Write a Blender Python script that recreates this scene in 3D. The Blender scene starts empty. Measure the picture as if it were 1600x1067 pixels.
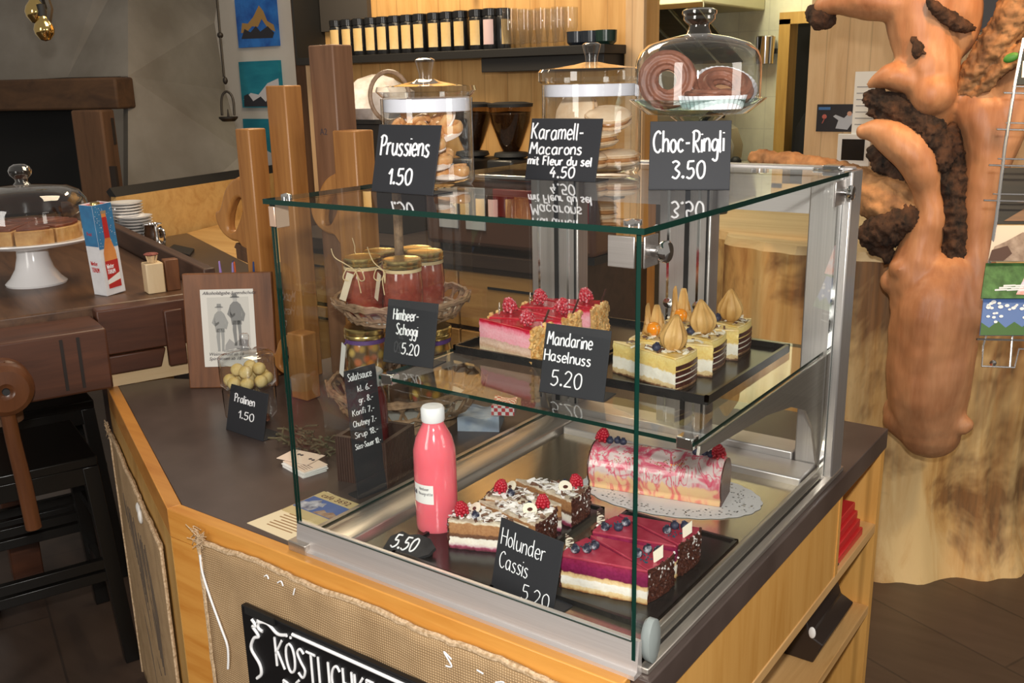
import bpy, bmesh, math, random
from math import pi, sin, cos, radians as rad
from mathutils import Vector as V, Matrix as Mx
random.seed(7)
C = bpy.context.scene.collection
SC = bpy.context.scene
# ---------------------------------------------------------------- camera
SK, CT = .85, .92                       # room scale, counter height
FL, YAW, PIT, ROL = 1494.1, .62863, .26432, -.02159
CAM = V((.64887*SK, -1.21413*SK, .94082*SK+CT))
CW, CD, CH = .68, .85, .6264            # display case width, depth, height
f_ = V((-sin(YAW)*cos(PIT), cos(YAW)*cos(PIT), -sin(PIT)))
r0 = V((cos(YAW), sin(YAW), 0)); u0 = r0.cross(f_)
r_ = cos(ROL)*r0 + sin(ROL)*u0; u_ = -sin(ROL)*r0 + cos(ROL)*u0
cd = bpy.data.cameras.new('camera'); co = bpy.data.objects.new('camera', cd); C.objects.link(co)
cd.sensor_width = 36; cd.lens = FL/1600*36; cd.clip_start = .02
co.matrix_world = Mx(((r_.x,u_.x,-f_.x,CAM.x),(r_.y,u_.y,-f_.y,CAM.y),(r_.z,u_.z,-f_.z,CAM.z),(0,0,0,1)))
SC.camera = co
def ray(x, y): return f_ + r_*((x-800)/FL) + u_*((533.5-y)/FL)
def Z(x, y, z=CT): d = ray(x,y); return CAM + d*((z-CAM.z)/d.z)
def Yp(x, y, yy): d = ray(x,y); return CAM + d*((yy-CAM.y)/d.y)
def Xp(x, y, xx): d = ray(x,y); return CAM + d*((xx-CAM.x)/d.x)
def Dp(x, y, t): return CAM + ray(x,y)*t
# ---------------------------------------------------------------- view, world, lights
vs = SC.view_settings; vs.view_transform = 'Standard'; vs.look = 'None'; vs.gamma = 1; vs.use_curve_mapping = False
vs.exposure = 0.12
cy = SC.cycles; cy.use_denoising = True; cy.max_bounces = 14; cy.transparent_max_bounces = 24
cy.transmission_bounces = 10; cy.glossy_bounces = 5; cy.diffuse_bounces = 3; cy.caustics_reflective = False; cy.caustics_refractive = False
cy.sample_clamp_indirect = 6
w = bpy.data.worlds.new('room_light'); SC.world = w; w.use_nodes = True
bg = w.node_tree.nodes['Background']; bg.inputs[0].default_value = (.92,.84,.74,1); bg.inputs[1].default_value = .29
def area(name, loc, target, size, power, col, sy=None):
    l = bpy.data.lights.new(name, 'AREA'); l.energy = power; l.color = col; l.size = size
    if sy: l.shape = 'RECTANGLE'; l.size_y = sy
    o = bpy.data.objects.new(name, l); C.objects.link(o); o.location = loc
    o.rotation_euler = (V(target)-V(loc)).to_track_quat('-Z','Y').to_euler(); return o
def spot(name, loc, target, power, col, ang=60, blend=.5, rad_=.05):
    l = bpy.data.lights.new(name, 'SPOT'); l.energy = power; l.color = col; l.spot_size = rad(ang); l.spot_blend = blend; l.shadow_soft_size = rad_
    o = bpy.data.objects.new(name, l); C.objects.link(o); o.location = loc
    o.rotation_euler = (V(target)-V(loc)).to_track_quat('-Z','Y').to_euler(); return o
spot('camera_flash', CAM+u_*.16+f_*-.05, CAM+f_*2+r_*.05, 125, (1,.97,.93), 88, .35, .03)
area('window_daylight', (-.9,-3.6,2.3), (-.5,.4,1.0), 1.1, 46, (1,.95,.88), 1.9)
area('ceiling_panel', (-1.7,1.3,2.95), (-1.7,1.5,0), .9, 26, (1,.80,.55))
area('bar_downlight', (-2.6,1.95,2.7), (-2.3,2.6,1.5), .5, 13, (1,.80,.52))
area('kitchen_light', (-2.0,4.0,2.75), (-2.0,5.0,1.3), .8, 38, (1,.93,.66))
area('side_reflection_light', (3.2,1.0,2.0), (0,1.2,.9), 1.2, 24, (1,.93,.84))  # unseen area lamp added for reflections in glass and steel
spot('sculpture_spot', (.25,1.35,2.75), (-.05,2.1,1.75), 62, (1,.45,.13), 62, .6, .06)
spot('stump_spot', (.9,1.0,2.6), (-.1,2.3,.7), 70, (1,.78,.48), 60, .6, .08)
# ---------------------------------------------------------------- materials
def nm(name):
    m = bpy.data.materials.new(name); m.use_nodes = True; nt = m.node_tree; nt.nodes.clear()
    out = nt.nodes.new('ShaderNodeOutputMaterial'); return m, nt, out
def c4(c): return (*c, 1) if len(c) == 3 else c
def link(nt, a, b): nt.links.new(a, b)
def pbsdf(nt, out, rough, metal=0, **k):
    p = nt.nodes.new('ShaderNodeBsdfPrincipled'); link(nt, p.outputs[0], out.inputs[0])
    p.inputs['Roughness'].default_value = rough; p.inputs['Metallic'].default_value = metal
    for kk, v in k.items(): p.inputs[kk.replace('_',' ')].default_value = v
    return p
def coords(nt, scale=(1,1,1), rot=(0,0,0), kind='Object'):
    t = nt.nodes.new('ShaderNodeTexCoord'); mp = nt.nodes.new('ShaderNodeMapping'); link(nt, t.outputs[kind], mp.inputs[0])
    mp.inputs['Scale'].default_value = scale; mp.inputs['Rotation'].default_value = rot; return mp.outputs[0]
def noise(nt, vec, scale, detail=4, rough=.55, dist=0):
    n = nt.nodes.new('ShaderNodeTexNoise'); link(nt, vec, n.inputs['Vector'])
    n.inputs['Scale'].default_value = scale; n.inputs['Detail'].default_value = detail; n.inputs['Roughness'].default_value = rough; n.inputs['Distortion'].default_value = dist
    return n.outputs[0]
def ramp(nt, fac, stops):
    r = nt.nodes.new('ShaderNodeValToRGB'); link(nt, fac, r.inputs[0]); e = r.color_ramp.elements
    while len(e) < len(stops): e.new(.5)
    for el, (p, c) in zip(e, stops): el.position = p; el.color = c4(c)
    return r.outputs[0]
def mixc(nt, fac, a, b, mode='MIX'):
    m = nt.nodes.new('ShaderNodeMix'); m.data_type = 'RGBA'; m.blend_type = mode
    for sock, v in ((m.inputs[0],fac),(m.inputs[6],a),(m.inputs[7],b)):
        if hasattr(v,'is_output'): link(nt, v, sock)
        else: sock.default_value = v if not isinstance(v,tuple) else c4(v)
    return m.outputs[2]
def bump(nt, p, h, strength=.3, dist=.002):
    b = nt.nodes.new('ShaderNodeBump'); link(nt, h, b.inputs['Height']); b.inputs['Strength'].default_value = strength; b.inputs['Distance'].default_value = dist
    link(nt, b.outputs[0], p.inputs['Normal'])
def plain(name, col, rough=.5, metal=0, **k):
    m, nt, out = nm(name); p = pbsdf(nt, out, rough, metal, **k); p.inputs['Base Color'].default_value = c4(col); return m
def mottled(name, c1, c2, scale, rough=.5, bmp=0, stretch=(1,1,1), detail=4, lo=.35, hi=.65, metal=0, c3=None, bd=.002, **k):
    m, nt, out = nm(name); p = pbsdf(nt, out, rough, metal, **k); n = noise(nt, coords(nt, stretch), scale, detail)
    st = [(lo,c1),(hi,c2)]
    if c3: st = [(lo,c1),((lo+hi)/2,c2),(hi,c3)]
    link(nt, ramp(nt, n, st), p.inputs['Base Color'])
    if bmp: bump(nt, p, n, bmp, bd)
    return m
def wood(name, light, dark, axis='X', scale=1, rough=.5, knots=True, bmp=.15, planks=0, fleck=.5):
    m, nt, out = nm(name); p = pbsdf(nt, out, rough)
    st = {'X':(1.2,14,14),'Y':(14,1.2,14),'Z':(14,14,1.2)}[axis]
    v = coords(nt, tuple(s*scale for s in st))
    n1 = noise(nt, v, 1.6, 6, .6, .8); n2 = noise(nt, v, 9, 3, .6)
    mid = tuple((a*.6+b*.4) for a, b in zip(light, dark))
    col = ramp(nt, n1, [(.28,dark),(.46,mid),(.62,light)])
    col = mixc(nt, .25*fleck, col, ramp(nt, n2, [(.35,dark),(.6,light)]))
    if knots:
        kst = {'X':(1.0,3.2,3.2),'Y':(3.2,1.0,3.2),'Z':(3.2,3.2,1.0)}[axis]
        vo = nt.nodes.new('ShaderNodeTexVoronoi'); link(nt, coords(nt, tuple(s*scale*1.5 for s in kst)), vo.inputs['Vector']); vo.inputs['Scale'].default_value = 1
        col = mixc(nt, ramp(nt, vo.outputs['Distance'], [(.03,(1,1,1)),(.10,(0,0,0))]), col, tuple(x*.35 for x in dark))
    if planks:
        ax = 0 if axis != 'X' else 2
        sp = nt.nodes.new('ShaderNodeSeparateXYZ'); link(nt, coords(nt), sp.inputs[0])
        mm = nt.nodes.new('ShaderNodeMath'); mm.operation = 'MODULO'; link(nt, sp.outputs[ax], mm.inputs[0]); mm.inputs[1].default_value = planks
        ab = nt.nodes.new('ShaderNodeMath'); ab.operation = 'ABSOLUTE'; link(nt, mm.outputs[0], ab.inputs[0])
        col = mixc(nt, ramp(nt, ab.outputs[0], [(.003,(.45,.45,.45)),(.006,(0,0,0))]), col, tuple(x*.3 for x in dark))
        fl = nt.nodes.new('ShaderNodeMath'); fl.operation = 'DIVIDE'; link(nt, sp.outputs[ax], fl.inputs[0]); fl.inputs[1].default_value = planks
        f2 = nt.nodes.new('ShaderNodeMath'); f2.operation = 'FLOOR'; link(nt, fl.outputs[0], f2.inputs[0])
        wn = nt.nodes.new('ShaderNodeTexWhiteNoise'); wn.noise_dimensions = '1D'; link(nt, f2.outputs[0], wn.inputs['W'])
        col = mixc(nt, ramp(nt, wn.outputs[0], [(0,(0,0,0)),(1,(.35,.35,.35))]), col, mid)
    link(nt, col, p.inputs['Base Color'])
    if bmp: bump(nt, p, n1, bmp, .001)
    return m
def glass(name, tint=(.96,.98,.97), ior=1.45, gl=(1,1,1), mul=1.0, edge=None):
    # thin clear glass: Fresnel mirror over a clear pane, no bending
    m, nt, out = nm(name)
    t = nt.nodes.new('ShaderNodeBsdfTransparent'); t.inputs[0].default_value = c4(tint)
    if edge:   # longer path through the wall of the vessel where it is seen edge-on
        lw = nt.nodes.new('ShaderNodeLayerWeight'); lw.inputs[0].default_value = .5
        link(nt, ramp(nt, lw.outputs['Facing'], [(.70,tint),(.90,tuple((a+b)/2 for a,b in zip(tint,edge))),(1,edge)]), t.inputs[0])
    g = nt.nodes.new('ShaderNodeBsdfGlossy'); g.inputs['Roughness'].default_value = 0.01; g.inputs[0].default_value = c4(gl)
    fr = nt.nodes.new('ShaderNodeFresnel'); fr.inputs[0].default_value = ior
    ge = nt.nodes.new('ShaderNodeNewGeometry'); iv = nt.nodes.new('ShaderNodeMath'); iv.operation = 'SUBTRACT'; iv.inputs[0].default_value = mul
    sc = nt.nodes.new('ShaderNodeMath'); sc.operation = 'MULTIPLY'; sc.inputs[1].default_value = mul; link(nt, ge.outputs['Backfacing'], sc.inputs[0]); link(nt, sc.outputs[0], iv.inputs[1])
    mu = nt.nodes.new('ShaderNodeMath'); mu.operation = 'MULTIPLY'; link(nt, fr.outputs[0], mu.inputs[0]); link(nt, iv.outputs[0], mu.inputs[1])
    mx = nt.nodes.new('ShaderNodeMixShader'); link(nt, mu.outputs[0], mx.inputs[0]); link(nt, t.outputs[0], mx.inputs[1]); link(nt, g.outputs[0], mx.inputs[2])
    link(nt, mx.outputs[0], out.inputs[0]); return m
def solidglass(name, col=(1,1,1), rough=0):
    m, nt, out = nm(name); g = nt.nodes.new('ShaderNodeBsdfGlass'); g.inputs[0].default_value = c4(col); g.inputs['Roughness'].default_value = rough; g.inputs['IOR'].default_value = 1.48
    link(nt, g.outputs[0], out.inputs[0]); return m
def emit(name, col, s):
    m, nt, out = nm(name); e = nt.nodes.new('ShaderNodeEmission'); e.inputs[0].default_value = c4(col); e.inputs[1].default_value = s; link(nt, e.outputs[0], out.inputs[0]); return m
def brushed(name, c1, c2, rough=.28, stretch=(1,60,60), bmp=.05, metal=.95):
    m, nt, out = nm(name); p = pbsdf(nt, out, rough, metal); n = noise(nt, coords(nt, stretch), 6, 4)
    link(nt, ramp(nt, n, [(.3,c1),(.7,c2)]), p.inputs['Base Color']); bump(nt, p, n, bmp, .0005); return m
def tiles(name, c1, c2, mortar, bw, bh, ms, rough=.5, rot=(0,0,0), bias=0, offs=0):
    m, nt, out = nm(name); p = pbsdf(nt, out, rough)
    v = coords(nt, (1,1,1), rot); b = nt.nodes.new('ShaderNodeTexBrick'); link(nt, v, b.inputs['Vector']); b.offset = offs
    b.inputs['Color1'].default_value = c4(c1); b.inputs['Color2'].default_value = c4(c2); b.inputs['Mortar'].default_value = c4(mortar)
    b.inputs['Scale'].default_value = 1; b.inputs['Mortar Size'].default_value = ms; b.inputs['Brick Width'].default_value = bw; b.inputs['Row Height'].default_value = bh
    n = noise(nt, coords(nt,(1.5,9,1)), 2.5, 6, .6)
    link(nt, mixc(nt, .45, b.outputs[0], ramp(nt, n, [(.3,tuple(x*.55 for x in c1)),(.7,tuple(min(1,x*1.4) for x in c2))])), p.inputs['Base Color']); return m
def layered(name, stops, rough=.5, wob=.004, scale=1, zoff=0, bmp=.2):
    # colour by local height with wobbly borders (cake layers in their own crumb)
    m, nt, out = nm(name); p = pbsdf(nt, out, rough); v = coords(nt); n = noise(nt, v, 90, 4)
    n2 = noise(nt, v, 260, 3)
    sp = nt.nodes.new('ShaderNodeSeparateXYZ'); link(nt, v, sp.inputs[0])
    a = nt.nodes.new('ShaderNodeMath'); a.operation = 'MULTIPLY_ADD'; link(nt, n, a.inputs[0]); a.inputs[1].default_value = wob*2; link(nt, sp.outputs[2], a.inputs[2])
    b = nt.nodes.new('ShaderNodeMath'); b.operation = 'MULTIPLY_ADD'; link(nt, a.outputs[0], b.inputs[0]); b.inputs[1].default_value = scale; b.inputs[2].default_value = zoff - wob*scale
    col = ramp(nt, b.outputs[0], stops)
    col = mixc(nt, .22, col, ramp(nt, n2, [(.35,(.25,.12,.06)),(.6,(1,1,.95))]), 'SOFT_LIGHT')
    link(nt, col, p.inputs['Base Color']); bump(nt, p, n2, bmp, .001); return m

PINE = (.66,.40,.16); PINED = (.46,.22,.06)
m_counter_pine = wood('counter_pine', (.70,.33,.07), (.52,.19,.025), 'X', 1, .32, True, .05)
m_cab_pine = wood('cabinet_pine', (.74,.40,.11), (.54,.24,.04), 'Z', .9, .4, True, .05, .145)
m_cab_pineY = wood('shelf_pine', (.70,.42,.17), (.50,.26,.08), 'Y', 1, .45, True, .08)
m_wall_pine = wood('wall_pine', (.72,.43,.16), (.48,.23,.06), 'Z', .7, .5, True, .05, .13)
m_pale_wood = wood('pale_spruce', (.62,.39,.15), (.46,.25,.08), 'X', .8, .5, True, .05)
m_panel_pine = wood('panel_pine', (.74,.52,.30), (.55,.33,.16), 'Z', .7, .5, True, .05, .11)
m_bench = wood('bench_brown', (.105,.036,.017), (.032,.011,.006), 'Y', .8, .42, False, .3)
m_bench_top = wood('bench_top_worn', (.135,.066,.032), (.045,.019,.010), 'X', .8, .4, False, .3)
m_old_beam = wood('old_beam', (.095,.045,.018), (.035,.016,.007), 'X', .5, .75, False, .6)
m_old_post = wood('old_post', (.13,.062,.028), (.05,.023,.010), 'Z', .5, .75, False, .6)
m_plane_l = wood('plane_block_honey', (.47,.215,.06), (.23,.085,.02), 'Z', .8, .36, False, .15)
m_plane_d = wood('plane_block_dark', (.25,.125,.065), (.11,.05,.025), 'Z', .8, .42, False, .2)
m_board = wood('stand_board', (.23,.088,.032), (.085,.03,.011), 'Z', .9, .4, False, .2)
m_vise = wood('vise_wood', (.135,.048,.018), (.06,.021,.008), 'Z', .8, .3, False, .1)
m_black_wood = plain('black_lacquered_wood', (.007,.006,.005), .28)
m_dark_wood = wood('dark_shelf', (.05,.03,.022), (.02,.012,.01), 'X', .8, .5, False, .1)
m_worktop = mottled('slate_laminate', (.110,.080,.068), (.052,.036,.031), 4, .30, .06, (1,1,1), 8, .3, .7)
m_workedge = mottled('slate_laminate_edge', (.085,.08,.08), (.052,.048,.05), 9, .4, .05)
m_floor = tiles('floor_wood_tile', (.085,.055,.04), (.058,.038,.028), (.022,.018,.016), 1.2, .3, .004, .35, (0,0,.4), 0, .4)
m_concrete = mottled('brushed_concrete', (.155,.135,.11), (.245,.225,.195), 2.6, .85, .2, (1,1,1), 8, .32, .68)
m_white_paint = mottled('white_lime_paint', (.70,.64,.56), (.76,.71,.64), 3, .8)
m_greywall = plain('grey_wall', (.33,.29,.24), .85)
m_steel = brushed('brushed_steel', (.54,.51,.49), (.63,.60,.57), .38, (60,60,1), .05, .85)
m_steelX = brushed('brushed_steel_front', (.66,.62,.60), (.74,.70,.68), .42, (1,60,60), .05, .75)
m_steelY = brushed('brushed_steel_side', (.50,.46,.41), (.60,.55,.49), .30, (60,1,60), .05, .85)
m_floor_tray = brushed('brushed_tray', (.60,.53,.40), (.70,.62,.47), .22, (60,1,60))
m_chrome = plain('chrome', (.85,.85,.85), .08, 1)
m_black_plastic = plain('black_sign_plastic', (.022,.023,.027), .6, Specular_IOR_Level=.3)
m_tray_black = mottled('black_tray', (.012,.012,.012), (.02,.019,.018), 30, .22, .02)
m_rubber = plain('black_rubber', (.01,.01,.01), .6)
m_chalk = plain('white_chalk_ink', (.92,.92,.93), .6)
m_pane = glass('clear_pane', (.982,.992,.987), 1.5)
m_pane_edge = plain('green_glass_edge', (.003,.024,.017), .08)
m_jar_glass = glass('jar_glass', (.965,.975,.975), 1.5, (1,1,1), 1.8, (.74,.75,.76))
m_knob_glass = glass('knob_glass', (.93,.93,.94), 1.6, (1,1,1), 2.4, (.62,.62,.64))
m_stand_glass = glass('stand_glass', (.84,.93,.91), 1.55, (1,1,1), 1.9, (.60,.72,.68))
m_seal = plain('milky_seal', (.80,.78,.85), .35)
m_white_china = plain('white_china', (.84,.83,.83), .15)
m_gold_lid = plain('gold_lid', (.62,.46,.18), .25, 1)
m_white = plain('white_paper', (.86,.84,.80), .7)
m_cream_paper = plain('cream_paper', (.78,.66,.44), .7)
m_pinkcard = plain('blush_card', (.82,.66,.54), .7)
m_wick = mottled('wicker', (.36,.22,.12), (.17,.095,.05), 60, .6, .2)
m_wick_l = mottled('glass_wicker', (.34,.22,.14), (.20,.12,.07), 60, .3, .2)
# ---------------------------------------------------------------- mesh helpers
class MB:
    def __init__(s): s.v = []; s.f = []; s.m = []
    def add(s, vs_, fs, mi=0, M=None):
        b = len(s.v)
        for p in vs_: s.v.append(tuple(M @ V(p)) if M is not None else tuple(p))
        for f in fs: s.f.append([b+i for i in f]); s.m.append(mi)
        return s
    def box(s, c, d, mi=0, rz=0, M=None, taper=1):
        x, y, z = (q/2 for q in d); t = taper
        vs_ = [(-x,-y,-z),(x,-y,-z),(x,y,-z),(-x,y,-z),(-x*t,-y*t,z),(x*t,-y*t,z),(x*t,y*t,z),(-x*t,y*t,z)]
        T = Mx.Translation(V(c)) @ Mx.Rotation(rz,4,'Z')
        return s.add(vs_, [(0,3,2,1),(4,5,6,7),(0,1,5,4),(1,2,6,5),(2,3,7,6),(3,0,4,7)], mi, T if M is None else M @ T)
    def b2(s, lo, hi, mi=0, M=None): return s.box([(a+b)/2 for a,b in zip(lo,hi)], [b-a for a,b in zip(lo,hi)], mi, 0, M)
    def prism(s, poly, z0, z1, mi=0, M=None, mt=None, inset=0):
        n = len(poly); 
        a = sum(poly[i][0]*poly[(i+1)%n][1]-poly[(i+1)%n][0]*poly[i][1] for i in range(n))
        if a < 0: poly = poly[::-1]
        cx = sum(p[0] for p in poly)/n; cy_ = sum(p[1] for p in poly)/n
        top = [(cx+(p[0]-cx)*(1-inset), cy_+(p[1]-cy_)*(1-inset)) for p in poly]
        vs_ = [(p[0],p[1],z0) for p in poly]+[(p[0],p[1],z1) for p in top]
        s.add(vs_, [tuple(range(n-1,-1,-1))]+[(i,(i+1)%n,n+(i+1)%n,n+i) for i in range(n)], mi, M)
        b = len(s.v)-2*n; s.f.append([b+n+i for i in range(n)]); s.m.append(mi if mt is None else mt)
        return s
    def lathe(s, prof, seg=40, mi=0, M=None, closed=False, rfun=None):
        n = len(prof); vs_ = []
        for i in range(seg):
            a = 2*pi*i/seg
            for (r, z) in prof:
                rr = r if rfun is None else r*rfun(a,z)
                vs_.append((rr*cos(a), rr*sin(a), z))
        fs = []
        for i in range(seg):
            j = (i+1)%seg
            for k in range(n if closed else n-1):
                l = (k+1)%n; fs.append((i*n+k, j*n+k, j*n+l, i*n+l))
        return s.add(vs_, fs, mi, M)
    def tube(s, pts, r, seg=8, mi=0, closed=False, M=None, cap=True, flat=1.0, up=None):
        pts = [V(p) for p in pts]; n = len(pts); rs = r if hasattr(r,'__len__') else [r]*n
        vs_ = []; nv = None
        for i, p in enumerate(pts):
            t = (pts[(i+1)%n]-pts[i-1]) if (closed or 0<i<n-1) else (pts[1]-pts[0] if i == 0 else pts[-1]-pts[-2])
            t = t.normalized() if t.length > 1e-9 else V((0,0,1))
            if nv is None or up is not None:
                uu = V(up) if up is not None else (V((0,0,1)) if abs(t.z) < .9 else V((1,0,0)))
                nv = (uu - t*uu.dot(t)).normalized()
            else:
                nv = nv - t*nv.dot(t); nv = nv.normalized() if nv.length > 1e-6 else V((1,0,0))
            bi = t.cross(nv)
            for k in range(seg):
                a = 2*pi*k/seg; vs_.append(p + nv*(cos(a)*rs[i]*flat) + bi*(sin(a)*rs[i]))
        fs = []
        for i in range(n if closed else n-1):
            j = (i+1)%n
            for k in range(seg): fs.append((i*seg+k, i*seg+(k+1)%seg, j*seg+(k+1)%seg, j*seg+k))
        if cap and not closed: fs.append(tuple(range(seg-1,-1,-1))); fs.append(tuple((n-1)*seg+k for k in range(seg)))
        return s.add(vs_, fs, mi, M)
    def ball(s, c, r, seg=12, rings=8, mi=0, M=None):
        r = r if hasattr(r,'__len__') else (r,r,r); vs_ = [(c[0],c[1],c[2]-r[2])]
        for j in range(1,rings):
            ph = -pi/2+pi*j/rings
            for i in range(seg):
                a = 2*pi*i/seg; vs_.append((c[0]+r[0]*cos(ph)*cos(a), c[1]+r[1]*cos(ph)*sin(a), c[2]+r[2]*sin(ph)))
        vs_.append((c[0],c[1],c[2]+r[2])); fs = [(0,1+(i+1)%seg,1+i) for i in range(seg)]
        for j in range(rings-2):
            for i in range(seg):
                a = 1+j*seg; fs.append((a+i, a+(i+1)%seg, a+seg+(i+1)%seg, a+seg+i))
        t = len(vs_)-1; a = 1+(rings-2)*seg
        fs += [(a+i, a+(i+1)%seg, t) for i in range(seg)]
        return s.add(vs_, fs, mi, M)
    def quad(s, a, b, c, d, mi=0): return s.add([a,b,c,d],[(0,1,2,3)],mi)
    def slab(s, pts, th, mi=0):
        # polygon of 3-D points given thickness along its normal, away from the viewer side
        pts = [V(p) for p in pts]; n = len(pts); nr = V((0,0,0))
        for i in range(n): nr += pts[i].cross(pts[(i+1)%n])
        nr.normalize(); bk = [p-nr*th for p in pts]
        return s.add(pts+bk, [tuple(range(n)), tuple(range(2*n-1,n-1,-1))]+[(i,n+i,n+(i+1)%n,(i+1)%n) for i in range(n)], mi)
    def mesh(s, name, mats, smooth=35):
        me = bpy.data.meshes.new(name); me.from_pydata(s.v, [], s.f)
        for m in (mats if isinstance(mats,(list,tuple)) else [mats]): me.materials.append(m)
        me.polygons.foreach_set('material_index', s.m)
        if smooth: 
            me.polygons.foreach_set('use_smooth', [True]*len(s.f)); me.set_sharp_from_angle(angle=rad(smooth))
        me.update(); return me
    def build(s, name, mats, parent=None, smooth=35, bevel=0, label=None, loc=None, rot=None):
        o = bpy.data.objects.new(name, s.mesh(name, mats, smooth)); C.objects.link(o)
        if parent: o.parent = parent
        if bevel:
            b = o.modifiers.new('soft_edges','BEVEL'); b.width = bevel; b.segments = 2; b.limit_method = 'ANGLE'; b.angle_limit = rad(40)
        if label: o['label'] = label
        if loc is not None: o.location = loc
        if rot is not None: o.rotation_euler = rot
        return o
def th(name, label, cat, loc=(0,0,0), rz=0, group=None):
    o = bpy.data.objects.new(name, None); o.empty_display_size = .03; C.objects.link(o)
    o.location = loc; o.rotation_euler = (0,0,rz); o['label'] = label; o['category'] = cat
    if group: o['group'] = group
    return o
def tag(o, label, cat, group=None, kind=None):
    o['label'] = label; o['category'] = cat
    if group: o['group'] = group
    if kind: o['kind'] = kind
    return o
def struct(o): o['kind'] = 'structure'; return o
def inst(name, me, parent, loc=(0,0,0), rot=(0,0,0), sc=(1,1,1)):
    o = bpy.data.objects.new(name, me); C.objects.link(o); o.parent = parent; o.location = loc; o.rotation_euler = rot
    o.scale = sc if hasattr(sc,'__len__') else (sc,)*3; return o
def dup(root, loc, rz=0, label=None, group=None, sc=None):
    r = root.copy(); C.objects.link(r); r.location = loc; r.rotation_euler = (0,0,rz)
    if sc: r.scale = (sc,)*3
    if label: r['label'] = label
    if group: r['group'] = group
    for ch in list(root.children):
        c = ch.copy(); C.objects.link(c); c.parent = r
        for g in list(ch.children):
            d = g.copy(); C.objects.link(d); d.parent = c
    return r
ORD = 'leftmost second third fourth fifth sixth seventh eighth ninth tenth eleventh twelfth thirteenth'.split()
def circ(r, n, z=0, a0=0, c=(0,0)): return [(c[0]+r*cos(a0+2*pi*i/n), c[1]+r*sin(a0+2*pi*i/n), z) for i in range(n)]
def cr(pts, k=5):
    # Catmull-Rom smoothing
    pts = [V(p) for p in pts]
    if len(pts) < 3: return pts
    out = []
    for i in range(len(pts)-1):
        p0 = pts[max(i-1,0)]; p1 = pts[i]; p2 = pts[i+1]; p3 = pts[min(i+2,len(pts)-1)]
        for j in range(k):
            t = j/k; out.append(.5*((2*p1)+(p2-p0)*t+(2*p0-5*p1+4*p2-p3)*t*t+(3*p1-p0-3*p2+p3)*t**3))
    out.append(pts[-1]); return out
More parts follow.
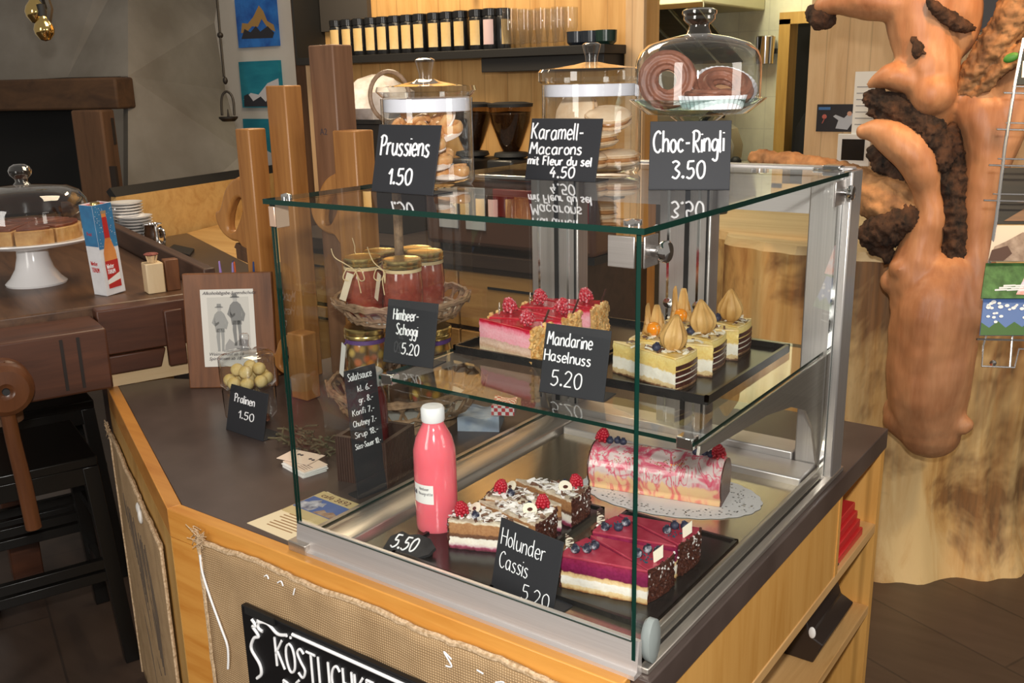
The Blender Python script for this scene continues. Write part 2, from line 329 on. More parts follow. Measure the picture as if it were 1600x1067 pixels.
# ---------------------------------------------------------------- handwriting (single-line strokes, 10 units = cap height)
GL = {
'P':"1,0 1,5 1,10|0,9 2,10.2 4.6,9.4 5,7.4 3.6,5.4 1,5",'r':"0,6 .1,3 0,0|0,4 1.4,5.8 3,5.8",'u':"0,6 .1,2 1.4,0 3,.8 4,3|4,6 4,0",
's':"3.5,5.4 1.8,6 .4,4.8 1.8,3.3 3.4,2 2.2,.1 0,.6",'i':"0,6 0,0|0,8.2 0,8.7",'j':"1,6 1,-2 0,-3.4|1,8.2 1,8.7",'e':"0,3 4,3.4 3.4,5.6 1.6,6 .1,3.6 .6,.8 2.4,0 4,1",
'n':"0,6 0,0|0,4 1.8,6 3.6,5 3.8,0",'a':"4,5 2.4,6 .5,4.8 0,2 1.4,0 3.2,1 4,4|4,6 4,2 4.5,0",'m':"0,6 0,0|0,4.4 1.5,6 2.8,5 2.9,0|2.9,4.4 4.4,6 5.8,5 6,0",
'l':"0,10 0,5 .1,.8 .8,0",'-':"0,4 3,4.1",'c':"3.6,5 2,6 .3,4.6 .2,1.6 1.8,0 3.8,1",'o':"2,6 .3,4.8 0,2 1.6,0 3.5,1.2 3.6,4.4 2,6",
't':"1.4,8.8 1.3,1.4 2,0 3.2,.6|0,6 3.2,6.2",'d':"4,5 2.4,6 .5,4.8 0,2 1.4,0 3.2,1 4,4|4,10 4,2 4.5,0",'h':"0,10 0,0|0,4 1.8,6 3.6,5 3.8,0",
'g':"4,5 2.4,6 .5,4.8 .2,2.4 1.4,.8 3.2,1.6 4,4|4,6 4,-2 2.6,-4 .4,-3",'b':"0,10 0,0|0,3 .8,5.4 2.6,6 4,4 3.6,1 1.8,0 0,1.2",'f':"3.4,9.4 2.2,10 1.3,8 1.2,0|0,6 3,6.1",
'k':"0,10 0,0|3.2,6 .2,3|1,3.8 3.6,0",'p':"0,6 0,-4|0,4.4 1.8,6 3.8,4.6 3.4,1 1.6,.2 0,1.6",'y':"0,6 1.8,1|4,6 2.4,1 .6,-3.6",'z':"0,6 3.6,6|3.6,6 0,0|0,0 3.8,0",'v':"0,6 1.8,0|1.8,0 3.6,6",
'K':"0,10 0,0|4.6,10 0,4.5|1.2,5.4 5,0",'M':"0,0 .9,10|.9,10 3.1,4|3.1,4 5.6,10|5.6,10 6.4,0",'F':"0,10 0,0|0,10 4,10|0,5.5 3.4,5.5",'C':"5,8.6 3.4,10 1,8.4 0,5 1,1.4 3.4,0 5.2,1.6",
'R':"1,0 1,10|0,9 2,10.2 4.6,9.4 5,7.4 3.6,5.4 1,5|1.6,5 5.2,0",'H':"0,10 0,0|5,10 5,0|0,5 5,5.2",'S':"4.4,8.8 2.4,10 .4,8.2 2.2,5.4 4.4,3 2.6,0 0,1.2",'A':"0,0 2.8,10|2.8,10 5.4,0|1,3.6 4.6,3.6",
'T':"0,10 5.4,10|2.7,10 2.7,0",'L':"0,10 0,0|0,0 4.2,0",'I':"0,10 0,0",'E':"0,10 0,0|0,10 4,10|0,5.2 3.4,5.2|0,0 4.2,0",'D':"0,10 0,0|0,10 3,9.4 5,6.6 4.8,3 2.8,.4 0,0",'O':"2.8,10 .6,8.4 0,4.6 1.2,.8 3,0 5,2 5.4,6 4.4,9 2.8,10",
'N':"0,0 0,10|0,10 4.8,0|4.8,0 4.8,10",'W':"0,10 1.6,0|1.6,0 3.2,7|3.2,7 4.8,0|4.8,0 6.4,10",'U':"0,10 .1,2.6 2.4,0 4.8,2.6 4.9,10",'V':"0,10 2.4,0|2.4,0 4.8,10",
'1':"0,6.6 2,10|2,10 2,0",'2':"0,8 1.8,10 4,8.4 3.2,5 0,0|0,0 4.4,.2",'3':"0,9 2,10 4,8.4 1.8,5.6 4.2,3.2 2.4,0 0,1",'4':"2.4,10 0,4|0,4 4.4,4.2|3,6.6 2.8,0",'5':"4.4,10 1,9.8|1,9.8 .8,5.6 3.4,5.8 4.2,2.8 2.2,0 0,.8",
'0':"2.2,10 .4,8 0,4.4 1,.6 2.4,0 4,2 4.4,6 3.8,9 2.2,10",'6':"3.6,10 .8,6 .2,2.4 1.8,0 3.8,1.4 3.4,4.4 .6,3.6",'7':"0,10 4.2,10|4.2,10 1.4,0",'8':"2.2,5.4 .4,7.6 2,10 4,8 2.2,5.4 0,2.6 2,0 4.4,2.4 2.2,5.4",'9':"4,7 2,5.4 .2,7.6 2,10 4,8.6 3.4,0",
'.':"0,.2 .7,.3 .6,.9 .1,.8 0,.2",',':"0.3,.4 0,-1.4",':':"0,1 .1,1.3|0,5 .1,5.3",
}
GL['Ö'] = GL['O']+"|1.4,12.2 1.4,12.8|4,12.2 4,12.8"; GL['É'] = GL['E']+"|1.4,11.6 3.4,13.4"; GL['ü'] = GL['u']+"|.8,8.2 .8,8.8|3,8.2 3,8.8"; GL['ä'] = GL['a']+"|.8,8.2 .8,8.8|3,8.2 3,8.8"
def handwriting(name, lines, parent, r=.0012, wob=.25, label=None, mat=None, loc=(0,0,0), rot=(pi/2,0,0), seed=1):
    # lines: (text, cap height, x, baseline y) in the sign's own plane (x right, y up)
    rn = random.Random(seed); cu = bpy.data.curves.new(name,'CURVE'); cu.dimensions = '3D'; cu.bevel_depth = r; cu.bevel_resolution = 1; cu.use_fill_caps = True
    for (txt, h, x, y, *sq) in lines:
        k = h/10; kx = k*(sq[0] if sq else 1)
        if len(sq) > 1:      # fit the line to a given width
            nat = sum(3.6 if c == ' ' else 1.7+max(float(q.split(',')[0]) for st in GL[c].split('|') for q in st.split()) for c in txt)-1.7; kx = sq[1]/nat
        for ch in txt:
            if ch == ' ': x += 3.6*kx; continue
            mxx = 0; dy = rn.uniform(-wob,wob)
            for st in GL[ch].split('|'):
                pts = [tuple(float(q) for q in p.split(',')) for p in st.split()]; mxx = max(mxx, max(p[0] for p in pts))
                pp = cr([(p[0],p[1],0) for p in pts], 4)
                sp = cu.splines.new('POLY'); sp.points.add(len(pp)-1)
                for q, pt in zip(pp, sp.points): pt.co = (x+q.x*kx, y+(q.y+dy)*k, 0, 1)
            x += (mxx+1.7)*kx
    cu.materials.append(mat or m_chalk)
    o = bpy.data.objects.new(name, cu); C.objects.link(o); o.parent = parent; o.location = loc; o.rotation_euler = rot
    if label: o['label'] = label
    return o
def strokes(name, sl, parent, r, mat, loc=(0,0,0), rot=(pi/2,0,0)):
    cu = bpy.data.curves.new(name,'CURVE'); cu.dimensions = '3D'; cu.bevel_depth = r; cu.bevel_resolution = 1; cu.use_fill_caps = True
    for pts in sl:
        pp = cr([(p[0],p[1],p[2] if len(p) > 2 else 0) for p in pts], 5); sp = cu.splines.new('POLY'); sp.points.add(len(pp)-1)
        for q, pt in zip(pp, sp.points): pt.co = (q.x,q.y,q.z,1)
    cu.materials.append(mat); o = bpy.data.objects.new(name, cu); C.objects.link(o); o.parent = parent; o.location = loc; o.rotation_euler = rot; return o
def print_text(name, body, size, parent, mat, loc, rot=(pi/2,0,0), shear=0, align='LEFT', space=1):
    cu = bpy.data.curves.new(name,'FONT'); cu.body = body; cu.size = size; cu.extrude = .0002; cu.shear = shear; cu.align_x = align; cu.space_line = space
    cu.materials.append(mat); o = bpy.data.objects.new(name, cu); C.objects.link(o); o.parent = parent; o.location = loc; o.rotation_euler = rot; return o
def price_sign(label, pl, pr, h, lines, lean=14, r=.0013, seed=1, group='black price signs', foot=.05):
    # folded black plastic sign standing on the edge pl-pr, its face leaning back
    pl = V(pl); pr = V(pr); wd = (pr-pl).length; rz = math.atan2(pr.y-pl.y, pr.x-pl.x)
    t = th('price_sign', label, 'sign', pl, rz, group)
    Rt = Mx.Rotation(rad(-lean),4,'X')
    mb = MB(); mb.box((wd/2,.001,h/2),(wd,.002,h),0,0,Rt); mb.build('face_panel', m_black_plastic, t, bevel=.0006)
    mb = MB(); mb.box((wd/2,foot/2,.0011),(wd,foot,.002)); mb.build('foot', m_black_plastic, t, bevel=.0006)
    lines = [(tx, hf*h, a*wd, b*h, 1, (c-a)*wd) for tx,hf,a,b,c in lines]      # given as fractions of the face
    handwriting('lettering', lines, t, r, .3, 'white handwritten lettering', rot=(pi/2-rad(lean),0,0), loc=(0,-.0002,0), seed=seed)
    return t
# ---------------------------------------------------------------- the room
mb = MB(); mb.b2((-8,-4.5,-.1),(4.5,6,0)); struct(mb.build('floor', m_floor, smooth=0))
mb = MB(); mb.b2((-3.3,2.6,0),(-1.385,2.72,2.9)); struct(mb.build('wall_back', m_wall_pine, smooth=0))
mb = MB(); mb.b2((-1.465,2.575,0),(-1.38,2.60,2.9)); struct(mb.build('trim_1', m_panel_pine, smooth=0, bevel=.003))
mb = MB(); mb.b2((-8,3.4,0),(-3.3,3.52,2.9)); struct(mb.build('wall_left', m_greywall, smooth=0))
mb = MB(); mb.b2((-3.345,2.55,0),(-3.25,2.6,2.9)); struct(mb.build('trim_2', m_panel_pine, smooth=0, bevel=.003))
mb = MB(); mb.b2((-3.50,2.62,0),(-3.345,2.75,2.9)); struct(mb.build('trim_3', m_old_post, smooth=0, bevel=.003))
m_ktile = tiles('kitchen_wall_tiles', (.80,.78,.58), (.76,.74,.54), (.66,.64,.48), .2, .2, .004, .25, (pi/2,0,0))
mb = MB(); mb.b2((-3.3,5.0,0),(-1.70,5.1,2.9)); mb.b2((-1.44,5.0,0),(.2,5.1,2.9)); mb.b2((-1.70,5.0,2.06),(-1.44,5.1,2.9)); struct(mb.build('wall_kitchen', m_ktile, smooth=0))
m_doorwood = wood('door_frame_wood', (.62,.38,.10), (.45,.24,.05), 'Z', .8, .45, False)
mb = MB(); mb.b2((-1.72,4.96,0),(-1.65,5.0,2.06)); mb.b2((-1.49,4.96,0),(-1.42,5.0,2.06)); mb.b2((-1.72,4.96,2.03),(-1.42,5.0,2.10)); mb.b2((-1.70,5.0,0),(-1.65,5.1,2.06)); struct(mb.build('door_1', m_doorwood, smooth=0))
mb = MB(); mb.b2((-2.0,5.8,0),(-1.0,5.85,2.4)); struct(mb.build('wall_store', plain('store_dark', (.05,.045,.035), .8), smooth=0))
mb = MB(); mb.b2((-1.19,4.0,0),(-.05,4.1,2.9)); struct(mb.build('wall_panel', m_panel_pine, smooth=0))
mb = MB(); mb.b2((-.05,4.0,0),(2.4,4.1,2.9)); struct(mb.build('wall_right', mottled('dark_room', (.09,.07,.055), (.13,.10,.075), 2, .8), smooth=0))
m_colr = m_white_paint
mb = MB(); mb.b2((-4.75,3.0,0),(-3.92,3.4,2.9)); struct(mb.build('wall_column', m_colr, smooth=0))
# items on the pine panel
def flat_on(y, x0, y0, x1, y1, th_=.004, px=True):
    a = Yp(x0,y0,y); b = Yp(x1,y1,y); return min(a.x,b.x), max(a.x,b.x), min(a.z,b.z), max(a.z,b.z)
PY = 4.0
x0,x1,z0,z1 = flat_on(PY,1278,163,1337,206)
t = th('poster', 'dark landscape poster with figure in pale jacket on the pine panel', 'poster', ((x0+x1)/2,PY-.002,z0))
wd, hh = x1-x0, z1-z0
mb = MB(); mb.box((0,-.003,hh/2),(wd,.006,hh)); mb.build('sheet', plain('poster_black', (.015,.015,.022), .4), t)
mb = MB(); mb.prism([(wd*.0,hh*.12),(wd*.30,hh*.08),(wd*.42,hh*.35),(wd*.46,hh*.6),(wd*.34,hh*.72),(wd*.2,hh*.5),(-wd*.02,hh*.62),(-wd*.08,hh*.56),(wd*.06,hh*.42)],.006,.007,0,Mx.Rotation(pi/2,4,'X'))
mb.build('printed_figure', plain('print_pale', (.45,.48,.55), .5), t)
mb = MB(); mb.prism(circ(wd*.06,12,0,0,(wd*.33,hh*.66)),.007,.0075,0,Mx.Rotation(pi/2,4,'X')); mb.build('printed_face', plain('print_skin', (.6,.33,.24), .5), t)
mb = MB(); mb.prism(circ(wd*.06,12,0,0,(-wd*.3,hh*.55)),.006,.007,0,Mx.Rotation(pi/2,4,'X')); mb.prism([(-wd*.30,hh*.5),(-wd*.28,hh*.5),(-wd*.34,hh*.3),(-wd*.36,hh*.3)],.006,.007,0,Mx.Rotation(pi/2,4,'X')); mb.build('printed_mark', plain('print_red', (.5,.12,.1), .5), t)
mb = MB(); mb.b2((-wd*.46,-.0075,hh*.8),(-wd*.16,-.006,hh*.9)); mb.build('printed_line', plain('print_blue', (.05,.16,.4), .5), t)
x0,x1,z0,z1 = flat_on(PY-.008,1337,112,1372,210)
t = th('notice_sheet', 'white printed notice sheet half hidden behind the tree root', 'notice', ((x0+x1)/2,PY-.008,z0)); wd, hh = x1-x0, z1-z0
mb = MB(); mb.box((0,-.001,hh/2),(wd,.002,hh)); mb.build('sheet', m_white, t)
mb = MB()
for k in range(7): mb.b2((-wd*.4,-.003,hh*(.15+.1*k)),(wd*.35,-.002,hh*(.165+.1*k)))
mb.build('printed_lines', plain('print_grey', (.3,.3,.32), .7), t)
x0,x1,z0,z1 = flat_on(PY-.02,1310,209,1357,260)
t = th('picture_frame', 'small white frame with a black picture below the poster', 'picture', ((x0+x1)/2,PY-.0,z0)); wd, hh = x1-x0, z1-z0
mb = MB(); mb.box((0,-.012,hh/2),(wd,.022,hh)); mb.build('frame', plain('white_frame', (.78,.76,.74), .4), t, bevel=.002)
mb = MB(); mb.b2((-wd*.36,-.0245,hh*.18),(wd*.34,-.023,hh*.84)); mb.build('picture', plain('black_picture', (.012,.011,.011), .2), t)
# kitchen
t = th('extractor_hood', 'cream extractor hood with dark slanted grease filters in the kitchen', 'hood', (-2.45,4.7,2.04))
mb = MB(); mb.b2((-.85,-.6,.08),(.62,.3,.5)); mb.build('canopy', plain('hood_cream', (.70,.66,.40), .4), t, bevel=.01)
mb = MB(); mb.b2((-.85,-.605,.06),(.62,-.59,.085)); mb.build('rail', m_chrome, t)
mb = MB()
for k in range(7): mb.slab([V((-.7+k*.18,-.5,.08)),V((-.55+k*.18,-.5,.08)),V((-.55+k*.18,.2,-.22)),V((-.7+k*.18,.2,-.22))],.01)
mb.build('grease_filter', brushed('filter_dark', (.10,.10,.08), (.2,.19,.15), .4), t)
t = th('kitchen_counter', 'dark kitchen counter along the tiled wall', 'counter', (-2.4,4.69,0))
mb = MB(); mb.b2((-.85,-.3,1.06),(.68,.3,1.12)); mb.build('worktop', m_dark_wood, t); mb = MB(); mb.b2((-.85,-.27,0),(.68,.3,1.06)); mb.build('cabinet', plain('kitchen_cab', (.12,.10,.08), .6), t)
t = th('slicing_machine', 'silver rounded kitchen machine on the counter behind the glass dome', 'machine', (-1.97,4.62,1.12))
m_mach = plain('machine_metal', (.55,.53,.42), .35, .7)
mb = MB(); mb.b2((-.19,-.12,.02),(.2,.12,.10)); mb.build('base', m_mach, t, bevel=.015)
prof = [(-.17,.1),(.15,.1),(.16,.2),(.12,.30),(.04,.35),(-.10,.33),(-.16,.24)]
mb = MB(); mb.prism(prof,-.09,.09,0,Mx.Rotation(pi/2,4,'X')); mb.build('body', m_mach, t, bevel=.02)
mb = MB(); mb.tube([(-.1,0,.33),(-.02,0,.40),(.06,0,.38)],.02); mb.build('handle', m_rubber, t); mb = MB(); mb.ball((.2,-.13,.11),.035); mb.build('knob', m_rubber, t)
mb = MB()
for sx in (-.15,.16):
    for sy in (-.09,.09): mb.b2((sx-.02,sy-.02,0),(sx+.02,sy+.02,.02))
mb.build('rubber_feet', m_rubber, t)
t = th('utensil_canister', 'steel utensil canister on the kitchen wall rail', 'canister', (-1.79,4.93,1.80))
mb = MB(); mb.lathe([(0,0),(.055,0),(.06,.16),(.055,.165),(.05,.01),(0,.01)],20); mb.build('body', m_chrome, t); mb = MB(); mb.b2((-.07,.03,.06),(.07,.07,.09)); mb.build('bracket', m_rubber, t)
t = th('hanging_jacket', 'black jacket hanging in the kitchen doorway', 'jacket', (-1.5,5.06,1.05))
mb = MB(); mb.lathe([(.11,-.25),(.14,0),(.13,.2),(.10,.36),(.05,.46),(.02,.52),(0,.53)],16,rfun=lambda a,z:1+.1*sin(3*a+z*9)); mb.build('cloth', plain('jacket_black', (.008,.008,.009), .9), t)
mb = MB(); mb.tube([(0,0,.52),(0,.0,.6),(0,.74,.62)],.006); mb.build('hook', m_chrome, t)
# ---------------------------------------------------------------- wall shelf
t = th('wall_shelf', 'long black wall shelf of tea canisters on pine boards', 'shelf', (-2.36,2.6,1.85))
mb = MB(); mb.b2((-.89,-.20,-.025),(.90,0,.01)); mb.build('board', plain('shelf_black', (.012,.011,.010), .5), t, bevel=.002)
mb = MB(); mb.b2((-.89,-.20,.01),(-.875,0,.6)); mb.build('side_panel', plain('shelf_side', (.014,.013,.012), .5), t)
mb = MB(); mb.b2((-.87,-.03,.14),(-.54,0,.5)); mb.build('back_panel', plain('shelf_back', (.06,.052,.045), .6), t)
mb = MB(); mb.b2((.26,-.17,-.085),(.88,0,-.025)); mb.build('lower_drawer', plain('shelf_drawer', (.02,.018,.016), .5), t, bevel=.003)
m_can = plain('canister_black', (.01,.01,.011), .22); m_canlab = mottled('canister_label', (.62,.42,.17), (.72,.54,.27), 12, .6)
def canister(lab, loc, lm):
    t = th('tea_canister', lab, 'canister', loc, 0, 'tea canisters on the wall shelf')
    mb = MB(); mb.lathe([(0,0),(.0355,0),(.0365,.003),(.0365,.135),(.034,.14),(0,.14)],24); mb.build('body', m_can, t)
    mb = MB(); mb.lathe([(.033,.14),(.037,.141),(.037,.168),(.034,.171),(0,.171)],24); mb.build('lid', m_can, t)
    mb = MB(); n = 9
    a0, a1 = rad(-118), rad(-38); vv = []; ff = []
    for i in range(n):
        a = a0+(a1-a0)*i/(n-1); vv += [(.0369*cos(a),.0369*sin(a),.022),(.0369*cos(a),.0369*sin(a),.125)]
    ff = [(2*i,2*i+2,2*i+3,2*i+1) for i in range(n-1)]; mb.add(vv,ff); mb.build('paper_label', lm, t)
    return t
xs = [521,539,557,576,594,613,632,651,674,694,714,739,760]
m_pinklab = plain('canister_pink_label', (.62,.45,.45), .6)
for i, px in enumerate(xs):
    p = Yp(px+8,80,2.47)
    nmx = ORD[i]
    lab = f'{nmx} black tea canister with gold label from the left on the wall shelf' if i else 'leftmost black tea canister with gold label on the wall shelf'
    if i == 12: lab = 'black tea canister with pinkish white label beside the shelf glasses'
    canister(lab, (p.x,2.47,1.86), m_pinklab if i == 12 else m_canlab)
c_ = canister('black tea canister turned away, its gold label a thin strip, next to glasses', (Yp(786,80,2.5).x,2.5,1.86), m_canlab); c_.rotation_euler.z = 1.0
m_shelfglass = glass('shelf_glass', (.93,.93,.92), 1.5, (1,1,1), 1.8, (.45,.45,.45))
def tumbler(lab, loc, h=.15, r=.034, stem=False):
    prof = [(0,0),(r*.72,0),(r*.78,.01),(r*.86,h*.3),(r,h*.55),(r*.98,h),(r*.92,h),(r*.93,h*.55),(r*.76,h*.3),(r*.6,.02),(0,.02)]
    mb = MB(); mb.lathe(prof,24); o = mb.build('shelf_tumbler', m_shelfglass); o.location = loc
    return tag(o, lab, 'glass', 'clear tumblers on the wall shelf')
for i,(px,yy) in enumerate([(797,2.46),(812,2.53),(822,2.45),(837,2.53),(848,2.45),(864,2.53),(874,2.45),(891,2.5)]):
    tumbler(f'{ORD[i]} clear tall tumbler from the left on the wall shelf' if i else 'leftmost clear tall tumbler on the wall shelf', (Yp(px,60,yy).x,yy,1.86), .165 if i < 2 else .155)
m_cupb = plain('cup_navy', (.015,.02,.03), .25); m_cupg = plain('cup_green', (.01,.03,.022), .25)
for px, m, lab in ((902,m_cupb,'dark navy cup at the right end of the wall shelf'),(924,m_cupb,'second dark navy cup, beside the dark green cup on the shelf'),(947,m_cupg,'dark green cup at the far right end of the wall shelf')):
    mb = MB(); mb.lathe([(0,0),(.03,0),(.042,.012),(.044,.055),(.04,.055),(.036,.01),(0,.008)],20); o = mb.build('shelf_cup', m); o.location = (Yp(px,80,2.46).x,2.46,1.86); tag(o, lab, 'cup', 'dark cups on the wall shelf')
# ---------------------------------------------------------------- back counter, coffee gear
t = th('back_counter', 'pine drawer counter with dark worktop behind the display case', 'counter', (-2.05,2.0,0))
mb = MB(); mb.b2((-1.0,-.02,1.0),(.70,.59,1.05)); mb.build('worktop', m_dark_wood, t)
mb = MB(); mb.b2((-1.0,.02,.0),(.70,.58,1.0)); mb.build('cabinet', m_dark_wood, t)
m_drawer = wood('drawer_pine', (.52,.29,.10), (.36,.17,.05), 'X', .9, .45, True, .1)
for i in range(3):
    for j,(za,zb) in enumerate(((.74,.97),(.44,.72),(.12,.42))):
        mb = MB(); mb.b2((-1.0+i*.566,0,za),(-1.0+i*.566+.556,.02,zb)); d = mb.build('drawer', m_drawer, t, bevel=.003)
        mb = MB(); mb.b2((-1.0+i*.566+.15,-.004,zb-.06),(-1.0+i*.566+.41,.001,zb-.05)); mb.build('handle', m_rubber, d)
def grinder(px, lab):
    p = Yp(px,200,2.3); t = th('coffee_grinder', lab, 'coffee grinder', (p.x,2.3,1.05), 0, 'coffee grinders on the back counter')
    mb = MB(); mb.b2((-.068,-.09,0),(.068,.10,.36)); mb.build('body', plain('grinder_body', (.02,.019,.018), .3), t, bevel=.012)
    mb = MB(); mb.lathe([(.05,.36),(.075,.37),(.07,.385),(.036,.39)],24); mb.build('collar', m_rubber, t)
    mb = MB(); mb.lathe([(.034,.385),(.05,.42),(.083,.51),(.092,.575),(.089,.575),(.08,.51),(.047,.42),(.031,.386)],28); mb.build('hopper', glass('hopper_smoke',(.80,.72,.62),1.45), t)
    mb = MB(); mb.lathe([(0,.388),(.03,.388),(.046,.42),(.078,.51),(.086,.55),(0,.555)],28); mb.build('coffee_beans', mottled('coffee_beans',(.018,.009,.005),(.06,.03,.016),120,.4,.6), t)
    mb = MB(); mb.lathe([(.094,.572),(.096,.585),(.06,.592),(0,.594)],28); mb.build('lid', m_rubber, t)
grinder(798, 'coffee grinder with full bean hopper between the two glass jars'); grinder(737, 'coffee grinder with bean hopper partly hidden by the left glass jar')
t = th('espresso_machine', 'chrome topped espresso machine with red panel below the coffee grinders', 'coffee machine', (-1.62,2.07,1.05))
mb = MB(); mb.b2((-.46,-.08,.03),(.36,.10,.30)); mb.build('body', plain('machine_brown', (.10,.05,.035), .3), t, bevel=.02)
mb = MB(); mb.b2((-.47,-.085,.30),(.37,.105,.325)); mb.build('cup_tray', m_chrome, t, bevel=.01)
mb = MB(); mb.b2((-.10,-.088,.16),(.34,-.08,.27)); mb.build('front_panel', plain('machine_red', (.30,.02,.015), .3), t, bevel=.004)
for xx in (-.38,-.24):
    mb = MB(); mb.b2((xx,-.088,.10),(xx+.10,-.08,.27)); mb.build('display', plain('machine_display', (.5,.52,.55), .3), t, bevel=.003)
mb = MB()
for xx in (-.4,.3): mb.b2((xx,-.06,0),(xx+.05,.08,.03))
mb.build('feet', m_rubber, t)
t = th('storage_box', 'dark box behind the tall wooden plane, topped by a bag', 'box', (Yp(592,190,2.35).x,2.35,1.05))
mb = MB(); mb.b2((-.22,-.12,0),(.22,.12,.50)); mb.build('body', plain('storage_dark', (.015,.013,.012), .5), t, bevel=.004); mb = MB(); mb.b2((-.225,-.125,.50),(.225,.125,.52)); mb.build('lid', plain('storage_lid', (.02,.018,.016), .4), t)
t = th('plastic_bag', 'translucent plastic bag of white cups on the dark box', 'bag', (Yp(592,190,2.35).x,2.35,1.57))
mb = MB(); mb.lathe([(0,0),(.14,.0),(.17,.05),(.15,.12),(.08,.18),(.02,.20),(0,.2)],26,rfun=lambda a,z:1+.12*sin(5*a+z*40)+.06*sin(11*a)); mb.build('bag_film', mottled('bag_film', (.50,.45,.42), (.72,.68,.68), 14, .25, .5), t)
# ---------------------------------------------------------------- fireplace
t = th('fireplace_hood', 'faceted grey concrete chimney hood of the fireplace', 'chimney hood')
A=Dp(200,-60,5.05); B=Dp(200,119,4.90); Cc=Dp(-70,130,5.2); D=Dp(-70,-60,5.3); E=Dp(348,-60,5.8); F=Dp(335,35,5.52); G=Dp(352,140,5.62); H=Dp(380,240,5.38); I=Dp(430,345,5.3); J=Dp(258,345,5.1); K=Dp(203,170,4.98)
mb = MB()
N_=Dp(105,121,5.10); M_=Dp(165,-60,5.02); L_=Dp(-70,75,5.18)
for f in ([A,M_,N_,B],[M_,D,L_,N_],[L_,Cc,N_],[A,B,F,E],[B,G,F],[B,H,G],[B,Dp(200,345,4.95),J],[B,J,H],[J,I,H]): mb.slab(f,.05)
mb.build('shell', m_concrete, t, smooth=0)
t = th('mantel_beam', 'rough dark timber beam across the fireplace opening', 'beam', Dp(60,148,4.9))
a = Dp(-70,150,5.05); b = Dp(197,146,4.85); dd = b-a; ang = math.atan2(dd.y,dd.x); o_ = Dp(60,148,4.9)
mb = MB(); mb.box(((a+b)/2-o_),(dd.length,.16,.155),0,ang); mb.build('timber', m_old_beam, t, bevel=.012)
t = th('fireplace_post', 'old brown timber post holding the mantel beam', 'post', Dp(176,345,4.9))
o_ = Dp(176,345,4.9); tp = Dp(172,170,4.9)
mb = MB(); mb.box((-.02,-.02,(tp.z-o_.z)/2),(.17,.11,tp.z-o_.z),0,ang); mb.build('timber', m_old_post, t, bevel=.01)
mb = MB(); p = Dp(172,205,4.79)-o_; mb.box(p,(.045,.02,.13),0,ang); p = Dp(178,285,4.79)-o_; mb.box(p,(.045,.02,.16),0,ang); mb.build('mortise', plain('mortise_dark', (.02,.012,.008), .8), t)
mb = MB(); mb.slab([Dp(-90,165,5.25),Dp(-90,420,5.25),Dp(165,420,5.05),Dp(165,165,5.05)],.05); tag(mb.build('fireplace_opening', plain('recess_black', (.002,.002,.002), .9), smooth=0), 'flat black slab standing in for the dark fireplace recess beneath the mantel beam', 'fireplace')  # flat black slab stands in for the dark depth of the recess
# ---------------------------------------------------------------- hanging lamps
t = th('pendant_lamp', 'cluster lamp with gold mirrored glass bulbs hanging at top left', 'lamp', Dp(62,0,3.3))
o_ = Dp(62,0,3.3); m_bulb = plain('gold_mirror_bulb', (.72,.52,.20), .06, 1)
for px,py,r in ((56,18,.036),(69,46,.034)):
    p = Dp(px,py,3.3)-o_; mb = MB(); mb.lathe([(0,-r*1.15),(r*.5,-r*1.0),(r*.9,-r*.45),(r,0),(r*.85,r*.5),(r*.5,r*.95),(r*.36,r*1.3)],24,0,Mx.Translation(p)); b_ = mb.build('bulb', m_bulb, t)
    mb = MB(); mb.lathe([(r*.36,r*1.25),(r*.42,r*1.3),(r*.42,r*2.4),(0,r*2.5)],16,0,Mx.Translation(p)); mb.build('socket', m_rubber, b_)
mb = MB(); mb.tube([Dp(72,40,3.33)-o_,Dp(76,15,3.33)-o_,Dp(66,-15,3.33)-o_,Dp(62,-60,3.33)-o_],.016); mb.build('arm', plain('lamp_iron', (.015,.012,.01), .4), t)
m_iron = plain('wrought_iron', (.02,.016,.013), .5, .4)
t = th('hanging_oil_lamp', 'thin black iron lamp hanging on a rod beside the paintings', 'hanging lamp', Dp(352,125,4.7))
o_ = Dp(352,125,4.7); g = lambda x,y: Dp(x,y,4.7)-o_
mb = MB(); mb.tube([g(335,-50),g(343,45),g(350,120)],.006); mb.ball(g(344,55),.015); mb.ball(g(352,126),(.012,.012,.018)); mb.build('rod', m_iron, t)
mb = MB(); mb.tube(cr([g(347,180),g(346,160),g(348,148),g(354,143),g(361,148),g(365,160),g(366,180)],4),.006); mb.build('bail', m_iron, t)
mb = MB(); mb.lathe([(0,-.012),(.03,-.014),(.045,.0),(.046,.008),(.03,.0),(0,-.004)],20,0,Mx.Translation(g(357,185))); mb.lathe([(0,0),(.006,.002),(.003,.035),(0,.04)],8,0,Mx.Translation(g(357,183))); mb.build('dish', m_iron, t)
# ---------------------------------------------------------------- paintings on the white column
def painting(lab, px0, py0, px1, py1, sky, shapes):
    Y = 2.985; a = Yp(px0,py1,Y); b = Yp(px1,py0,Y); wd = b.x-a.x; hh = b.z-a.z
    t = th('painting', lab, 'painting', (a.x,3.0,a.z), 0, 'mountain paintings on the white column')
    mb = MB(); mb.b2((0,-.025,0),(wd,0,hh)); mb.build('canvas', sky, t)
    for nmx, poly, m, k in shapes:
        mb = MB(); mb.prism([(x*wd,y*hh) for x,y in poly],.0252,.0254+.0004*k,0,Mx.Rotation(pi/2,4,'X')); mb.build(nmx, m, t, smooth=0)
m_pb = mottled('paint_blue', (.01,.09,.42), (.03,.22,.70), 9, .6, .2); m_pt = mottled('paint_teal', (.0,.20,.30), (.01,.28,.38), 5, .6, .2, (1,1,5))
m_pg = plain('paint_ochre', (.45,.26,.08), .7); m_pd = plain('paint_dark', (.03,.03,.04), .7); m_pw = plain('paint_white', (.72,.70,.72), .7)
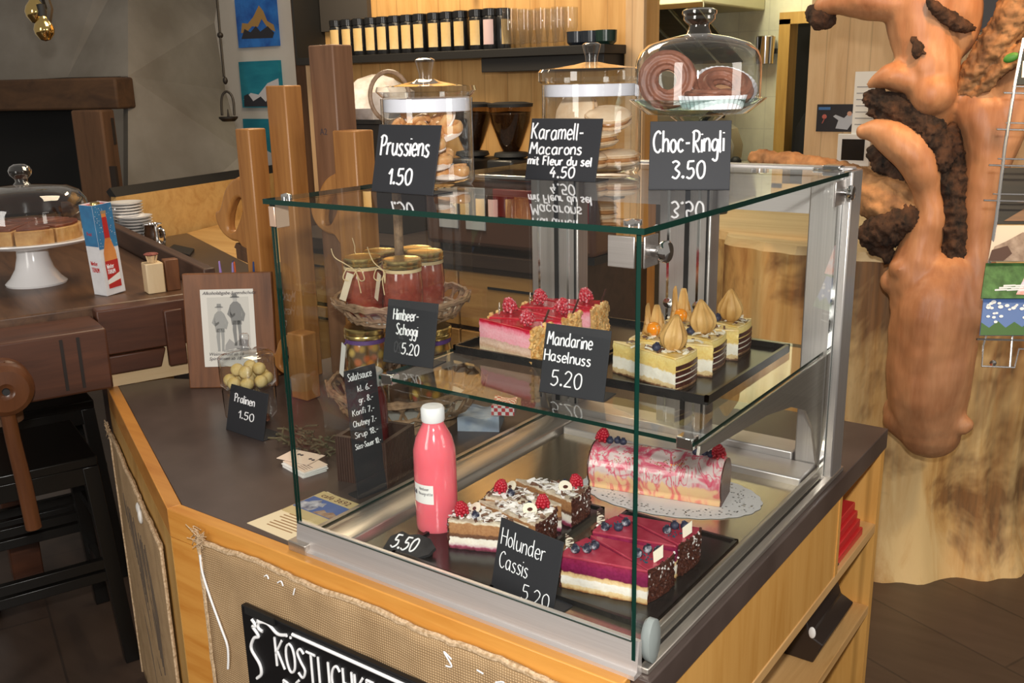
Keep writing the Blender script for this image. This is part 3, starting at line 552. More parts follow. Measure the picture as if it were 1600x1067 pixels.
painting('upper painting of an ochre peak on bright blue', 375,-8,429,75, m_pb, [('painted_ridge',[(.1,.30),(.15,.5),(.3,.48),(.45,.6),(.62,.82),(.72,.7),(.80,.5),(.95,.42),(.98,.28),(.8,.36),(.66,.55),(.55,.40),(.4,.42),(.25,.3)],m_pg,1),('painted_trees',[(.1,.18),(.2,.38),(.35,.30),(.5,.42),(.6,.3),(.8,.4),(.95,.26),(.9,.16)],m_pd,2)])
painting('middle painting of a snowy mountain under teal sky', 381,94,436,168, m_pt, [('painted_snow',[(.05,.18),(.25,.32),(.45,.28),(.7,.52),(.98,.62),(.98,.10),(.4,.05)],m_pw,1),('painted_rocks',[(.05,.02),(.07,.26),(.18,.30),(.3,.14),(.5,.24),(.62,.12),(.8,.34),(.95,.2),(.98,.02)],m_pd,2)])
painting('lowest teal painting half hidden by the wooden planes', 388,186,441,262, m_pt, [('painted_snow',[(.05,.1),(.5,.4),(.98,.2),(.98,.02),(.05,.02)],m_pw,1)])
# ---------------------------------------------------------------- service counter behind the bench
t = th('service_counter', 'low dark topped service counter with pine back behind the bench', 'counter', (0,0,0))
q = [Z(*p,1.08) for p in ((234,374),(292,364),(402,420),(330,450),(286,426))]
mb = MB(); mb.prism([(p.x,p.y) for p in q],1.03,1.08); mb.build('worktop', mottled('service_top', (.05,.035,.026), (.07,.05,.04), 4, .3), t)
a = Z(228,367,1.08); b = Z(300,352,1.08); d = (b-a).normalized(); e = a+d*1.2; s_ = a-d*.15
mb = MB(); mb.slab([V((s_.x,s_.y,.2)),V((e.x,e.y,.2)),V((e.x,e.y,1.27)),V((s_.x,s_.y,1.27))],.03); mb.build('back_panel', m_pale_wood, t)
nrm = V((-d.y,d.x,0)); s2 = s_+nrm*.03; e2_ = e+nrm*.03
mb = MB(); mb.slab([V((s_.x,s_.y,1.27)),V((e.x,e.y,1.27)),V((e2_.x,e2_.y,1.31)),V((s2.x,s2.y,1.31))],.03); mb.build('rail', m_rubber, t)
q2 = [Z(*p,1.06) for p in ((292,364),(420,330),(470,400),(402,420))]
mb = MB(); mb.prism([(p.x,p.y) for p in q2],1.02,1.06); mb.build('side_board', m_pale_wood, t)
mb = MB(); c_ = sum(q,V((0,0,0)))/len(q); mb.prism([(c_.x+(p.x-c_.x)*.8,c_.y+(p.y-c_.y)*.8) for p in q],0,1.03); mb.build('cabinet', m_dark_wood, t)
g = [Z(*p,1.08) for p in ((262,392),(272,385),(304,392),(296,402))]
mb = MB(); mb.prism([(p.x,p.y) for p in g],1.081,1.09); tag(mb.build('tablet_tray', m_rubber, bevel=.002),'flat black tray lying on the dark service counter','tray')
# ---------------------------------------------------------------- main counter
P0 = V((-1.030,-.028)); cdv = V((-.905,.425)).normalized(); P1 = P0+cdv*.93
cn = V((-cdv.y, cdv.x)); cn = cn if cn.y < 0 else -cn      # outward normal of the chamfer (towards the stools)
cin = -cn
BX, BY = .024, 1.185
inner0 = V((-1.015,0)); 
top = [(BX,-.0),(BX,BY),(-1.55,BY),(P1.x+.03,P1.y+.16),(P1.x+.02,P1.y+.03)]
i1 = P1+cin*.03; i0 = V((P0.x+.006,P0.y+.03))
mb = MB(); mb.prism([(BX,.0),(BX,BY),(-1.50,BY),(-1.62,.60),(i1.x+.06,i1.y+.12),(i1.x,i1.y),(i0.x,i0.y)],.872,CT,0)
o = mb.build('counter_worktop', [m_worktop], smooth=0, bevel=.002)
tag(o, 'dark slate grey laminate worktop that carries the cake display case', 'worktop')
cab = th('counter_cabinet', 'pine counter with burlap hung front under the dark worktop', 'counter', (0,0,0))
mb = MB(); mb.prism([(P0.x,P0.y),(BX-.03,P0.y),(BX-.03,-.001),(i0.x,i0.y-.001)],.86,CT+.001); mb.build('front_trim', m_counter_pine, cab, bevel=.002)
mb = MB(); mb.prism([(P0.x,P0.y),(i0.x,i0.y-.001),(i1.x,i1.y),(P1.x,P1.y)],.86,CT+.001); mb.build('corner_trim', wood('corner_trim_pine', (.60,.27,.06),(.45,.17,.03),'X',1,.3,False,.05), cab, bevel=.002)
mb = MB(); mb.b2((P0.x+.002,-.028,0),(BX-.002,-.003,.86)); mb.build('front_panel', m_counter_pine, cab)
q0 = P0+cn*.0; q1 = P1
mb = MB(); mb.prism([(q0.x,q0.y),(q1.x,q1.y),((q1+cin*.025).x,(q1+cin*.025).y),((q0+cin*.025).x,(q0+cin*.025).y)],0,.86)
mb.build('corner_panel', wood('corner_pine', (.58,.34,.10),(.38,.18,.04),'Z',1,.4,True,.1), cab)
mb = MB(); mb.b2((BX-.022,0,.69),(BX-.004,.845,.872)); mb.build('side_panel', m_cab_pine, cab)
mb = MB(); mb.b2((-.40,.845,.69),(BX-.002,.862,.872)); mb.build('divider', m_cab_pine, cab)
mb = MB(); mb.b2((-.40,BY-.035,0),(BX-.002,BY-.008,.872)); mb.build('end_panel', m_cab_pine, cab)
for zz,ya in ((.690,.0),(.472,.0)):
    mb = MB(); mb.b2((-.40,ya,zz-.024),(BX-.002,BY-.035,zz)); mb.build('shelf', m_cab_pineY, cab, bevel=.002)
mb = MB(); mb.b2((-.42,0,0),(-.40,BY-.008,.872)); mb.build('back_panel', m_cab_pine, cab)
# burlap
def burlap_mat():
    m, nt, out = nm('burlap'); p = pbsdf(nt, out, .95); v = coords(nt)
    def wave(rot, sc):
        wv = nt.nodes.new('ShaderNodeTexWave'); mp = nt.nodes.new('ShaderNodeMapping'); link(nt, v, mp.inputs[0]); mp.inputs['Rotation'].default_value = rot
        link(nt, mp.outputs[0], wv.inputs[0]); wv.inputs['Scale'].default_value = sc; wv.inputs['Distortion'].default_value = .9; wv.inputs['Detail'].default_value = 2; return wv.outputs[1]
    a = wave((0,0,0), 66); b = wave((0,pi/2,0), 66)
    mm = nt.nodes.new('ShaderNodeMath'); mm.operation = 'MULTIPLY'; link(nt, a, mm.inputs[0]); link(nt, b, mm.inputs[1])
    n = noise(nt, v, 14, 4)
    col = mixc(nt, mm.outputs[0], (.25,.145,.06), (.76,.54,.31)); col = mixc(nt, .25, col, ramp(nt, n, [(.35,(.38,.24,.12)),(.65,(.68,.47,.26))]))
    link(nt, col, p.inputs['Base Color']); bump(nt, p, mm.outputs[0], .6, .002); return m
m_burlap = burlap_mat(); m_hem = mottled('burlap_hem', (.38,.25,.13), (.68,.50,.32), 160, .95, .6)
def cloth(name, lab, org, ang, x0, x1, z0, z1, curl=.0, prints=False):
    t = th(name, lab, 'cloth', (*org,0), ang, 'burlap hangings on the counter')
    nx, nz = 46, 26; vv = []; ff = []; rn = random.Random(4)
    for j in range(nz+1):
        for i in range(nx+1):
            x = x0+(x1-x0)*i/nx; z = z0+(z1-z0)*j/nz
            vv.append((x, -.006-.002*sin(x*31)*sin(z*9+1)-.0012*sin(x*70+z*33), z + .003*sin(x*23)))
    ff = [(j*(nx+1)+i, j*(nx+1)+i+1, (j+1)*(nx+1)+i+1, (j+1)*(nx+1)+i) for j in range(nz) for i in range(nx)]
    mb = MB(); mb.add(vv, ff); s = mb.build('fabric', m_burlap, t); md = s.modifiers.new('thick','SOLIDIFY'); md.thickness = .002; md.offset = 1
    mb = MB(); mb.tube([(x0+(x1-x0)*i/60, -.009+.001*rn.uniform(-1,1), z1+.003*sin((x0+(x1-x0)*i/60)*23)-.004+.0015*rn.uniform(-1,1)) for i in range(61)], .0055, 6)
    for e in (x0,x1): mb.tube([(e+.002*rn.uniform(-1,1), -.009, z0+(z1-z0)*i/40) for i in range(41)], .004, 6)
    mb.build('hem', m_hem, t)
    mb = MB()
    for k in range(26):
        a = V((x0+rn.uniform(-.01,.02), -.01, z1+rn.uniform(-.015,.008))); mb.tube(cr([a, a+V((rn.uniform(-.02,.02),rn.uniform(-.008,0),rn.uniform(-.008,.02))), a+V((rn.uniform(-.025,.025),rn.uniform(-.01,0),rn.uniform(-.02,.02)))],4), .0009, 4)
    mb.build('frayed_threads', m_hem, t); return t
bl = cloth('burlap_cloth', 'burlap cloth hung on the counter front behind the chalkboard', (0,-.028), 0, -.925, BX-.01, .02, .893)
strokes('white_cord', [[(-.922,.857),(-.921,.82),(-.905,.77),(-.880,.71),(-.868,.68),(-.869,.65),(-.874,.625)]], bl, .0024, m_chalk, (0,-.011,0))
wisps = [[(-.735,.868),(-.728,.872),(-.724,.866)],[(-.70,.866),(-.69,.872),(-.686,.864)],[(-.66,.855),(-.655,.868)],[(-.30,.858),(-.315,.866),(-.30,.846),(-.312,.842)],[(-.25,.858),(-.238,.856)],[(-.215,.85),(-.2,.856),(-.2,.846)],[(-.12,.858),(-.145,.85),(-.13,.872),(-.118,.864),(-.122,.84),(-.105,.83)],[(-.08,.85),(-.06,.86)]]
for w_ in wisps: strokes('print_mark', [w_], bl, .0014, m_chalk, (0,-.0105,0))
ca = math.atan2(-cdv.y, -cdv.x)
cl = cloth('burlap_cloth', 'burlap cloth with dark print on the angled counter side by the bar stool', (P0.x,P0.y), ca, -.92, -.10, .02, .80)
strokes('dark_print', [[(-.78+.02*k,.66-.01*(k%3)),(-.76+.02*k,.60-.012*k)] for k in range(22)]+[[(-.3,.5),(-.24,.42),(-.2,.30),(-.15,.2)],[(-.6,.5),(-.5,.36),(-.42,.3)],[(-.7,.42),(-.6,.3),(-.5,.12)]], cl, .0026, plain('print_black', (.09,.065,.045), .95), (0,-.007,0))
mb = MB(); mb.ball((-.40,-.012,.765),(.022,.006,.014)); mb.ball((-.385,-.012,.752),(.012,.006,.02)); mb.build('white_tuft', mottled('tuft', (.6,.57,.52), (.8,.78,.74), 60, .9, .5), cl)
# chalkboard
t = th('chalkboard', 'black chalkboard with white hand lettering hung on the burlap front', 'chalkboard', (-.795,-.052,.213))
bw, bh = .80, .585
mb = MB(); mb.b2((0,0,0),(bw,.012,bh)); mb.build('board', plain('chalkboard_black', (.006,.006,.007), .35), t, bevel=.002)
mb = MB(); mb.b2((.015,-.004,bh-.012),(.095,.0,bh+.004)); mb.build('clip', m_rubber, t)
strokes('drawn_border', [[(.14,bh-.013),(.4,bh-.012),(.79,bh-.014)],[(.03,bh-.16),(.032,bh-.3),(.03,.02)],[(.125,bh-.020),(.10,bh-.026),(.075,bh-.014),(.05,bh-.02),(.047,bh-.032),(.058,bh-.036)],[(.03,bh-.035),(.045,bh-.05),(.03,bh-.06),(.02,bh-.085),(.04,bh-.11),(.042,bh-.13),(.028,bh-.145)],[(.03,bh-.02),(.04,bh-.03),(.03,bh-.035)],[(.05,bh-.012),(.045,bh-.025)]], t, .0034, m_chalk, (0,-.0008,0))
handwriting('lettering', [('KÖSTLICHKEITEN',.058,.090,bh-.094,1,.335),('DÉSIRÉ...',.050,.104,bh-.170,1,.165)], t, .0026, .2, 'white chalk lettering', loc=(0,-.0008,0), seed=3)
mb = MB(); mb.prism(circ(.012,10),-.001,.0005,0,Mx.Translation((.085,-.0008,bh-.215)) @ Mx.Rotation(pi/2,4,'X')); mb.build('drawn_dot', m_chalk, t)
# things on the side shelves
t = th('red_folder', 'red folders lying in the upper niche at the counter end', 'folder', (-.115,.975,.690))
m_red = plain('folder_red', (.62,.03,.03), .3)
for k in range(4):
    mb = MB(); mb.b2((-.16,-.105+.006*k,.001+k*.021),(.128-.006*k,.10-.004*k,.020+k*.021)); mb.build('folder', m_red, t, bevel=.002)
mb = MB(); mb.tube([(.128,-.10,.008),(.128,-.085,.008)],.004); mb.build('ring_end', m_chrome, t)
t = th('black_desk_box', 'dark angled plastic box on the lower shelf of the counter end', 'box', (-.14,.95,.472))
poly = [(-.16,0),(.13,0),(.15,.05),(.12,.065),(.10,.13),(.06,.135),(.03,.10),(-.16,.12)]
mb = MB(); mb.prism(poly,-.11,.11,0,Mx.Rotation(pi/2,4,'X')); mb.build('body', plain('box_brown_black', (.028,.018,.014), .3), t, bevel=.003)
mb = MB(); mb.ball((.125,-.112,.075),(.008,.004,.014)); mb.build('white_button', m_white, t)
# ---------------------------------------------------------------- glass display case
case = th('display_case', 'glass and steel cake display case with two levels on the counter', 'display case', (0,0,CT))
def gbox(name, lo, hi, ax, parent=case):
    mb = MB(); mb.b2(lo, hi); 
    # faces: -z,+z,-y,+x,+y,-x
    fa = {'z':(0,1),'y':(2,4),'x':(3,5)}[ax]; mb.m = [0 if i in fa else 1 for i in range(6)]
    return mb.build(name, [m_pane, m_pane_edge], parent, smooth=0)
g = .006
gbox('top_glass', (-CW-.006,-.008,CH-.008), (.008,CD,CH), 'z')
gbox('front_glass', (-CW,.0,.052), (-.007,.006,CH-.0085), 'y')
gbox('side_glass', (-.006,.0,.010), (0,CD-.045,CH-.0085), 'x')
gbox('side_glass', (-CW,.0065,.022), (-CW+.006,CD-.02,CH-.0085), 'x')
SZ = .266
gbox('shelf_glass', (-CW+.014,.213,SZ), (-.020,CD-.022,SZ+.007), 'z')
# base
mb = MB(); prof = [(-.010,0),(-.010,.007),(-.002,.009),(.004,.054),(.010,.054),(.012,.0)]
vv = [( -CW-.004,y,z) for y,z in prof]+[(.004,y,z) for y,z in prof]; n = len(prof)
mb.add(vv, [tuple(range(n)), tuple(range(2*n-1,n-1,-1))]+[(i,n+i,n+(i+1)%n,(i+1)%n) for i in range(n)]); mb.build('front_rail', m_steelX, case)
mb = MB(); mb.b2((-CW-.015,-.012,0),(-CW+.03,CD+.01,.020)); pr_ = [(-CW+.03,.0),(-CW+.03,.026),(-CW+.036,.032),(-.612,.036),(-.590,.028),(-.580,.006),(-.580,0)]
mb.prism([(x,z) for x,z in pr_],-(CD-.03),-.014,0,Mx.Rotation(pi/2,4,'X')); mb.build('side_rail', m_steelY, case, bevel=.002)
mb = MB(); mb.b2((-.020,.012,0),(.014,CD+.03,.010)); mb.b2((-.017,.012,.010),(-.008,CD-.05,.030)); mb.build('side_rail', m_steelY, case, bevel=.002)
mb = MB(); mb.b2((-CW+.03,CD-.05,0),(-.07,CD+.02,.05)); mb.b2((-.575,CD-.14,.0),(-.02,CD-.05,.034)); mb.build('back_rail', m_steelX, case, bevel=.003)
mb = MB(); mb.b2((-.572,.014,.006),(-.020,CD-.14,.018)); mb.build('floor_tray', m_floor_tray, case, smooth=0)
for (xa,xb) in ((-.735,-.605),(-.398,-.278)):
    mb = MB(); mb.b2((xa,CD-.025,.02),(xb,CD+.02,CH-.01)); u = mb.build('upright', m_steel, case, bevel=.003)
    mb = MB(); xm = xa*.45+xb*.55; mb.b2((xm-.005,CD-.028,.05),(xm+.005,CD-.0245,CH-.02)); mb.b2((xb-.010,CD-.027,.05),(xb-.006,CD-.0245,CH-.02)); mb.build('groove', m_rubber, u)
    mb = MB(); mb.b2((xa+.02,CD-.027,.05),(xa+.026,CD-.0245,CH-.02)); mb.b2((xb-.030,CD-.027,.05),(xb-.024,CD-.0245,CH-.02)); mb.build('edge_strip', m_chrome, u)
for xx in (-.372,-.302):
    mb = MB(); mb.lathe([(0,-.008),(.009,-.007),(.011,-.002),(.011,.002),(0,.004)],16,0,Mx.Translation((xx,CD-.028,.327)) @ Mx.Rotation(pi/2,4,'X')); mb.build('door_knob', m_chrome, case)
mb = MB(); mb.b2((-.066,CD-.048,.01),(-.006,CD+.02,CH-.012)); mb.b2((-.006,CD-.045,.006),(.012,CD+.02,CH)); mb.build('upright', m_steel, case, bevel=.003)
mb = MB(); mb.b2((-.012,CD-.052,.01),(-.004,CD-.048,CH-.012)); mb.build('edge_strip', m_chrome, case)
mb = MB(); mb.b2((-CW,CD-.01,CH-.016),(0,CD+.02,CH+.004)); mb.build('top_rail', m_steelX, case, bevel=.003)
mb = MB(); mb.b2((-CW+.02,CD+.0,CH-.09),(-.06,CD+.006,CH-.016)); mb.build('sliding_door_rail', m_steelX, case)
def bracket(x):
    pl = [(CD-.05,SZ-.002),(.225,SZ-.002),(.222,SZ-.016),(.50,SZ-.035),(.62,SZ-.055),(.70,SZ-.085),(.755,SZ-.14),(.785,SZ-.21),(CD-.05,SZ-.24)]
    mb = MB(); n = len(pl); vv = [(x,y,z) for y,z in pl]+[(x+.005,y,z) for y,z in pl]
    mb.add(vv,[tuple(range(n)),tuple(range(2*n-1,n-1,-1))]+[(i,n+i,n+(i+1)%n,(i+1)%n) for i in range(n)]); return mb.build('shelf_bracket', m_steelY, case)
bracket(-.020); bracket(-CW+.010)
mb = MB(); mb.b2((-.050,.212,SZ-.008),(-.022,.235,SZ+.012)); mb.b2((-.66,.212,SZ-.008),(-.632,.235,SZ+.012)); mb.build('shelf_clip', m_chrome, case, bevel=.002)
m_clip = brushed('clip_steel', (.5,.46,.43), (.6,.56,.53), .3)
def knob(parent, c, ax): 
    R_ = Mx.Rotation(pi/2,4,'Y') if ax == 'x' else Mx.Identity(4)
    mb = MB(); mb.lathe([(0,0),(.007,0),(.007,.012),(.013,.013),(.014,.016),(.014,.021),(.012,.023),(0,.024)],24,0,Mx.Translation(c) @ R_); return mb.build('clamp_knob', m_chrome, parent)
mb = MB(); mb.b2((-.046,-.003,CH-.052),(-.008,.0,CH-.012)); mb.b2((.0,.004,CH-.052),(.003,.040,CH-.012)); c_ = mb.build('corner_clamp', m_clip, case, bevel=.001); knob(c_,(.003,.024,CH-.032),'x')
mb = MB(); mb.lathe([(0,.0),(.012,.0),(.012,.006),(0,.008)],20,0,Mx.Translation((-.02,.014,CH))); mb.build('clamp_screw', m_chrome, c_)
mb = MB(); mb.b2((.0,CD-.11,CH-.06),(.003,CD-.055,CH-.014)); c_ = mb.build('corner_clamp', m_clip, case, bevel=.001); knob(c_,(.003,CD-.078,CH-.036),'x')
mb = MB(); mb.b2((-CW-.003,.004,CH-.05),(-CW,.04,CH-.010)); mb.b2((-CW,-.003,CH-.045),(-CW+.014,0,CH-.012)); c_ = mb.build('corner_clamp', plain('clamp_copper', (.75,.52,.38), .3, .6), case, bevel=.001)
mb = MB(); mb.lathe([(0,.0),(.009,.0),(.009,.006),(0,.008)],20,0,Mx.Translation((-CW+.02,.02,CH))); mb.build('clamp_screw', m_chrome, c_)
mb = MB(); mb.b2((-.045,CD-.05,CH),(-.012,CD-.015,CH+.010)); mb.b2((-.065,CD-.045,CH),(-.045,CD-.035,CH+.005)); mb.build('top_hinge', m_chrome, case, bevel=.002)
mb = MB(); mb.lathe([(0,-.004),(.016,-.004),(.018,0),(.018,.010),(.012,.013),(0,.014)],24,0,Mx.Translation((.004,.03,.045)) @ Mx.Rotation(pi/2,4,'Y') @ Mx.Diagonal((1.9,1,1,1))); mb.build('corner_cap', plain('cap_grey', (.25,.28,.27), .35), case)
mb = MB(); mb.b2((-.09,.024,.018),(-.062,.040,.0186)); c_ = mb.build('maker_label', m_white, case)
mb = MB(); mb.b2((-.088,.0245,.0186),(-.064,.031,.0188)); mb.build('label_print', m_rubber, c_)
print_text('label_text','IWika',.008,c_,m_rubber,(-.0885,.0325,.0188),(0,0,0))
# ---------------------------------------------------------------- old carpenter's bench
bz = -rad(20)
bench = th('carpenters_bench', 'old dark wooden carpenter bench with wooden end vise', 'workbench', (-1.80,.45,0), bz)
mb = MB(); mb.b2((-2.4,-.45,1.06),(-.06,.20,1.15)); mb.build('benchtop', m_bench_top, bench, bevel=.006)
mb = MB(); mb.b2((-.055,-.11,1.02),(-.0,.30,1.147)); mb.build('end_apron', m_bench, bench, bevel=.004)
mb = MB(); mb.b2((-.05,-.9,.965),(.135,-.115,1.128)); mb.build('vise_jaw', m_bench, bench, bevel=.006)
mb = MB()
for y in (-.23,-.19): mb.b2((.134,y,.98),(.1365,y+.008,1.115))
mb.build('dovetail_seam', plain('seam_dark', (.015,.008,.005), .7), bench)
mb = MB(); mb.prism([(-.10,.962),(.045,.962),(.062,1.015),(-.10,1.015)],-.022,-.004,0,Mx.Rotation(pi/2,4,'Z') @ Mx.Rotation(pi/2,4,'X')); mb.build('end_rail', m_bench, bench, bevel=.004)
mb = MB(); mb.b2((.0,.062,.965),(.020,.112,1.125)); mb.build('end_peg', m_bench, bench, bevel=.003)
mb = MB(); mb.b2((-.05,-.11,.921),(-.030,.30,1.018)); mb.build('pale_board', wood('pale_bench_board', (.74,.55,.32),(.62,.42,.2),'Y',1,.6,False,.05), bench)
mb = MB(); mb.b2((-2.3,.205,1.06),(-.06,.24,1.215)); mb.build('tool_tray_side', wood('tray_side', (.10,.05,.03),(.035,.017,.011),'X',.8,.5,False,.2), bench, bevel=.004)
for (x,y) in ((-.95,-.30),(-.95,.10),(-2.1,-.30),(-2.1,.10)):
    mb = MB(); mb.b2((x-.05,y-.05,0),(x+.05,y+.05,1.06)); mb.build('leg', m_bench, bench, bevel=.004)
# vise screw
vc = Mx.Translation((.135,-.375,1.035)) @ Mx.Rotation(pi/2,4,'Y')
mb = MB(); mb.lathe([(0,.105),(.012,.106),(.02,.112),(.050,.11),(.062,.10),(.066,.085),(.06,.072),(.055,.06),(.064,.05),(.066,.03),(.055,.015),(.038,.005),(.036,-.002),(0,-.002)],36,0,vc); mb.build('vise_screw_head', m_vise, bench)
mb = MB(); mb.lathe([(0,.114),(.008,.114),(.009,.104),(0,.104)],16,0,vc); mb.build('screw_plug', m_rubber, bench)
mb = MB(); mb.tube([(.205,-.380,1.10),(.20,-.373,.9),(.20,-.365,.78),(.20,-.36,.66)],[.017,.0175,.0185,.019],12); mb.build('vise_handle', m_vise, bench)
mb = MB(); mb.lathe([(0,0),(.05,0),(.05,.12),(0,.12)],20,0,Mx.Translation((.03,-.375,.90)) @ Mx.Rotation(0,4,'Y')); mb.build('screw_block', m_old_post, bench)
# bar stools
def stool(lab, s, tt, sh=.68, rz=0):
    loc = V((-1.80,.45,0)) + Mx.Rotation(bz,4,'Z') @ V((-s,tt,0)); t = th('bar_stool', lab, 'stool', loc, bz+rz, 'black bar stools')
    mb = MB(); mb.b2((-.20,-.20,sh-.03),(.20,.20,sh)); mb.build('seat', m_black_wood, t, bevel=.004)
    mb = MB()
    for (a,b) in ((( -.17,-.195),(.17,-.175)),((-.17,.175),(.17,.195)),((-.195,-.17),(-.175,.17)),((.175,-.17),(.195,.17))): mb.b2((a[0],a[1],sh-.085),(b[0],b[1],sh-.03))
    mb.build('apron', m_black_wood, t, bevel=.002)
    for sx in (-1,1):
        for sy in (-1,1):
            mb = MB(); vv = []
            for z,k in ((0,.215),(sh-.03,.178)):
                for (dx,dy) in ((-1,-1),(1,-1),(1,1),(-1,1)): vv.append((sx*k+dx*.022, sy*k+dy*.022, z))
            mb.add(vv,[(3,2,1,0),(4,5,6,7),(0,1,5,4),(1,2,6,5),(2,3,7,6),(3,0,4,7)]); mb.build('leg', m_black_wood, t, bevel=.002)
    for z,ax in ((.22,0),(.42,0),(.30,1),(.34,1)):
        for sg in (-1,1):
            k = .205*sg; mb = MB()
            if ax == 0: mb.b2((-.19,k-.012,z-.016),(.19,k+.012,z+.016))
            else: mb.b2((k-.012,-.19,z-.016),(k+.012,.19,z+.016))
            mb.build('stretcher', m_black_wood, t, bevel=.002)
cs = Z(155,712,.68); lc = Mx.Rotation(-bz,4,'Z') @ (cs-V((-1.80,.45,.68)))
stool('black bar stool nearest the burlap side of the counter', -lc.x+.205, lc.y-.205)
stool('black bar stool farther back behind the nearest stool', -lc.x+.78, lc.y-.10)
# ---------------------------------------------------------------- cakes
def seeded(n): return random.Random(n)
LW = .145
def wedge_poly(L=LW, half=14.5, r0=.004, n=8):
    h = rad(half); return [(r0*cos(h),-r0*sin(h))]+[(L*cos(-h+2*h*i/n), L*sin(-h+2*h*i/n)) for i in range(n+1)]+[(r0*cos(h),r0*sin(h))]
def wob_wedge(z0, z1, half=14.5, L=LW, rs=0, amp=.0012):
    # cake body with small crumbly unevenness on its cut sides
    rn = seeded(rs); h = rad(half); nl = 22; nz = 9; vv = []; ring = []
    for i in range(nl+1): ring.append((.004+(L-.004)*i/nl, -h, 0))
    for i in range(1,9): ring.append((L, -h+2*h*i/9, 1))
    for i in range(nl,-1,-1): ring.append((.004+(L-.004)*i/nl, h, 2))
    n = len(ring)
    for k in range(nz+1):
        z = z0+(z1-z0)*k/nz
        for (r,a,s) in ring:
            j = rn.uniform(-amp,amp) if s != 1 else 0
            x, y = r*cos(a), r*sin(a); vv.append((x-sin(a)*j, y+cos(a)*j, z))
    ff = [(k*n+i, k*n+(i+1)%n, (k+1)*n+(i+1)%n, (k+1)*n+i) for k in range(nz) for i in range(n)]
    ff += [tuple(range(n-1,-1,-1)), tuple(nz*n+i for i in range(n))]
    mb = MB(); mb.add(vv, ff); return mb
def raspberry_mesh():
    mb = MB(); rn = seeded(2); rows = [(.0,1),(.0035,6),(.008,9),(.0125,10),(.0165,9),(.0195,6)]
    for z,n in rows:
        t = z/.0195; r = .0088*math.sin(pi*(.12+.80*(1-t)))**.7 if n > 1 else 0
        r = .0092*(1-(t-.25)**2*1.1) if n > 1 else 0
        for i in range(n):
            a = 2*pi*(i+.5*(n%2))/n+rn.uniform(-.1,.1); mb.ball((r*cos(a),r*sin(a),.003+z),rn.uniform(.0028,.0034),6,4)
    mb.ball((0,0,.012),(.0085,.0085,.010),10,6); return mb
m_rasp = plain('raspberry_red', (.48,.012,.03), .3, Subsurface_Weight=.15); m_rasp_f = mottled('raspberry_frosted', (.46,.012,.03), (.80,.50,.54), 330, .5, 0, (1,1,.6), 3, .52, .72)
m_blue = mottled('blueberry_skin', (.012,.014,.035), (.05,.06,.11), 70, .55); m_blue_f = mottled('blueberry_dusted', (.015,.018,.04), (.55,.56,.62), 120, .6, 0, (1,1,1), 3, .45, .65)
rasp_me = raspberry_mesh().mesh('raspberry', [m_rasp], 60); raspf_me = raspberry_mesh().mesh('raspberry_frosted', [m_rasp_f], 60)
def bb():
    mb = MB(); mb.ball((0,0,.0062),(.0068,.0068,.0062),16,10); mb.lathe([(.0018,.0122),(.0034,.0128),(.0032,.0136),(.0022,.0126)],12,rfun=lambda a,z:1+.15*sin(5*a)); return mb
blue_me = bb().mesh('blueberry', [m_blue], 60); bluef_me = bb().mesh('blueberry_dusted', [m_blue_f], 60)
def layers(name, L): return layered(name, [(p,c) for p,c in L], .6)
HC = .058
m_cassis = layered('cassis_layers', [(0,(.30,.12,.04)),(.05,(.66,.44,.20)),(.15,(.80,.62,.36)),(.17,(.85,.78,.66)),(.38,(.88,.82,.74)),(.40,(.80,.60,.34)),(.50,(.66,.42,.2)),(.53,(.16,.008,.05)),(.75,(.22,.012,.07)),(1,(.30,.02,.06))], .42, .004, 1/HC)
m_cassis_g = mottled('cassis_glaze', (.36,.03,.06), (.50,.075,.11), 22, .16, .03)
m_raspl = layered('raspberry_layers', [(0,(.50,.33,.16)),(.08,(.70,.55,.36)),(.2,(.58,.36,.24)),(.30,(.74,.52,.40)),(.42,(.62,.40,.32)),(.46,(.86,.36,.42)),(.70,(.88,.42,.48)),(.86,(.84,.24,.32)),(.93,(.60,.01,.05)),(1,(.55,.01,.03))], .45, .006, 1/.066)
m_rasp_g = mottled('raspberry_glaze', (.42,.006,.018), (.62,.03,.05), 26, .08, .04)
m_phyl = layered('mandarin_layers', [(0,(.10,.05,.025)),(.05,(.24,.12,.06)),(.08,(.66,.48,.24)),(.18,(.74,.56,.30)),(.20,(.86,.80,.66)),(.52,(.88,.83,.70)),(.56,(.80,.56,.18)),(.75,(.84,.62,.20)),(1,(.86,.68,.28))], .5, .006, 1/.060)
m_phyl_t = mottled('mandarin_top', (.80,.54,.14), (.88,.72,.40), 40, .3, .1)
m_bfl = layered('chocolate_layers', [(0,(.10,.02,.03)),(.10,(.34,.06,.12)),(.16,(.70,.52,.52)),(.22,(.86,.78,.66)),(.40,(.86,.79,.68)),(.44,(.12,.055,.03)),(.53,(.16,.07,.035)),(.57,(.36,.17,.07)),(.90,(.42,.21,.09)),(.94,(.82,.72,.54)),(1,(.84,.75,.58))], .55, .005, 1/.054)
m_bf_t = mottled('cream_top', (.46,.35,.25), (.78,.69,.54), 60, .5, .2)
m_choc = mottled('choc_crumbs', (.035,.010,.008), (.11,.035,.022), 200, .3, .3); m_nut = mottled('brittle', (.60,.29,.07), (.82,.56,.24), 130, .35, .4); m_shav = mottled('chocolate_shavings', (.06,.025,.015), (.22,.11,.07), 60, .4)
m_white_ch = plain('white_chocolate', (.84,.78,.62), .4); m_sugar = plain('sugar_dust', (.84,.80,.76), .8); m_pearl = plain('blue_pearls', (.03,.20,.28), .15, .6)
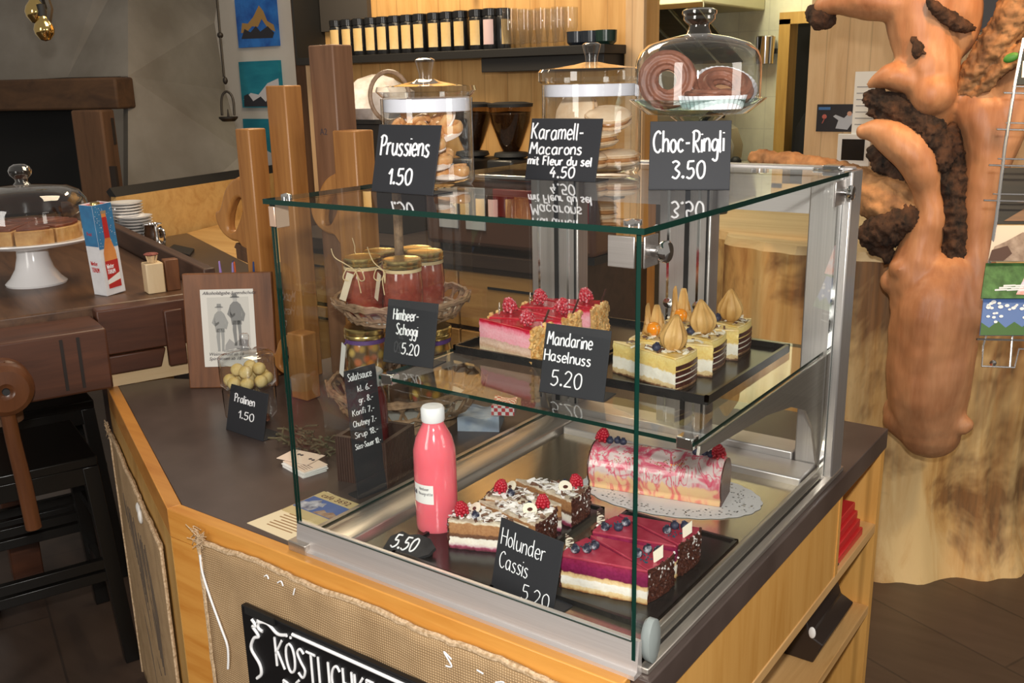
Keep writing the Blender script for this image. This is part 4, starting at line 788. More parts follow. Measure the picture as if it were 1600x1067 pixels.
def rim(h, n, mat, parent, rs, sz=(.0028,.0045), L=LW, half=14.5, name='rim_coating', dust=False):
    rn = seeded(rs); mb = MB(); hh = rad(half)
    mb.prism([((L-.001)*cos(-hh+2*hh*i/8),(L-.001)*sin(-hh+2*hh*i/8)) for i in range(9)]+[((L+.0018)*cos(hh-2*hh*i/8),(L+.0018)*sin(hh-2*hh*i/8)) for i in range(9)],.001,h-.001)
    for k in range(n):
        a = rn.uniform(-hh,hh); z = rn.uniform(.002,h); s = rn.uniform(*sz); p = V(((L+.0012)*cos(a),(L+.0012)*sin(a),z))
        R_ = Mx.Translation(p) @ Mx.Rotation(a,4,'Z') @ Mx.Rotation(rn.uniform(0,3),4,'X') @ Mx.Rotation(rn.uniform(-.6,.6),4,'Z')
        mb.box((0,0,0),(s*.8,s*rn.uniform(.8,1.8),s*rn.uniform(.6,1)),1 if dust and rn.random() < .18 and z > h*.45 else 0,0,R_)
    mb.build(name, [mat,m_sugar], parent, 0)
def shavings(h, n, parent, rs, L=LW, half=13, mats=None, lo=.25, big=.014, name='chocolate_curls'):
    rn = seeded(rs); mb = MB(); hh = rad(half)
    for k in range(n):
        r = L*math.sqrt(rn.uniform(lo*lo,1)); a = rn.uniform(-hh,hh); p = V((r*cos(a)*.97,r*sin(a),h+rn.uniform(.0005,.004)))
        s = rn.uniform(.4,1)*big; w2 = rn.uniform(.0018,.0042); M = Mx.Translation(p) @ Mx.Rotation(rn.uniform(0,6.3),4,'Z') @ Mx.Rotation(rn.uniform(-.35,.35),4,'Y') @ Mx.Rotation(rn.uniform(-.5,.5),4,'X')
        cvv = rn.uniform(.0,.0016); pts = [(-s/2,0),(-s/6,cvv),(s/6,cvv),(s/2,0)]; vv = []
        for (x,z) in pts: vv += [(x,-w2,z),(x,w2,z),(x,w2,z+.0006),(x,-w2,z+.0006)]
        ff = []
        for i in range(3):
            b = i*4
            for q in range(4): ff.append((b+q,b+(q+1)%4,b+4+(q+1)%4,b+4+q))
        mb.add(vv, ff+[(0,1,2,3),(15,14,13,12)], rn.choice((0,0,1)), M)
    mb.build(name, mats or [m_white_ch,m_shav], parent, 0)
def slice_root(kind, label, apex, ang, z, group): return th(kind, label, 'cake slice', (apex[0],apex[1],z), rad(ang), group)
def stick(parent, x, y, h, mat, tilt=.25, rot=0, ln=.032, wd=.004, name='chocolate_stick'):
    mb = MB(); mb.box((0,0,ln/2),(wd,.0014,ln),0,0,Mx.Translation((x,y,h-.002)) @ Mx.Rotation(rot,4,'Z') @ Mx.Rotation(tilt,4,'Y')); return mb.build(name, mat, parent, 0)
def diamond(parent, x, y, h, rot, tilt, mats, sc=1, name='chocolate_leaf'):
    M = Mx.Translation((x,y,h-.002)) @ Mx.Rotation(rot,4,'Z') @ Mx.Rotation(tilt,4,'Y')
    mb = MB(); mb.prism([(0,0),(.007*sc,.014*sc),(0,.030*sc),(-.007*sc,.014*sc)],-.0007,.0007,0,M @ Mx.Rotation(pi/2,4,'X')); return mb.build(name, mats, parent, 0)
m_marble = mottled('marbled_chocolate', (.06,.025,.015), (.84,.78,.62), 60, .35, 0, (1,1,5), 3, .44, .52)
ZT = CT+.0245          # top face of the lower trays
def tray(label, x0,x1,y0,y1,z,h=.016, group='black cake trays'):
    t = th('cake_tray', label, 'tray', ((x0+x1)/2,(y0+y1)/2,z), 0, group); a,b = (x1-x0)/2,(y1-y0)/2
    mb = MB(); mb.b2((-a,-b,0),(a,b,.005)); mb.build('base', m_tray_black, t)
    mb = MB(); mb.b2((-a,-b,.005),(a,-b+.006,h)); mb.b2((-a,b-.006,.005),(a,b,h)); mb.b2((-a,-b,.005),(-a+.006,b,h)); mb.b2((a-.006,-b,.005),(a,b,h)); mb.build('rim', m_tray_black, t, 0); return t
LOWZ = CT+.0182
tray('black tray under the cassis slices at the front corner', -.245,-.024,.085,.415,LOWZ,.009)
tray('black tray under the chocolate cream slices', -.50,-.284,.05,.402,LOWZ,.009)
SHF = CT+SZ+.007
tray('black tray on the glass shelf under the raspberry slices', -.645,-.355,.41,.78,SHF,.016)
tray('black tray on the glass shelf under the mandarin slices', -.345,-.075,.38,.765,SHF,.016)
# --- cassis slices
DX = -.017
def cassis(label, apex, ang, rs, wide_left):
    t = slice_root('cassis_slice', label, (apex[0]+DX,apex[1]+.034), ang, LOWZ+.0052, 'cassis cake slices')
    wob_wedge(0,HC-.004,14.5,LW,rs).build('cake_layers', m_cassis, t, 25)
    mb = MB(); mb.prism(wedge_poly(LW+.0008,14.8),HC-.004,HC,0,None,None,.006); mb.build('glaze', m_cassis_g, t, 30, .0012)
    rim(HC, 170, m_choc, t, rs+5, dust=True)
    rn = seeded(rs)
    for k,(x,y) in enumerate(((.105,-.012),(.110,.006),(.124,.018))): inst('blueberry', bluef_me if rn.random() < .55 else blue_me, t, (x,y,HC-.0008), (rn.uniform(-.6,.6),rn.uniform(-.6,.6),0), 1.12)
    mb = MB()
    for k in range(15): mb.ball((.118+rn.uniform(-.012,.012),-.004+rn.uniform(-.02,.012),HC+.001),.0014,6,4)
    p_ = mb.build('sugar_pearls', m_pearl, t); p_['kind'] = 'stuff'
    diamond(t, .135, -.012 if not wide_left else .01, HC, 1.2 if wide_left else .5, .4, m_marble if wide_left else m_white_ch, 1.2)
cassis('cassis slice nearest the front, wide end left beside its price sign', (-.036,.108), 177, 11, True)
cassis('second cassis slice from the front, choc crumb rim facing right', (-.178,.163), -6, 12, False)
cassis('third cassis slice from the front, wide end left behind', (-.036,.205), 177, 13, True)
cassis('rear cassis slice with dark crumb rim, just before the roulade', (-.178,.258), -4, 14, False)
# --- chocolate cream slices
HB = .054
def creamslice(label, apex, ang, rs, left):
    t = slice_root('chocolate_slice', label, (apex[0]-.026,apex[1]+.032), ang, LOWZ+.0052, 'chocolate cream cake slices')
    wob_wedge(0,HB-.003,14.5,LW,rs).build('cake_layers', m_bfl, t, 25)
    mb = MB(); mb.prism(wedge_poly(LW,14.5),HB-.003,HB); mb.build('cream_top', m_bf_t, t, 0)
    shavings(HB, 95, t, rs+3, mats=[m_sugar,m_shav], big=.019); rim(HB, 170, m_choc, t, rs+9, dust=True)
    inst('raspberry', rasp_me, t, (.125,.012 if left else .018,HB), (.2,.15,rs), 1.12)
    M = Mx.Translation((.112,-.006,HB+.008)) @ Mx.Rotation(.9 if not left else 2.6,4,'Z') @ Mx.Rotation(.75,4,'X')
    mb = MB(); mb.prism([(.013*cos(2*pi*i/20)*(1-.12*(i%20 in (4,5,6))),.013*sin(2*pi*i/20)) for i in range(20)],-.001,.001,0,M); d = mb.build('chocolate_disc', m_white_ch, t, 0)
    mb = MB(); mb.prism([(.005*cos(2*pi*i/12),.0035*sin(2*pi*i/12)) for i in range(12)],.0011,.0014,0,M); mb.build('disc_print', m_choc, d)
    inst('blueberry', bluef_me, t, (.098,.012,HB), (0,.3,0), 1.05)
creamslice('chocolate cream slice nearest the slate tag, raspberry at its left end', (-.268,.14), 187, 21, True)
creamslice('chocolate cream slice second from the front with crumb rim facing right', (-.41,.178), 5, 22, False)
creamslice('third chocolate cream slice, its raspberry at the left end behind', (-.27,.245), 185, 23, True)
creamslice('rear chocolate cream slice whose crumb rim is beside the doily', (-.41,.292), 5, 24, False)
# --- raspberry slices
HR = .066
def raspslice(label, apex, ang, rs, left):
    t = slice_root('raspberry_slice', label, (apex[0]-.006,apex[1]+.022), ang, SHF+.0052, 'raspberry cake slices')
    wob_wedge(0,HR-.003,14.5,LW+.008,rs).build('cake_layers', m_raspl, t, 25)
    mb = MB(); mb.prism(wedge_poly(LW+.0085,14.7),HR-.004,HR,0,None,None,.006); mb.build('glaze', m_rasp_g, t, 30, .0014)
    rim(HR, 95, m_nut, t, rs+1, (.006,.010), LW+.008)
    inst('raspberry', raspf_me, t, (.122,-.004,HR), (.3,.2,rs), 1.35)
    if left: diamond(t, .14, .014, HR, 2.3, .25, m_marble, 1.0)
    else: stick(t, .145, .012, HR, m_choc, .5, 1.2, .034)
raspslice('raspberry slice nearest the front of the glass shelf', (-.598,.420), 3, 31, False)
raspslice('second raspberry slice from the front, wide end left', (-.438,.487), 184, 32, True)
raspslice('third raspberry slice from the front, brittle rim facing right', (-.598,.527), 4, 33, False)
raspslice('fourth raspberry slice with wide end left and lattice chocolate leaf', (-.438,.597), 184, 34, True)
raspslice('rearmost raspberry slice, brittle rim at the back right', (-.598,.637), 4, 35, False)
# --- mandarin slices with physalis
m_husk = mottled('physalis_husk', (.44,.22,.05), (.68,.42,.15), 60, .55, .3, (1,1,.25), 4, .3, .7); m_phys = plain('physalis_berry', (.85,.27,.015), .2, Subsurface_Weight=.1)
def physalis(parent, x, y, h, opened, rs, sc=1, tilt=(0,0)):
    n = 40; vv = []; ff = []; nz = 12; rn = seeded(rs); off = [rn.uniform(.78,1.12) for _ in range(5)]
    for k in range(nz+1):
        t = k/nz
        for i in range(n):
            a = 2*pi*i/n; lobe = abs(cos(2.5*a)); idx = int((a/(2*pi)*5+.5))%5
            if opened:
                back = max(0.,sin(a)); top = (.015+.038*off[idx]*min(1,.15+1.2*back))*(.50+.50*min(1,1.5*lobe)**.8); z = top*t; r = .0155*math.sin(pi*min(.5,.06+t*.8))*(1+.10*cos(10*a))*(1-.22*max(0,t-.6));  
            else:
                z = .046*t*(1+.0*lobe); r = .0175*math.sin(pi*(.05+.93*t**.85))**.75*(1+.10*cos(10*a)+.04*lobe)
                if t > .8: z += .006*(t-.8)/.2
            vv.append((r*cos(a), r*sin(a), z))
    ff = [(k*n+i,k*n+(i+1)%n,(k+1)*n+(i+1)%n,(k+1)*n+i) for k in range(nz) for i in range(n)]
    e = bpy.data.objects
    mb = MB(); mb.add(vv, ff); o = mb.build('physalis', m_husk, parent, 60); o.location = (x,y,h-.001); o.rotation_euler = (tilt[0],tilt[1],rs) if not opened else (.0,0,.45-parent.rotation_euler.z); o.scale = (sc,)*3
    md = o.modifiers.new('thin','SOLIDIFY'); md.thickness = .0006
    if opened:
        mb = MB(); mb.ball((-.0,-.007,.0135),(.0105,.0105,.0105),16,12); b_ = mb.build('berry', m_phys, o)
HM = .060
def mand(label, apex, ang, rs, left, opened):
    t = slice_root('mandarin_slice', label, (apex[0]-.014,apex[1]+.024), ang, SHF+.0052, 'mandarin cake slices with physalis'); L = LW+.015
    wob_wedge(0,HM-.003,14,L,rs).build('cake_layers', m_phyl, t, 25)
    mb = MB(); mb.prism(wedge_poly(L,14.2),HM-.003,HM,0,None,None,.004); mb.build('cream_top', m_phyl_t, t, 30, .001)
    hh = rad(13.6); mb = MB()
    for k in range(4):
        z = .006+k*.0105; mb.prism([((L-.001)*cos(-hh+2*hh*i/8),(L-.001)*sin(-hh+2*hh*i/8)) for i in range(9)]+[((L+.0016)*cos(hh-2*hh*i/8),(L+.0016)*sin(hh-2*hh*i/8)) for i in range(9)],z,z+.0075)
    mb.build('chocolate_bands', m_choc, t, 30)
    shavings(HM, 36, t, rs+3, L, 12, [m_white_ch,m_shav], .2, .02, 'white_shavings')
    physalis(t, .125, .0, HM, opened, rs, 1.28, (.1,-.1))
    inst('blueberry', blue_me, t, (.102,-.014,HM), (.2,.3,0), 1.2)
mand('mandarin slice nearest the front corner of the shelf with closed physalis', (-.285,.425), -3, 41, False, False)
mand('second mandarin slice, wide end left, orange physalis berry showing', (-.108,.487), 178, 42, True, True)
mand('third mandarin slice, tall closed physalis, dark banded rim right', (-.285,.545), 4, 43, False, False)
mand('fourth mandarin slice, wide end left, open physalis at the rear', (-.112,.612), 180, 44, True, True)
t5 = None
mand('rearmost mandarin slice, banded rim at the back right', (-.285,.668), 3, 45, False, False)
# --- roulade on doily
dc = V((-.222,.548)); 
t = th('paper_doily', 'white scalloped lace paper doily under the roulade', 'doily', (dc.x,dc.y,LOWZ+.0005), .19)
def lace():
    m, nt, out = nm('lace_paper'); p = pbsdf(nt, out, .8); p.inputs['Base Color'].default_value = (.82,.80,.78,1)
    vo = nt.nodes.new('ShaderNodeTexVoronoi'); link(nt, coords(nt,(1,1,1)), vo.inputs['Vector']); vo.inputs['Scale'].default_value = 130
    sp = nt.nodes.new('ShaderNodeSeparateXYZ'); link(nt, coords(nt,(5.6,9.1,0)), sp.inputs[0])
    ln = nt.nodes.new('ShaderNodeVectorMath'); ln.operation = 'LENGTH'; link(nt, coords(nt,(5.6,9.1,0)), ln.inputs[0])
    a = ramp(nt, vo.outputs['Distance'], [(.28,(0,0,0)),(.34,(1,1,1))]); b = ramp(nt, ln.outputs['Value'], [(.66,(1,1,1)),(.68,(0,0,0)),(.93,(0,0,0)),(.95,(1,1,1))])
    mm = nt.nodes.new('ShaderNodeMath'); mm.operation = 'MAXIMUM'; link(nt, a, mm.inputs[0]); link(nt, b, mm.inputs[1]); link(nt, mm.outputs[0], p.inputs['Alpha']); return m
n = 120; pl = [(.175*cos(2*pi*i/n)*(1+.022*abs(sin(13*pi*i/n*2))),.108*sin(2*pi*i/n)*(1+.022*abs(sin(13*pi*i/n*2)))) for i in range(n)]
mb = MB(); mb.prism(pl,0,.0008); mb.build('lace', lace(), t, 0)
def roulade_mat():
    m, nt, out = nm('marbled_glaze'); p = pbsdf(nt, out, .1)
    v = coords(nt,(1,1.6,1.6)); n1 = noise(nt, v, 13, 3, .5, 2.5)
    n2 = noise(nt, coords(nt,(1.4,.6,.6),(0,.5,.3)), 17, 2, .5, 3.2)
    col = ramp(nt, n1, [(.30,(.66,.52,.50)),(.48,(.74,.60,.57)),(.57,(.70,.20,.25)),(.70,(.60,.07,.14))])
    col = mixc(nt, ramp(nt, n2, [(.50,(0,0,0)),(.56,(1,1,1)),(.62,(0,0,0))]), col, (.70,.08,.15))
    sp = nt.nodes.new('ShaderNodeSeparateXYZ'); link(nt, coords(nt), sp.inputs[0]); ad = nt.nodes.new('ShaderNodeMath'); ad.operation = 'MULTIPLY_ADD'; link(nt, n2, ad.inputs[0]); ad.inputs[1].default_value = .03; link(nt, sp.outputs[2], ad.inputs[2])
    low = ramp(nt, n2, [(.40,(.86,.58,.30)),(.5,(.86,.50,.30)),(.6,(.80,.22,.18))])
    link(nt, mixc(nt, ramp(nt, ad.outputs[0], [(.046,(1,1,1)),(.051,(0,0,0))]), col, low), p.inputs['Base Color']); return m
RL, RR = .262, .047
rc = V((-.246,.545)); ra = math.atan2(.05,.252)
t = th('cake_roulade', 'marbled pink glazed roulade cake with berries at both ends', 'cake', (rc.x,rc.y,LOWZ+.0013), ra)
prf = [(RR*1.0*cos(a),RR*.82+RR*.98*sin(a)) for a in [rad(-38+256*i/24) for i in range(25)]]
pl = [(RR*.86,0)]+prf+[(-RR*.86,0)]
mb = MB(); mb.prism(pl,-RL/2,RL/2,0,Mx.Rotation(pi/2,4,'Z') @ Mx.Rotation(pi/2,4,'X')); mb.build('glazed_roll', roulade_mat(), t, 50, .003)
mb = MB()
for sx in (-1,1):
    pl2 = [(x*.97,.001+y*.97) for x,y in pl]
    mb.prism(pl2,-.0012,.0012,0,Mx.Translation((sx*(RL/2+.0008),0,0)) @ Mx.Rotation(pi/2,4,'Z') @ Mx.Rotation(pi/2,4,'X'))
mb.build('chocolate_end_plates', m_choc, t, 0)
topz = RR*1.8
for sx,sg in ((-1,1),(1,-1)):
    inst('raspberry', rasp_me, t, (sx*(RL/2-.012),.0,topz-.003), (.1,.2*sg,.4), 1.2)
    for k in range(3): inst('blueberry', blue_me, t, (sx*(RL/2-.030-.014*k),.004*(k%2)-.002,topz-.002), (.1,.2,k), 1.1)
mb = MB(); rn = seeded(8)
for k in range(70):
    cx = rn.gauss(.035 if k < 50 else -.05,.018); a = rad(rn.gauss(-52,9)); y = -RR*.99*sin(pi/2+a); 
    ang_ = rad(118+rn.gauss(0,9)); y = RR*cos(ang_+rad(20)); z = RR*.82+RR*.985*sin(ang_+rad(20)); mb.box((cx,y,z),(.0016,.0014,.0014),0,rn.uniform(0,3))
g_ = mb.build('gold_flakes', plain('gold_flake', (.9,.58,.12), .2, 1), t, 0); g_['kind'] = 'stuff'
# ---------------------------------------------------------------- signs
def sgn(lab, pxl, pxr, zl, h, lines, **k): return price_sign(lab, Z(*pxl,zl), Z(*pxr,zl), h, lines, **k)
TOPZ = CT+CH+.0003
sgn('black price sign reading Prussiens 1.50 on the glass top', (580,299),(676,306),TOPZ,.113,[('Prussiens',.29,.07,.55,.86),('1.50',.23,.27,.13,.64)],r=.0019,seed=1)
sgn('black price sign reading Karamell Macarons 4.50 on the glass top', (820,280),(930,285),TOPZ,.112,[('Karamell-',.26,.03,.66,.76),('Macarons',.19,.03,.42,.76),('mit Fleur du sel',.14,.02,.25,.92),('4.50',.17,.36,.05,.70)],r=.0017,seed=2)
sgn('black price sign reading Choc-Ringli 3.50 on the glass top', (1013,297),(1140,297),TOPZ,.111,[('Choc-Ringli',.31,.05,.55,.91),('3.50',.25,.29,.17,.69)],r=.0019,seed=3)
sgn('black price sign reading Himbeer-Schoggi 5.20 at the left of the glass shelf', (598,565),(676,576),SHF,.125,[('Himbeer-',.17,.14,.69,.64),('Schoggi',.17,.22,.46,.64),('5.20',.17,.36,.16,.70)],r=.0014,seed=4)
sgn('black price sign reading Mandarine Haselnuss 5.20 before the slices', (842,612),(943,629),SHF,.122,[('Mandarine',.19,.05,.70,.74),('Haselnuss',.16,.03,.47,.74),('5.20',.22,.17,.13,.64)],r=.0014,seed=5)
sgn('black price sign reading Holunder Cassis by the cassis slices', (766,922),(862,968),LOWZ,.120,[('Holunder',.22,.06,.66,.76),('Cassis',.22,.08,.36,.54),('5.20',.2,.50,.08,.92)],r=.0009,seed=6)
sgn('black price sign reading Pralinen 1.50 before the praline jar', (353,671),(411,690),CT,.113,[('Pralinen',.17,.14,.66,.68),('1.50',.16,.30,.34,.70)],r=.0013,seed=7,foot=.06)
t = th('slate_tag', 'broken slate price tag with 5.50 beside the pink bottle', 'sign', Z(645,862,LOWZ), .12)
pl = [(-.045,-.02),(-.02,-.028),(.02,-.026),(.044,-.008),(.048,.008),(.03,.022),(.004,.026),(-.012,.020),(-.03,.024),(-.046,.008)]
M = Mx.Rotation(.45,4,'X'); mb = MB(); mb.prism(pl,.012,.018,0,M); mb.b2((-.03,-.018,0),(.035,.022,.004)); mb.b2((-.03,.0,.002),(.035,.01,.016)); mb.build('slate', mottled('slate_stone',(.012,.012,.013),(.03,.03,.032),40,.6,.5), t, 0)
handwriting('lettering', [('5.50',.028,-.034,-.012,.9)], t, .0016, .3, 'white handwritten lettering', loc=(0,-.0082+.0,.0165), rot=(.45,0,0), seed=9)
# salad sauce tag outside the left pane
t = th('price_list', 'tall narrow black price list for salad sauce and chutney outside the left pane', 'sign', (-.742,.213,CT), rad(80))
M = Mx.Rotation(rad(-4),4,'X'); mb = MB(); mb.b2((0,0,0),(.074,.003,.265),0,M); mb.b2((0,0,0),(.074,.035,.003)); mb.build('panel', m_black_plastic, t, 0)
handwriting('lettering', [('Salatsauce',.015,.006,.243,1,.056),('kl. 6.-',.012,.026,.218,1,.034),('gr. 8.-',.012,.026,.195,1,.034),('Konfi 7.-',.012,.008,.172,1,.052),('Chutney 7.-',.012,.007,.149,1,.056),('Sirup 18.-',.012,.008,.126,1,.056),('Süss-Sauer 10.-',.011,.006,.103,1,.062)], t, .0008, .3, 'white handwritten lettering', rot=(pi/2-rad(4),0,0), loc=(0,-.0003,0), seed=10)
# ---------------------------------------------------------------- pink bottle
t = th('vinaigrette_bottle', 'pink raspberry vinaigrette bottle with white cap inside the case', 'bottle', (-.505,.178,LOWZ), .1)
R = .0385
mb = MB(); mb.lathe([(0,.002),(R*.8,.0),(R*.96,.004),(R,.012),(R,.12),(R*.99,.126),(R,.132),(R*.98,.155),(R*.84,.176),(R*.62,.193),(R*.5,.202),(R*.48,.21),(0,.21)],48); mb.build('body', plain('pink_liquid', (.92,.16,.20), .12, Subsurface_Weight=.25, Coat_Weight=.6), t)
mb = MB(); mb.lathe([(0,.209),(R*.50,.209),(R*.52,.207),(R*.545,.210),(R*.545,.230),(R*.48,.234),(0,.235)],40,rfun=lambda a,z:1+.012*cos(40*a)*(.2095<z<.2305)); mb.build('cap', plain('white_cap', (.84,.84,.84), .35), t)
def wraplabel(parent, r, a0, a1, z0, z1, mat, n=12):
    mb = MB(); vv = []
    for i in range(n+1):
        a = rad(a0+(a1-a0)*i/n); vv += [(r*cos(a),r*sin(a),z0),(r*cos(a),r*sin(a),z1)]
    mb.add(vv,[(2*i,2*i+2,2*i+3,2*i+1) for i in range(n)]); return mb.build('paper_label', mat, parent)
lb = wraplabel(t, R+.0004, -128, -62, .062, .098, m_white)
def curved_text(txt, size, parent, r, amid, z, mat, k=1, rr=.00035, seed=0, name='label_text'):
    rn = seeded(seed); cu = bpy.data.curves.new(name,'CURVE'); cu.dimensions = '3D'; cu.bevel_depth = rr; cu.bevel_resolution = 0
    x = 0; segs = []
    for ch in txt:
        if ch == ' ': x += 3.6; continue
        mxx = 0
        for st in GL[ch].split('|'):
            p = [tuple(float(q) for q in s.split(',')) for s in st.split()]; mxx = max(mxx, max(q[0] for q in p)); segs.append([(x+q[0],q[1]) for q in p])
        x += mxx+1.8
    for sg_ in segs:
        pp = cr([(a,b,0) for a,b in sg_],3); sp = cu.splines.new('POLY'); sp.points.add(len(pp)-1)
        for q,pt in zip(pp,sp.points):
            a = rad(amid)+(q.x-x/2)*size/10*k/r; pt.co = (r*cos(a),r*sin(a),z+q.y*size/10,1)
    cu.materials.append(mat); o = bpy.data.objects.new(name,cu); C.objects.link(o); o.parent = parent; return o
m_ink = plain('dark_ink', (.06,.05,.06), .7)
curved_text('Himbeer', .0055, lb, R+.0006, -88, .088, m_ink); curved_text('Vinaigrette', .0055, lb, R+.0006, -85, .079, m_ink)
mb = MB()
for dx in (-.0035,.003):
    a = rad(-121)+dx/R; mb.ball((R*1.006*cos(a),R*1.006*sin(a),.082),(.0018,.0018,.005),8,6)
mb.build('label_emblem', m_ink, lb)
# ---------------------------------------------------------------- jars and stand on the glass top
def lathe_obj(name, prof, mat, parent, seg=48, M=None, closed=False, **k):
    mb = MB(); mb.lathe(prof, seg, 0, M, closed, **k); return mb.build(name, mat, parent)
def cookie_jar(label, loc, R, H, lidr, flat, group='lidded glass jars on the display case'):
    t = th('glass_jar', label, 'jar', loc, 0, group); w_ = .003
    lathe_obj('body', [(0,.006),(R*.8,.006),(R-w_,.012),(R-w_,H),(R,H),(R,.008),(R-.006,.0),(0,.0)], m_jar_glass, t)
    ld = lathe_obj('lid', ([(0,H+.012),(R-.006,H+.012),(R-.006,H+.002),(lidr-.004,H+.002),(lidr,H+.006),(lidr,H+.022),(lidr-.004,H+.027),(R*.8,H+.029),(R*.35,H+.035),(.014,H+.039)] if flat else [(0,H+.010),(R-.006,H+.010),(R-.006,H),(lidr-.008,H+.004),(lidr,H+.012),(lidr-.002,H+.020),(lidr-.012,H+.020),(R*.7,H+.022),(R*.3,H+.028),(.016,H+.032)]), m_jar_glass, t)
    zb = H+.037 if flat else H+.030
    lathe_obj('knob', [(0,zb),(.011,zb),(.012,zb+.012),(.017,zb+.030),(.0175,zb+.034),(.012,zb+.037),(0,zb+.0375)], m_knob_glass, ld, 32)
    lathe_obj('seal', [(R-.004,H-.022),(R-.006,H-.023),(R-.006,H-.001),(R-.004,H-.001)], m_seal, ld, 48, None, True)
    return t
JZ = TOPZ
j1 = Z(672,288,JZ); R1 = .0805
cookie_jar('lidded glass jar of palmier pastries behind the Prussiens sign', j1, R1, .150, .088, False)
j2 = V((-.420,.578,JZ)); R2 = .094
cookie_jar('lidded glass jar of macarons behind the Karamell sign', j2, R2, .168, .101, True)
# palmiers
m_pal = mottled('palmier_crust', (.62,.32,.12), (.80,.52,.26), 60, .45, .3); m_pal2 = mottled('palmier_glazed', (.55,.22,.07), (.74,.40,.16), 50, .25, .2); m_palsugar = mottled('palmier_sugar', (.80,.62,.52), (.86,.74,.64), 60, .5, .2)
def palmier(label, loc, rx, ry, rz, sc=1):
    t = th('palmier', label, 'pastry', loc, 0, 'palmier pastries in the glass jar'); t.rotation_euler = (rx,ry,rz); t.scale = (sc,)*3
    for sg in (-1,1):
        pts = []
        for i in range(40):
            u = i/39; a = u*2.6*2*pi*.5; r = .004+.0165*u; pts.append((sg*(.019-.0+.0)-sg*r*cos(a)*.95, r*sin(a)*1.05, 0))
        mb = MB(); vv = []; n = len(pts)
        mb.tube(pts, .0048, 8, 0, False, None, True, 1.7, (0,0,1)); mb.build('scroll', m_pal2, t)
    mb = MB(); mb.tube([(.026*cos(a),.018*sin(a)-.0,-.0075) for a in [2*pi*i/24 for i in range(24)]],.005,6,0,True); mb.prism([(.028*cos(2*pi*i/20),.019*sin(2*pi*i/20)) for i in range(20)],-.009,-.004); mb.build('sugar_base', m_palsugar, t)
pp = [(0,-.04,.022,0,.1,.2,'lowest palmier at the front of the jar'),(.032,-.028,.040,.15,-.1,1.2,'palmier low at the right of the jar'),(-.035,.0,.025,.1,.15,2.0,'palmier low at the left inside the jar'),(.036,.012,.020,.1,.0,.5,'palmier at the bottom right rear of the jar'),(.025,-.034,.066,.2,-.15,.3,'palmier in the middle of the stack at right'),(-.02,-.02,.055,.1,.2,2.6,'palmier in the middle at left behind the sign'),(.030,.005,.090,.3,-.3,.9,'palmier lying slanted high at the right of the jar'),(-.018,-.026,.098,.9,.1,.1,'upright palmier showing its scroll above the sign'),(.012,.022,.108,1.0,-.2,-.4,'topmost dark palmier at the back of the jar'),(-.005,.02,.050,.2,.1,1.0,'palmier in the middle rear of the jar')]
for x,y,z,rx,ry,rz,lb in pp: palmier(lb, (j1.x+x,j1.y+y,j1.z+z+.004), rx, ry, rz, 1.1)
# macarons
m_mac = mottled('macaron_shell', (.74,.50,.30), (.84,.64,.44), 30, .5, .1); m_macf = mottled('caramel_filling', (.42,.17,.05), (.55,.26,.10), 50, .3); m_maccr = mottled('macaron_foot', (.66,.40,.20), (.76,.52,.32), 120, .7, .5)
def macaron(label, loc, rx, ry, rz=0, r=.047):
    t = th('macaron', label, 'macaron', loc, 0, 'large macarons in the glass jar'); t.rotation_euler = (rx,ry,rz)
    for sg in (-1,1):
        s_ = lathe_obj('shell', [(0,sg*.017),(r*.5,sg*.0165),(r*.82,sg*.014),(r*.97,sg*.0095),(r,sg*.006),(0,sg*.006)] if sg > 0 else [(0,sg*.006),(r,sg*.006),(r*.97,sg*.0095),(r*.82,sg*.014),(r*.5,sg*.0165),(0,sg*.017)], m_mac, t, 36)
        lathe_obj('foot', [(r*.96,sg*.0035),(r*1.03,sg*.004),(r*1.03,sg*.007),(r*.98,sg*.008)], m_maccr, s_, 36, rfun=lambda a,z:1+.012*sin(23*a)+.008*sin(41*a))
    lathe_obj('filling', [(0,-.005),(r*.9,-.005),(r*.95,0),(r*.9,.005),(0,.005)], m_macf, t, 36)
for x,y,z,rx,ry,lb in [(.0,-.025,.027,0,.05,'lowest macaron at the front of the jar'),(.035,.034,.027,.03,0,'lowest macaron at the back of the jar'),(.020,-.022,.066,.05,-.06,'second macaron of the stack at the jar right'),(.030,.012,.104,.25,.15,'macaron resting on the stack at the jar right'),(-.040,.010,.112,1.15,-.25,'upright pale macaron showing its face at the jar left'),(-.02,.035,.064,.1,0,'macaron in the rear middle of the jar')]:
    macaron(lb, (j2.x+x,j2.y+y,j2.z+z), rx, ry, 0, .044)
# cake stand with dome
sp_ = V((-.168,.505,TOPZ)); 
t = th('glass_cake_stand', 'clear glass footed cake stand carrying the chocolate rings', 'cake stand', sp_)
lathe_obj('foot', [(0,.0),(.055,.0),(.056,.004),(.03,.012),(.018,.022),(.016,.05),(.022,.06),(.018,.07),(.020,.09),(.036,.105),(.046,.112),(.0,.112)], m_stand_glass, t, 48)
lathe_obj('plate', [(0,.113),(.05,.113),(.085,.116),(.100,.128),(.1135,.1385),(.1150,.1405),(.109,.140),(.096,.1325),(.08,.1235),(.0,.1225)], m_stand_glass, t, 64)
t = th('glass_dome', 'clear glass cake dome with round knob over the chocolate rings', 'dome', (sp_.x,sp_.y,sp_.z+.1405-.008))
R = .1045
d_ = lathe_obj('bell', [(R,0.0),(R,.058),(R*.985,.071),(R*.93,.084),(R*.80,.096),(R*.5,.106),(.02,.112),(.02,.1095),(R*.5,.1035),(R*.78,.0935),(R*.905,.082),(R*.96,.070),(R-.0028,.058),(R-.0028,.0)], m_jar_glass, t, 64)
